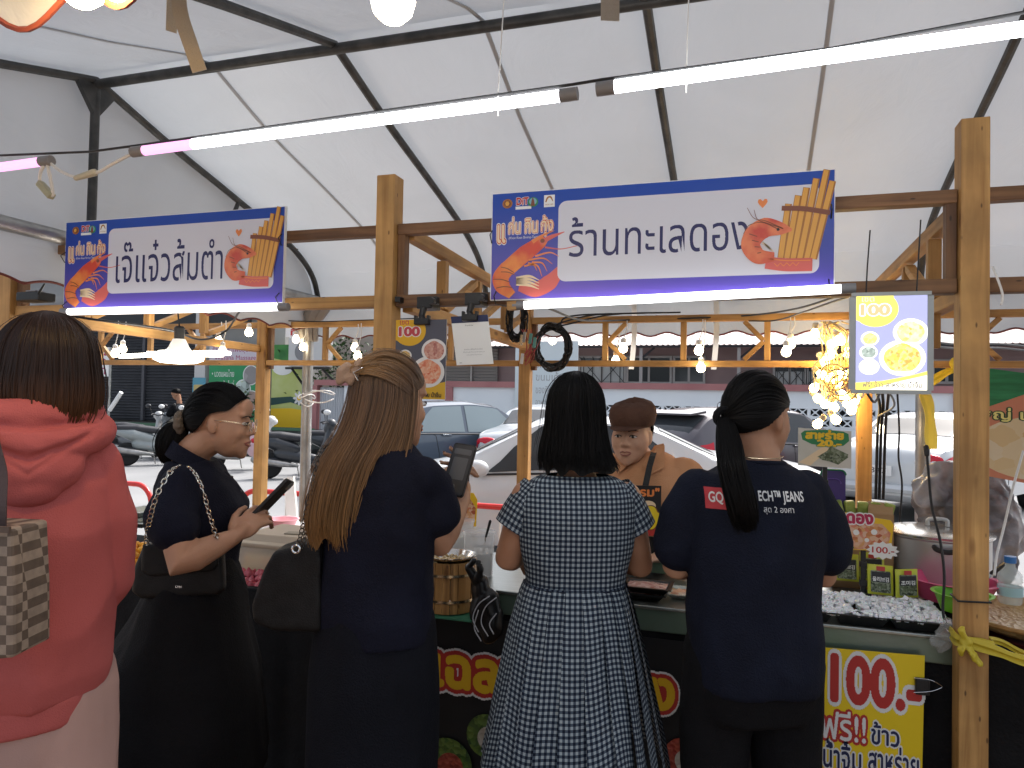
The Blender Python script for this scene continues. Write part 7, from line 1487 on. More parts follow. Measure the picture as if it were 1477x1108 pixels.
# x, top, belt, half width, floor
SED = [(-2.2, .82, .78, .70, .42), (-2.12, 1.02, .90, .80, .30), (-1.62, 1.08, .95, .84, .24), (-1.18, 1.13, .955, .845, .22), (-.62, 1.40, .955, .85, .22), (-.1, 1.47, .945, .85, .22), (.35, 1.44, .93, .85, .22), (1.12, 1.03, .90, .845, .22), (1.7, .90, .82, .83, .22), (2.1, .74, .70, .76, .26), (2.2, .58, .55, .68, .36)]
HAT = [(-1.95, .92, .85, .70, .42), (-1.90, 1.10, .95, .80, .30), (-1.55, 1.38, .98, .84, .24), (-1.0, 1.47, .975, .85, .22), (-.2, 1.50, .955, .85, .22), (.35, 1.45, .93, .85, .22), (1.12, 1.04, .90, .845, .22), (1.65, .93, .84, .83, .22), (1.95, .76, .72, .76, .26), (2.02, .58, .55, .68, .36)]
SUV = [(a, b*1.12 if b > 1 else b*1.05, c*1.08, w*1.03, f) for a, b, c, w, f in HAT]
cglass = mat('tinted car glass', (.05, .055, .06), .08, 0, spec=.25); lampr = mat('red tail lamp', (.50, .012, .03), .12); lampw = mat('clear lamp', (.7, .7, .7), .1); tyre_m = mat('tyre rubber', (.018, .018, .018), .8); rim_m = mat('alloy rim', (.42, .42, .43), .3, .8)
trim_m = mat('dark car trim', (.015, .015, .016), .5)
def half(keys, x):
    zt, zb, w, z0 = (skey(keys, x, i) for i in (1, 2, 3, 4)); zb = min(zb, zt-.012); tum = (zt-zb)*.30
    return [(w*.80, z0), (w*.97, z0+.06), (w, z0+.22), (w*1.012, lerp(z0, zb, .6)), (w*.985, zb-.03), (w*.975, zb), (w*.975-tum*.62, lerp(zb, zt, .62)), (w*.975-tum*.92, zt-.055 if zt-zb > .12 else lerp(zb, zt, .8)), (w*.66, zt-.012), (w*.33, zt), (0, zt+.004)]
def car(keys, paint, px_, d, ang, label, glassm_=cglass, plate=None, scale=1., zs=1.):
    G = P(px_, 650, d); B = Body(G, turn(ang)); o = thing('parked_car', label, 'car', (G.x, G.y, 0), 'cars parked behind the stalls'); T = lambda x, y, z: B(-y*scale, x*scale, z*zs)
    xs = [keys[0][0]+(keys[-1][0]-keys[0][0])*k/56 for k in range(57)]; rings = []
    for x in xs:
        h = half(keys, x); rings.append([T(x, y, z) for y, z in h] + [T(x, -y, z) for y, z in h[::-1][1:]])
    part('car_body', MB().loft(rings), paint, o)
    def S(x, k, s, off):
        h = half(keys, x); i = min(int(k), len(h)-2); t = k-i; y, z = lerp(h[i][0], h[i+1][0], t), lerp(h[i][1], h[i+1][1], t); dy, dz = h[i+1][0]-h[i][0], h[i+1][1]-h[i][1]; L = math.hypot(dy, dz) or 1
        return T(x, s*(y+off*dz/L), z-off*dy/L)
    x0, x1 = (-.95, .92) if keys is SED else (-1.5, .92)
    for s in (-1, 1):
        for a, b, sl in ((lerp(x0, x1, .46), x1-.12, (0, -.46)), (x0+.12, lerp(x0, x1, .43), (.34, 0))): part('side_window', MB().grid(lambda u, v: S(lerp(a+sl[0]*v, b+sl[1]*v, u), lerp(5.12, 6.85, v), s, .006), 8, 4), glassm_, o)
        part('window_trim', MB().tube([S(lerp(x0, x1, t), 5.02, s, .008) for t in [k/20 for k in range(21)]], .010, 5), trim_m, o)
        for xh in (.05, -.85): part('door_handle', MB().limb([S(xh-.08, 4.4, s, .015), S(xh+.08, 4.4, s, .015)], [.014, .014], 8), chrome if plate else paint, o)
        for xd in (.95, -.02, -.98): part('door_seam', MB().tube([S(xd-.05*abs(k-2.5)*(1 if xd < -.5 else 0), k, s, .001) for k in (1.5, 2.2, 3, 4, 4.9)], .005, 4), trim_m, o)
        m = part('wing_mirror', MB().ball(T(.86, s*(.96), .98), (.11*scale, .07*scale, .075*scale), 12, 8), paint, o)
        lx = keys[0][0]
        tl = MB().grid(lambda u, v: S(lx+.03+.34*u, lerp(3.1, 4.7+.2*u, v)+.2*u, s, .010), 8, 4); tl.ball(T(lx+.05, s*.60, .87), (.17, .055, .075), 14, 8, Matrix((B.r, B.f, ZA)).transposed()); part('tail_light', tl, lampr, o); part('reverse_light', MB().ball(T(lx+.015, s*.50, .84), (.07, .045, .04), 12, 8, Matrix((B.r, B.f, ZA)).transposed()), lampw, o)
        part('headlight', MB().grid(lambda u, v: S(keys[-1][0]-.08-.36*u, lerp(4.0, 5.2, v), s, .010), 6, 3), lampw, o)
        for xw in (-1.32 if keys is SED else -1.22, 1.32 if keys is SED else 1.24):
            w = part('wheel', MB().lathe([(.20, -.10), (.29, -.10), (.315, -.07), (.315, .07), (.29, .10), (.20, .10)], T(xw, s*.76, .315), 28, (Matrix((B.f, ZA, B.r)).transposed())), tyre_m, o)
            rot = Matrix((B.f, ZA, B.f.cross(ZA))).transposed(); c = T(xw, s*.865, .315); rb = MB().lathe([(.02, -.004), (.21, -.004), (.21, .006), (.19, .006), (.185, -.02)], c, 24, rot)
            for q in range(5): a = q*1.2566; rb.beam(c, c+(B.f*math.cos(a)+ZA*math.sin(a))*.19, .05, .012, B.r)
            part('rim', rb, rim_m, w); part('wheel_arch', MB().lathe([(.325, -.01), (.365, -.01), (.365, .012), (.325, .012)], T(xw, s*.838, .325), 28, rot, cap=(False, False)), trim_m, o)
    def band(xa, xb, k0, k1): return MB().grid(lambda u, v: S(lerp(xa, xb, v), lerp(k0, 10, min(u, 1-u)*2) if False else (lerp(k0, 9.99, u*2) if u < .5 else lerp(9.99, k0, u*2-1)), 1 if u < .5 else -1, .008), 12, 5)
    part('windscreen', band(1.03, .45, 7.6, 10), glassm_, o)
    part('rear_window', band(-1.16, -.68, 7.6, 10) if keys is SED else band(-1.86, -1.58, 7.6, 10), glassm_, o)
    zt = .74; xr = keys[0][0]-.03
    part('bumper', MB().tube(cr([T(keys[0][0]+.25, .80, .48), T(keys[0][0]+.02, .66, .48), T(xr, 0, .48), T(keys[0][0]+.02, -.66, .48), T(keys[0][0]+.25, -.80, .48)], 4), .075*scale, 8, flat=.8), paint, o)
    f = Fr(T(xr-.075, .17, .66), -(B.f.cross(ZA))*-1, ZA); f = Fr(T(xr-.045, .20, .64), B.r, ZA)
    pl = part('number_plate', MB().plate(rrect(0, 0, .40, .13, .01), f, 0, .012), pr_pw, o, sm=False)
    if plate: writing('plate_lettering', plate, f, (.06, .03, .34, .10), trim_m, pl, .0125, rows=30)
    if keys is not SED: part('roof_spoiler', MB().loft([[T(-1.50, y, 1.425), T(-1.78, y, 1.38), T(-1.78, y, 1.355), T(-1.50, y, 1.39)] for y in (-.58, 0, .58)]) if keys is HAT else MB().loft([[T(-1.50, y, 1.60), T(-1.85, y, 1.555), T(-1.85, y, 1.52), T(-1.50, y, 1.55)] for y in (-.58, 0, .58)]), paint, o, sm=False)
    return o
def paint(n, c, c2=None): return mat(n, c, .32, .1, c2, coat=.7, scale=1.2)
wp = paint('white car paint', (.58, .60, .61)); bp = paint('blue grey car paint', (.05, .072, .105)); sp_ = paint('silver car paint', (.42, .45, .48)); dp = paint('dark plum grey car paint', (.085, .075, .085))
clrg = mat('clear car glass', (.16, .21, .23), .05, 0, spec=.9)
car(HAT, bp, 655, 12.6, 46, 'blue grey hatchback seen from behind its rear door, right of the middle post', clrg)
car(SED, sp_, 800, 13.2, 16, 'silver saloon showing its tail lamp and number plate, left of the second wooden post', cglass, 'กข 2876')
car(SED, wp, 838, 7.0, -84, 'white saloon side on behind the stall holder', cglass, None, 1.0, .95)
car(HAT, dp, 1085, 11.4, 62, 'dark grey hatchback half hidden behind the white saloon roof', cglass)
car(SED, wp, 1360, 10.95, 50, 'white saloon seen from its rear corner with a red tail lamp, beside the right post', cglass, '2847')
# ================================================================== scooters
def scooter(px_, d, ang, col, label, col2=(.03, .03, .035)):
    G = P(px_, 680, d); B = Body(G, turn(ang)); o = thing('motor_scooter', label, 'scooter', (G.x, G.y, 0), 'motor scooters parked across the yard'); T = lambda x, y, z: B(-y, x, z); rot = Matrix((B.f, ZA, B.f.cross(ZA))).transposed()
    pm = mat('scooter paint', col, .35, .1, coat=.4); dk = mat('scooter dark plastic', col2, .5)
    for x in (-.60, .62):
        w = part('wheel', MB().lathe([(.15, -.045), (.21, -.05), (.245, -.025), (.245, .025), (.21, .05), (.15, .045)], T(x, 0, .245), 24, rot), tyre_m, o); part('rim', MB().lathe([(.02, -.03), (.16, -.03), (.16, .03), (.02, .03)], T(x, 0, .245), 18, rot), rim_m, w)
    b = MB(); b.limb([T(-.82, 0, .72), T(-.5, 0, .66), T(-.15, 0, .56)], [.07, .16, .12], 14, flat=.9); b.limb([T(-.4, 0, .45), T(.2, 0, .34)], [.13, .11], 12); part('body_shell', fuse('shell', b, .02, 3, off=base_of(o)), pm, o)
    f = MB(); f.limb([T(.28, 0, .34), T(.42, 0, .62), T(.46, 0, .92)], [.15, .17, .10], 14, flat=.45); f.limb([T(.45, 0, .92), T(.5, 0, 1.0)], [.09, .12], 12); part('front_shield', fuse('shield', f, .02, 3, off=base_of(o)), pm, o)
    part('fender', MB().tube([T(.62+.27*math.cos(a), 0, .25+.27*math.sin(a)) for a in [R_(30)+k*R_(130)/10 for k in range(11)]], .06, 8, flat=1.), pm, o)
    part('seat', fuse('seat', MB().limb([T(-.78, 0, .80), T(-.4, 0, .78), T(-.02, 0, .74)], [.08, .12, .10], 14, flat=.75), .02, 2, off=base_of(o)), dk, o)
    part('engine', MB().box(T(-.45, 0, .30), (.16, .5, .18), Matrix((B.r, B.f, ZA)).transposed()), dk, o, sm=False, bevel=.03); part('exhaust', MB().limb([T(-.1, -.13, .24), T(-.4, -.14, .28), T(-.85, -.15, .36)], [.03, .06, .065], 12), steel_gy, o)
    part('fork', MB().tube([T(.62, 0, .245), T(.45, 0, .95)], .035, 8), dk, o); part('handlebar', MB().tube(cr([T(.33, .34, 1.03), T(.42, .2, 1.05), T(.46, 0, 1.0), T(.42, -.2, 1.05), T(.33, -.34, 1.03)], 4), .017, 8), dk, o)
    for s in (-1, 1):
        part('mirror', MB().ball(T(.40, s*.36, 1.24), (.075, .05, .05), 12, 8), dk if s > 0 else white_pl, o); part('mirror_stem', MB().tube([T(.41, s*.24, 1.04), T(.40, s*.33, 1.22)], .009, 6), dk, o)
    part('tail_light', MB().ball(T(-.86, 0, .70), (.05, .09, .05), 12, 8), lampr, o); part('headlight', MB().ball(T(.56, 0, .99), (.07, .10, .07), 12, 8), lampw, o); part('footboard', MB().box(T(.15, 0, .30), (.30, .42, .05), Matrix((B.r, B.f, ZA)).transposed()), dk, o, sm=False, bevel=.015); part('side_stand', MB().tube([T(-.1, .1, .28), T(-.05, .24, .01)], .012, 6), steel_gy, o)
    return B
scooter(436, 13.6, 72, (.03, .034, .04), 'dark grey scooter with a round exhaust, just left of the grey tent pole')
scooter(228, 15.6, 62, (.26, .29, .29), 'pale grey scooter with a dark engine, right of the coral hoodie'); scooter(205, 16.8, 70, (.12, .13, .14), 'dark scooter seat seen over the pale grey scooter, right of the coral hoodie')
scooter(352, 15.0, 70, (.62, .62, .60), 'white scooter with a pink bag on it, in front of the face in glasses'); scooter(500, 14.6, 78, (.05, .055, .06), 'dark scooter right of the grey tent pole, behind the light brown hair')
BS = scooter(247, 17.2, -62, (.45, .46, .46), 'light scooter carrying the seated man, in front of the shutters')
single('carrier_bag', fuse('bag', MB().ball(P(366, 640, 14.6), (.16, .14, .24), 14, 10).limb([P(366, 622, 14.6), P(366, 612, 14.6)], [.10, .03], 10), .02, 2, disp=folds(.03, (4, 4, 4), 3)), mat('pink plastic film', (.62, .42, .46), .4), 'pale pink carrier bag hanging on the white scooter', 'bag')
def rider():
    B = BS; o = thing('person', 'man with short black hair in a pink apron, sitting on a scooter before the shutters', 'person', B(0, 0, 0)); H = Head(B(-.02, -.12, 1.52), (B.f*.9-ZA*.45-away*.5), 1.02); m = MB(); H.prims(m)
    m.limb([B(0, -.22, 1.28), H(0, -.03, -.05)], [.06, .055], 12); trunk(m, B, [(.80, .17, .14, 0, -.38), (1.0, .17, .13, 0, -.34), (1.18, .19, .11, 0, -.27), (1.28, .12, .08, 0, -.23)])
    for s in (-1, 1):
        m.limb([B(s*.09, -.36, .86), B(s*.15, .05, .84), B(s*.14, .12, .38)], [.10, .075, .05], 12); m.limb([B(s*.14, .08, .36), B(s*.14, .26, .35)], [.04, .035], 10); w = B(s*.08, .08, .98); arm(m, B(s*.19, -.25, 1.23), B(s*.25, -.16, .98), w); hand(m, w, B.f+B.r*-s*.5, -ZA, 1)
    part('body', fuse('body', m, .010, 4, off=base_of(o)), skin_tan, o); sh = MB(); trunk(sh, B, [(.82, .20, .17, 0, -.38), (1.0, .20, .155, 0, -.34), (1.18, .215, .135, 0, -.27), (1.26, .15, .11, 0, -.24), (1.31, .07, .07, 0, -.22)])
    for s in (-1, 1): sh.limb([B(s*.18, -.25, 1.23), B(s*.24, -.19, 1.06)], [.075, .075], 14)
    part('shirt', fuse('shirt', sh, .014, 4, off=base_of(o)), blk_m, o); part('apron', MB().loft([[B(-.10, -.15+w, 1.20), B(.10, -.15+w, 1.20), B(.17, -.14+w, .86), B(-.17, -.14+w, .86)] for w in (0, .012)]), mat('pink apron', (.45, .22, .27), .8), o, sm=False)
    tr = MB()
    for s in (-1, 1): tr.limb([B(s*.09, -.36, .87), B(s*.15, .05, .85), B(s*.15, .10, .70)], [.125, .10, .09], 14)
    part('shorts', fuse('shorts', tr, .015, 3, off=base_of(o)), mat('beige shorts', (.34, .29, .22), .8), o)
    line = [(0, .80, .55), (.6, .6, .45), (.92, .2, .1), (.85, -.4, -.35), (0, -.8, -.55), (-.85, -.4, -.35), (-.92, .2, .1), (-.6, .6, .45)]; hair(o, 'hair', hair_blk, H.C, pulled(H, line, (0, -.3, 1), 1.06), 90, .012, .01, 8, True, seed=61, up=0)
rider()
# ================================================================== boundary wall with breeze blocks
YW = 15.; mauve = mat('dusty pink paint', (.34, .14, .14), .75, 0, (.40, .18, .175), 1.5, 5); whw = mat('white wall paint', (.72, .76, .79), .75, 0, (.78, .81, .83), .8, 6, bump=.1, bscale=10)
xa, xb = PY(455, 560, YW).x, 16.; wl = thing('boundary_wall', 'white garden wall with dusty pink coping and breeze block rows behind the cars', 'wall', ((xa+xb)/2, YW, 0)); xbk = PY(742, 590, YW).x
part('wall_panel', MB().box(((xa+.9+xbk)/2, YW+.06, .93), (xbk-xa-.9, .12, 1.86)).box(((xbk+xb)/2, YW+.06, .52), (xb-xbk, .12, 1.04)).box(((xbk+xb)/2, YW+.06, 1.68), (xb-xbk, .12, .36)), whw, wl, sm=False)
part('coping', MB().box(((xa+xb)/2, YW+.05, 1.93), (xb-xa, .26, .15)), mauve, wl, sm=False)
for x in (xa, PY(648, 600, YW).x, 5.6, 10.5): part('wall_post', MB().box((x, YW+.04, .925), (.20, .24, 1.85)), mauve, wl, sm=False)
part('gate_sheet', MB().grid(lambda u, v: V((xa+.12+.75*u, YW+.05+.02*math.sin(u*60), .1+1.7*v)), 60, 2), mat('corrugated sheet', (.50, .52, .55), .45, .3), wl)
dk_ = mat('gap shade and dark trim', (.03, .03, .033), .9); part('block_gap_shade', MB().box(((xbk+xb)/2, YW+.12, 1.27), (xb-xbk, .01, .46)), dk_, wl, sm=False); bb = MB(); n = int((xb-xbk)/.46)  # dark sheet stands in for the shade inside the block openings
for i in range(n):
    for z in (1.045, 1.275):
        x = xbk+i*.46; t = .035
        for a in ((x, z+.0175, x+.46, z+.0175), (x, z+.2125, x+.46, z+.2125)): bb.box(((a[0]+a[2])/2, YW+.05, a[1]), (.46, .11, t))
        for xx in (x+.0175, x+.4425): bb.box((xx, YW+.05, z+.115), (t, .11, .16))
        for k in (0, 1):
            c = V((x+.1325+.195*k, YW+.05, z+.115))
            for s in (-1, 1): bb.box(c, (.235, .10, .022), Matrix.Rotation(s*R_(42), 3, 'Y'))
            bb.box(c, (.05, .102, .05), Matrix.Rotation(R_(45), 3, 'Y'))
part('breeze_block', bb, whw, wl, sm=False)
# ================================================================== house behind the wall
hw = mat('mauve house wall', (.19, .135, .135), .85, 0, (.24, .175, .17), .9, 6, bump=.1); YH = 17.6
hs_ = thing('house', 'low mauve house with grilled dark windows and a corrugated roof behind the wall', 'house', (3, YH, 0)); hx0, hx1 = PY(612, 520, YH).x, 13.
part('house_wall', MB().box(((hx0+hx1)/2, YH+.1, 1.62), (hx1-hx0, .2, 3.24)), hw, hs_, sm=False)
def corr(x0, x1, y0, z0, y1, z1, per=.14): return MB().grid(lambda u, v: V((x0+(x1-x0)*u, lerp(y0, y1, v), lerp(z0, z1, v)+.022*math.sin((x1-x0)*u*6.283/per))), int((x1-x0)/per*6), 3)
rfm = mat('weathered roof sheet', (.52, .42, .39), .6, 0, (.62, .55, .52), 1.2, 6); part('roof', corr(hx0-.4, hx1, YH-.9, 3.05, YH+2.6, 4.0), rfm, hs_); part('roof_edge', MB().box(((hx0+hx1)/2, YH-.88, 3.02), (hx1-hx0+.8, .05, .06)), dk_, hs_, sm=False)
gly = mat('dark window glass', (.02, .025, .03), .1); wfr = mat('grey window frame', (.30, .29, .28), .6); ivory = mat('pale curtain', (.40, .42, .42), .8)
for (a, b, ya, yb, gr) in ((836, 902, 515, 552, 1), (905, 968, 515, 552, 0), (972, 1016, 515, 552, 0), (1116, 1162, 528, 556, 1), (1164, 1212, 528, 556, 1), (1345, 1385, 520, 552, 0)):
    p, q = PY(a, yb, YH), PY(b, ya, YH); w = part('window', MB().box(((p.x+q.x)/2, YH-.005, (p.z+q.z)/2), (q.x-p.x, .05, q.z-p.z)), gly, hs_, sm=False); fm_ = MB()
    for x in (p.x, (p.x+q.x)/2, q.x): fm_.box((x, YH-.02, (p.z+q.z)/2), (.06, .08, q.z-p.z+.06))
    for z in (p.z, q.z): fm_.box(((p.x+q.x)/2, YH-.021, z), (q.x-p.x, .078, .06))
    part('window_frame', fm_, wfr, w, sm=False)
    if gr:
        g_ = MB(); N = 5; cz = (p.z+q.z)/2; part('curtain', MB().box(((p.x+q.x)/2, YH-.032, lerp(p.z, q.z, .38)), (q.x-p.x-.1, .012, (q.z-p.z)*.66)), ivory, w, sm=False)
        for k in range(N): x = lerp(p.x, q.x, (k+.5)/N); g_.box((x, YH-.085, cz), (.02, .02, q.z-p.z))
        for s in (-1, 1):
            for k in range(2): a_ = lerp(p.x, q.x, k*.5); b_ = lerp(p.x, q.x, k*.5+.5); g_.beam((a_, YH-.09, p.z if s > 0 else q.z), (b_, YH-.09, q.z if s > 0 else p.z), .018, .018)
        part('window_grille', g_, trim_m, w, sm=False)
lv = MB(); p, q = PY(636, 552, YH-.15), PY(718, 490, YH-.15)
for k in range(15): lv.box(((p.x+q.x)/2, YH-.12, lerp(p.z, q.z, k/15)+.04), (q.x-p.x, .05, .085), Matrix.Rotation(.5, 3, 'X'))
part('louvre_panel', lv, mat('grey louvre', (.22, .21, .20), .55, .2), hs_, sm=False); part('louvre_post', MB().box(((p.x+q.x)/2+.1, YH-.2, (p.z+q.z)/2), (.05, .05, q.z-p.z)), wfr, hs_, sm=False)
for x in (PY(925, 500, YH-.8).x, PY(1066, 500, YH-.8).x): part('roof_prop', MB().box((x, YH-.8, 1.5), (.08, .08, 3.0)), wfr, hs_, sm=False); part('roof_bracket', MB().beam((x, YH-.8, 2.7), (x+.35, YH-.8, 3.0), .05, .05), dk_, hs_, sm=False)
nb = thing('notice_board', 'white notice board with grey Thai lettering over the wall, behind the black cable coil', 'notice', PY(798, 560, YW-.1)); bl, tr = PY(742, 588, YW-.12), PY(834, 492, YW-.12); f = Fr((bl.x, YW-.12, bl.z), XA, ZA); W, H = tr.x-bl.x, tr.z-bl.z
part('board_sheet', MB().plate([(0, 0), (W, 0), (W, H), (0, H)], f, -.03, .03), mat('pale notice vinyl', (.62, .68, .70), .5), nb, sm=False)
for k in (.06, .94): part('board_leg', MB().box((bl.x+W*k, YW-.14, .65), (.05, .04, 1.3)), wfr, nb, sm=False)
for i, t in enumerate(('ร้านอาหาร', 'ขนมเค้ก', 'ของกินเล่น', 'อาหารตามสั่ง')): writing('lettering', t, f, (W*.34, H*(.60-.19*i), W*(.72+.06*(i % 2)), H*(.73-.19*i)), bpy.data.materials['printed mid grey'], nb, .002, rows=36)
# pale roofs further right
o = thing('shed', 'shed with a pale blue sheet roof beyond the wall, right of the right post', 'shed', (11, 21, 0)); part('shed_wall', MB().box((11.5, 21.5, 1.6), (9, .2, 3.2)), mat('shed boards', (.16, .14, .13), .85), o, sm=False); part('roof', corr(6.5, 17, 20.4, 3.25, 23, 4.2, .3), mat('pale blue roof sheet', (.36, .50, .55), .5), o)
# ================================================================== shop row on the left
shm_ = mat('rolling shutter', (.045, .047, .055), .45, .4, (.06, .062, .07), 2); YS2 = 16.; sh_ = thing('shop_house', 'shop with two dark rolling shutters above a raised step, on the left', 'shop', (-12, YS2, 0)); b0 = PY(100, 603, YS2); b1 = PY(283, 603, YS2); ztop = PY(200, 470, YS2).z
def shut(x0, x1, z0, z1): return MB().grid(lambda u, v: V((lerp(x0, x1, u), YS2+.02*math.sin(v*2*math.pi*34), lerp(z0, z1, v))), 2, 34*6)
xm = PY(207, 600, YS2).x
for a, b in ((b0.x, xm-.05), (xm+.05, b1.x)): part('shutter', shut(a, b, b0.z, ztop), shm_, sh_)
for x in (b0.x-.05, xm, b1.x+.06): part('shutter_channel', MB().box((x, YS2-.02, (b0.z+ztop)/2), (.10, .12, ztop-b0.z)), mat('shutter channel', (.07, .07, .08), .5) if 'shutter channel' not in bpy.data.materials else bpy.data.materials['shutter channel'], sh_, sm=False)
part('shop_wall', MB().box(((b0.x+b1.x)/2-1, YS2+1.2, 2.4), (b1.x-b0.x+8, 2, 4.8)), mat('grey render', (.30, .29, .28), .85, 0, (.36, .35, .34), 1), sh_, sm=False); part('step', MB().box(((b0.x+b1.x)/2+.6, YS2-.7, (b0.z-.05)/2), (b1.x-b0.x+9, 1.3, b0.z-.05)), mat('dark step', (.05, .055, .05), .8, 0, (.09, .10, .085), 2), sh_, sm=False)
part('step_edge', MB().box(((b0.x+b1.x)/2+.6, YS2-1.36, b0.z-.05), (b1.x-b0.x+9, .04, .08)), mat('green step edge', (.06, .14, .08), .6), sh_, sm=False); part('fascia', MB().box(((b0.x+b1.x)/2, YS2-.12, ztop+.35), (b1.x-b0.x+4, .1, .7)), mat('black fascia', (.02, .022, .024), .5), sh_, sm=False)
part('pillar', MB().box(((b1.x+PY(298, 600, YS2).x)/2+.1, YS2-.1, 2.2), (PY(298, 600, YS2).x-b1.x, .3, 4.4)), mat('white pillar', (.56, .55, .54), .7), sh_, sm=False)
def board(px0, py0, px1, py1, Y): a, b = PY(px0, py1, Y), PY(px1, py0, Y); return Fr((a.x, Y, a.z), XA, ZA), b.x-a.x, b.z-a.z
ms = thing('massage_sign', 'tall green and white massage shop board with round photographs, above the head in glasses', 'sign', PY(336, 620, YS2-.3)); f, W, H = board(299, 497, 376, 625, YS2-.3); part('sign_board', MB().plate([(0, 0), (W, 0), (W, H), (0, H)], f, -.05, .05), mat('sign green', (.012, .20, .07), .45, 0, (.03, .32, .12), .5), ms, sm=False)
part('sign_header', MB().plate([(0, H*.80), (W, H*.80), (W, H), (0, H)], f, .001, .004), mat('sign pale pink', (.58, .52, .58), .5), ms, sm=False); mg_ = mat('sign magenta', (.36, .03, .12), .5)
writing('lettering', 'ร้าน นวดเพื่อสุขภาพ', f, (W*.06, H*.90, W*.97, H*.985), mg_, ms, .006, rows=40); writing('lettering', 'Wasana Massage', f, (W*.10, H*.815, W*.92, H*.88), mg_, ms, .006, bold=.01, rows=40)
for k, t in enumerate(('• นวดแผนไทย', '• นวดเท้า ไหล่', '• นวดน้ำมัน')): writing('lettering', t, f, (W*.06, H*(.64-.12*k), W*.50, H*(.72-.12*k)), pr_pw, ms, .002, rows=36)
for cx, cy, mm in ((.83, .66, (.35, .33, .33)), (.68, .50, (.42, .50, .46)), (.86, .38, (.46, .33, .28))): part('round_photo', MB().plate([(W*cx+W*.155*math.cos(a), H*cy+W*.165*math.sin(a)) for a in [k*.2244 for k in range(28)]], f, .002, .003), pr_pw, ms, sm=False); part('round_photo', MB().plate([(W*cx+W*.14*math.cos(a), H*cy+W*.15*math.sin(a)) for a in [k*.2244 for k in range(28)]], f, .006, .002), cells('photo %.2f' % cy, [mm, tuple(x*.5 for x in mm), tuple(min(1, x*1.4) for x in mm)], 5, bump=0), ms, sm=False)
o = thing('side_poster', 'small blue and yellow poster on the white pillar left of the massage board', 'poster', PY(288, 590, YS2-.3)); f, W, H = board(277, 545, 297, 590, YS2-.3); part('poster_sheet', MB().plate([(0, 0), (W, 0), (W, H), (0, H)], f, 0, .01), mat('poster blue', (.10, .32, .42), .5), o, sm=False); part('poster_print', MB().plate(rrect(W*.1, H*.35, W*.95, H*.78, .05), f, .012, .004), mat('poster straw', (.55, .42, .16), .5), o, sm=False)
o = thing('flower_banner', 'yellow and green spa banner with a white flower behind the grey tent pole', 'banner', PY(416, 615, YS2-.35)); f, W, H = board(390, 497, 450, 617, YS2-.35)
part('banner_sheet', MB().plate([(0, 0), (W, 0), (W, H), (0, H)], f, -.02, .02), mat('banner lime', (.42, .50, .08), .5, 0, (.58, .62, .30), .8), o, sm=False); part('banner_print', MB().plate([(0, H*.84), (W, H*.74), (W, H), (0, H)], f, .001, .004), mat('banner deep green', (.02, .13, .03), .5, 0, (.06, .26, .05), 2), o, sm=False)
part('banner_print', MB().plate([(0, H*.27), (W*.5, H*.31), (W, H*.24), (W, H*.32), (W*.5, H*.38), (0, H*.36)], f, .001, .004), mat('banner navy green', (.02, .07, .06), .5), o, sm=False); part('banner_print', MB().plate([(0, .0), (W, 0), (W, H*.21), (W*.5, H*.24), (0, H*.23)], f, .002, .004), pr_yel, o, sm=False)
part('banner_print', MB().plate(ell(W*.28, H*.72, W*.26, W*.16), f, .006, .003), pr_pw, o, sm=False); fl2 = MB()
for k in range(8): a = k*.785; fl2.plate([(W*.72+W*.055*math.cos(a)*1.6+W*.05*math.cos(t)*math.cos(a)*1.4-W*.03*math.sin(t)*math.sin(a), H*.36+W*.055*math.sin(a)*1.6+W*.05*math.cos(t)*math.sin(a)*1.4+W*.03*math.sin(t)*math.cos(a)) for t in [j*.5236 for j in range(12)]], f, .007+.0012*k, .001)
part('banner_print', fl2, pr_pw, o, sm=False); part('banner_print', MB().plate(ell(W*.72, H*.36, W*.05), f, .019, .002), pr_yel, o, sm=False)
o = thing('air_conditioner', 'white outdoor air conditioner on a black bracket above the flower banner', 'air conditioner', PY(440, 528, YS2-.8)); a, b = PY(415, 529, YS2-.8), PY(470, 486, YS2-.8); part('casing', MB().box(((a.x+b.x)/2, YS2-.6, (a.z+b.z)/2), (b.x-a.x, .4, b.z-a.z)), mat('off white casing', (.56, .56, .55), .5), o, sm=False, bevel=.03); part('fan_grille', MB().lathe([(.02, 0), (.24, 0), (.25, .02), (.02, .02)], V(((a.x+b.x)/2-.12, YS2-.81, (a.z+b.z)/2)), 24, Matrix.Rotation(R_(90), 3, 'X')), grey_pl, o)
for k in (.1, .9): part('bracket', MB().beam((lerp(a.x, b.x, k), YS2-.8, a.z-.03), (lerp(a.x, b.x, k)+.5*(1 if k > .5 else .5), YS2-.2, a.z-.8), .05, .05), trim_m, o, sm=False)
part('bracket', MB().box(((a.x+b.x)/2, YS2-.75, a.z-.04), (b.x-a.x+.2, .06, .06)), trim_m, o, sm=False)
o = thing('street_sign', 'narrow white sign with red letters นวด on a thin pole, right of the dark bob', 'sign', PY(157, 600, 12)); f, W, H = board(138, 501, 158, 543, 12); part('sign_board', MB().plate([(0, 0), (W, 0), (W, H), (0, H)], f, -.02, .02), pr_pw, o, sm=False)
for k, t in enumerate('นวด'): writing('lettering', t, f, (W*.25, H*(.71-.32*k), W*.78, H*(.94-.32*k)), mg_, o, .002, bold=.01, rows=30)
part('sign_pole', MB().tube([V((f.o.x+W+.02, 12.02, 0)), V((f.o.x+W+.02, 12.02, f.o.z+H))], .03, 8), steel_gy, o)
single('stick', MB().tube([PY(158, 592, 11.8), PY(175, 566, 11.8)], .05, 8), white_pl, 'white stick leaning up beside the street sign pole', 'stick')
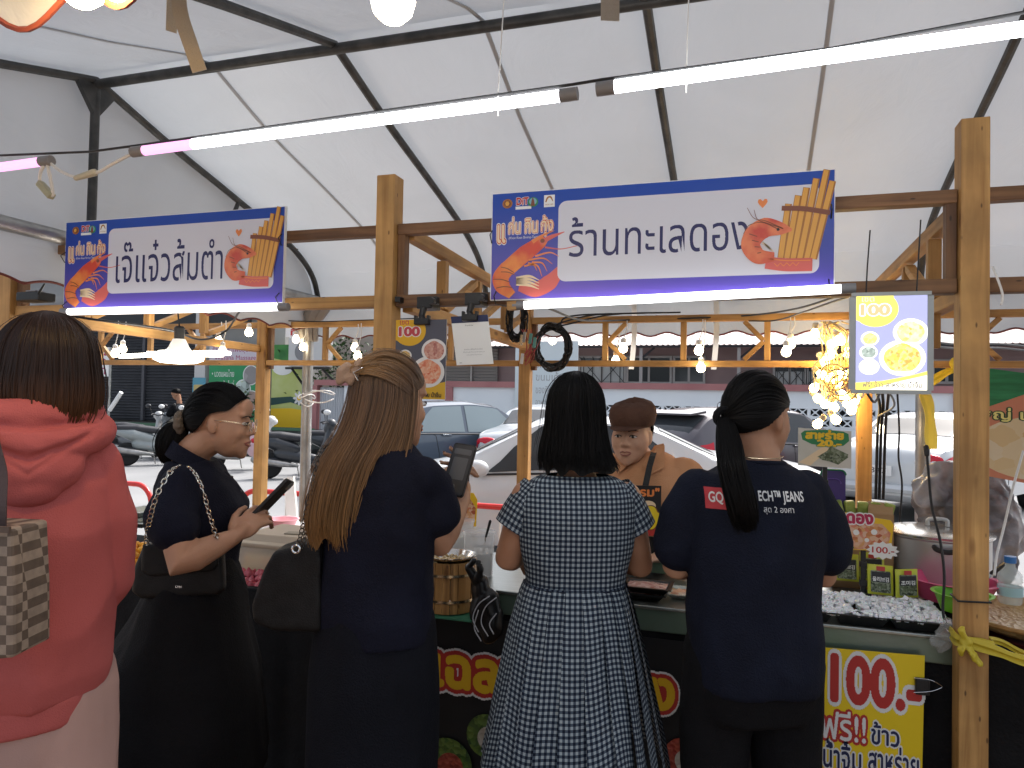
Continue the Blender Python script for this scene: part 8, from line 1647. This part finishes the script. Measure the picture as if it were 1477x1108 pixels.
# planting behind the air conditioner
lfm = mat('dark leaves', (.018, .045, .014), .6, 0, (.05, .10, .03), 3)
def bush(px_, py_, Y, r, n, label, seed):
    rd = random.Random(seed); c = PY(px_, py_, Y); o = thing('shrub', label, 'shrub', V((c.x, Y, 0)), 'shrubs behind the yard'); m = MB()
    for k in range(n):
        p = c+V((rd.gauss(0, r[0]*.5), rd.gauss(0, .4), rd.gauss(0, r[1]*.5))); L = rd.uniform(.10, .22); rot = Matrix.Rotation(rd.uniform(0, 6.28), 3, 'Z') @ Matrix.Rotation(rd.uniform(-1, 1), 3, 'X'); m.add([p+rot @ V(q) for q in ((0, 0, 0), (L*.3, L*.45, .02), (0, L, -.02), (-L*.3, L*.45, .02))], [(0, 1, 2, 3)])
    part('foliage', m, lfm, o, sm=False); part('stem', MB().tube([V((c.x, Y, 0)), V((c.x+.1, Y, c.z*.6)), c], [.06, .05, .03], 8), mat('bark', (.09, .065, .045), .9) if 'bark' not in bpy.data.materials else bpy.data.materials['bark'], o)
bush(486, 522, 16.2, (1.1, 1.3), 620, 'dark leafy shrub over the pink gate post, left of the middle post', 3); bush(347, 590, 14.6, (.35, .6), 160, 'small leafy plant in front of the massage board', 5)
o = thing('beige_building', 'pale building with a covered walkway beyond the shrub, left of the middle post', 'building', (-8, 21, 0)); part('building_wall', MB().box((-8.5, 21, 3), (11, .3, 6)), mat('beige render', (.36, .31, .27), .85, 0, (.42, .37, .33), .6), o, sm=False); part('awning', corr(-9.5, -3.5, 18.5, 4.1, 20.8, 4.9, .3), mat('white awning sheet', (.55, .53, .50), .6), o)
for x in (-8.2, -6.9, -5.4): part('window', MB().box((x, 20.83, 3.0), (.9, .06, 1.6)), gly, o, sm=False)
o = thing('grey_building', 'long grey building closing the far left of the yard behind the shutters', 'building', (-22, 24, 0)); part('building_wall', MB().box((-24, 24, 3.5), (24, .4, 7)), mat('far grey render', (.30, .30, .30), .85), o, sm=False); part('parapet', MB().box((-24, 23.78, 7.1), (24.2, .5, .3)), wfr, o, sm=False)
# ================================================================== red crowd barriers and furniture between stalls and cars
redp = mat('red enamel pipe', (.58, .02, .015), .3, coat=.4)
def barrier(x0, x1, Y, zt, label):
    o = thing('barrier', label, 'barrier', ((x0+x1)/2, Y, 0), 'red crowd barriers'); r = .16
    pts = [V((x0, Y, .05)), V((x0, Y, zt-r))] + [V((x0+r-r*math.cos(a), Y, zt-r+r*math.sin(a))) for a in [k*math.pi/16 for k in range(1, 9)]] + [V((x1-r+r*math.sin(a), Y, zt-r+r*math.cos(a))) for a in [k*math.pi/16 for k in range(0, 9)]] + [V((x1, Y, .05))]
    part('pipe_frame', MB().tube(pts, .022, 10), redp, o); part('lower_rail', MB().tube([V((x0, Y, .2)), V((x1, Y, .2))], .016, 8), redp, o)
    for s in (x0, x1): part('foot', MB().tube([V((s, Y-.28, .02)), V((s, Y, .06)), V((s, Y+.28, .02))], .016, 8), redp, o)
    for k in range(1, 8): part('upright', MB().tube([V((lerp(x0, x1, k/8), Y, .2)), V((lerp(x0, x1, k/8), Y, zt-.01))], .008, 6), white_pl, o)
YB = 2.35; barrier(PY(345, 710, YB).x, 1.0, YB, PY(410, 711, YB).z, 'red pipe barrier with a rounded corner behind the phone held by the woman in glasses'); barrier(PY(218, 700, YB).x-2.2, PY(219, 700, YB).x, YB, PY(190, 698, YB).z, 'red pipe barrier ending in a rounded corner right of the coral hoodie'); barrier(1.25, 4.2, YB, PY(1460, 789, YB).z, 'red pipe barrier at the right edge behind the water bottle')
o = thing('plastic_stool', 'white plastic stool beyond the counter with a pink bowl on it', 'stool', PY(405, 790, 1.6)); a = PY(408, 760, 1.6); part('seat', MB().box((a.x, 1.6, a.z), (.34, .3, .03)), white_pl, o, sm=False, bevel=.01)
for s in (-1, 1):
    for t in (-1, 1): part('leg', MB().beam((a.x+s*.13, 1.6+t*.11, a.z), (a.x+s*.17, 1.6+t*.15, 0), .04, .04), white_pl, o, sm=False)
part('backrest', MB().beam((a.x-.02, 1.74, a.z), (a.x-.10, 1.80, a.z+.30), .08, .02, YA), white_pl, o, sm=False)
basin('pink_bowl', 408, 748, 1.55, .10, .06, mat('light pink plastic', (.75, .36, .42), .4), 'light pink bowl between the phone and the black tote', 'bowl')
bpy.data.scenes.remove(_tmp)
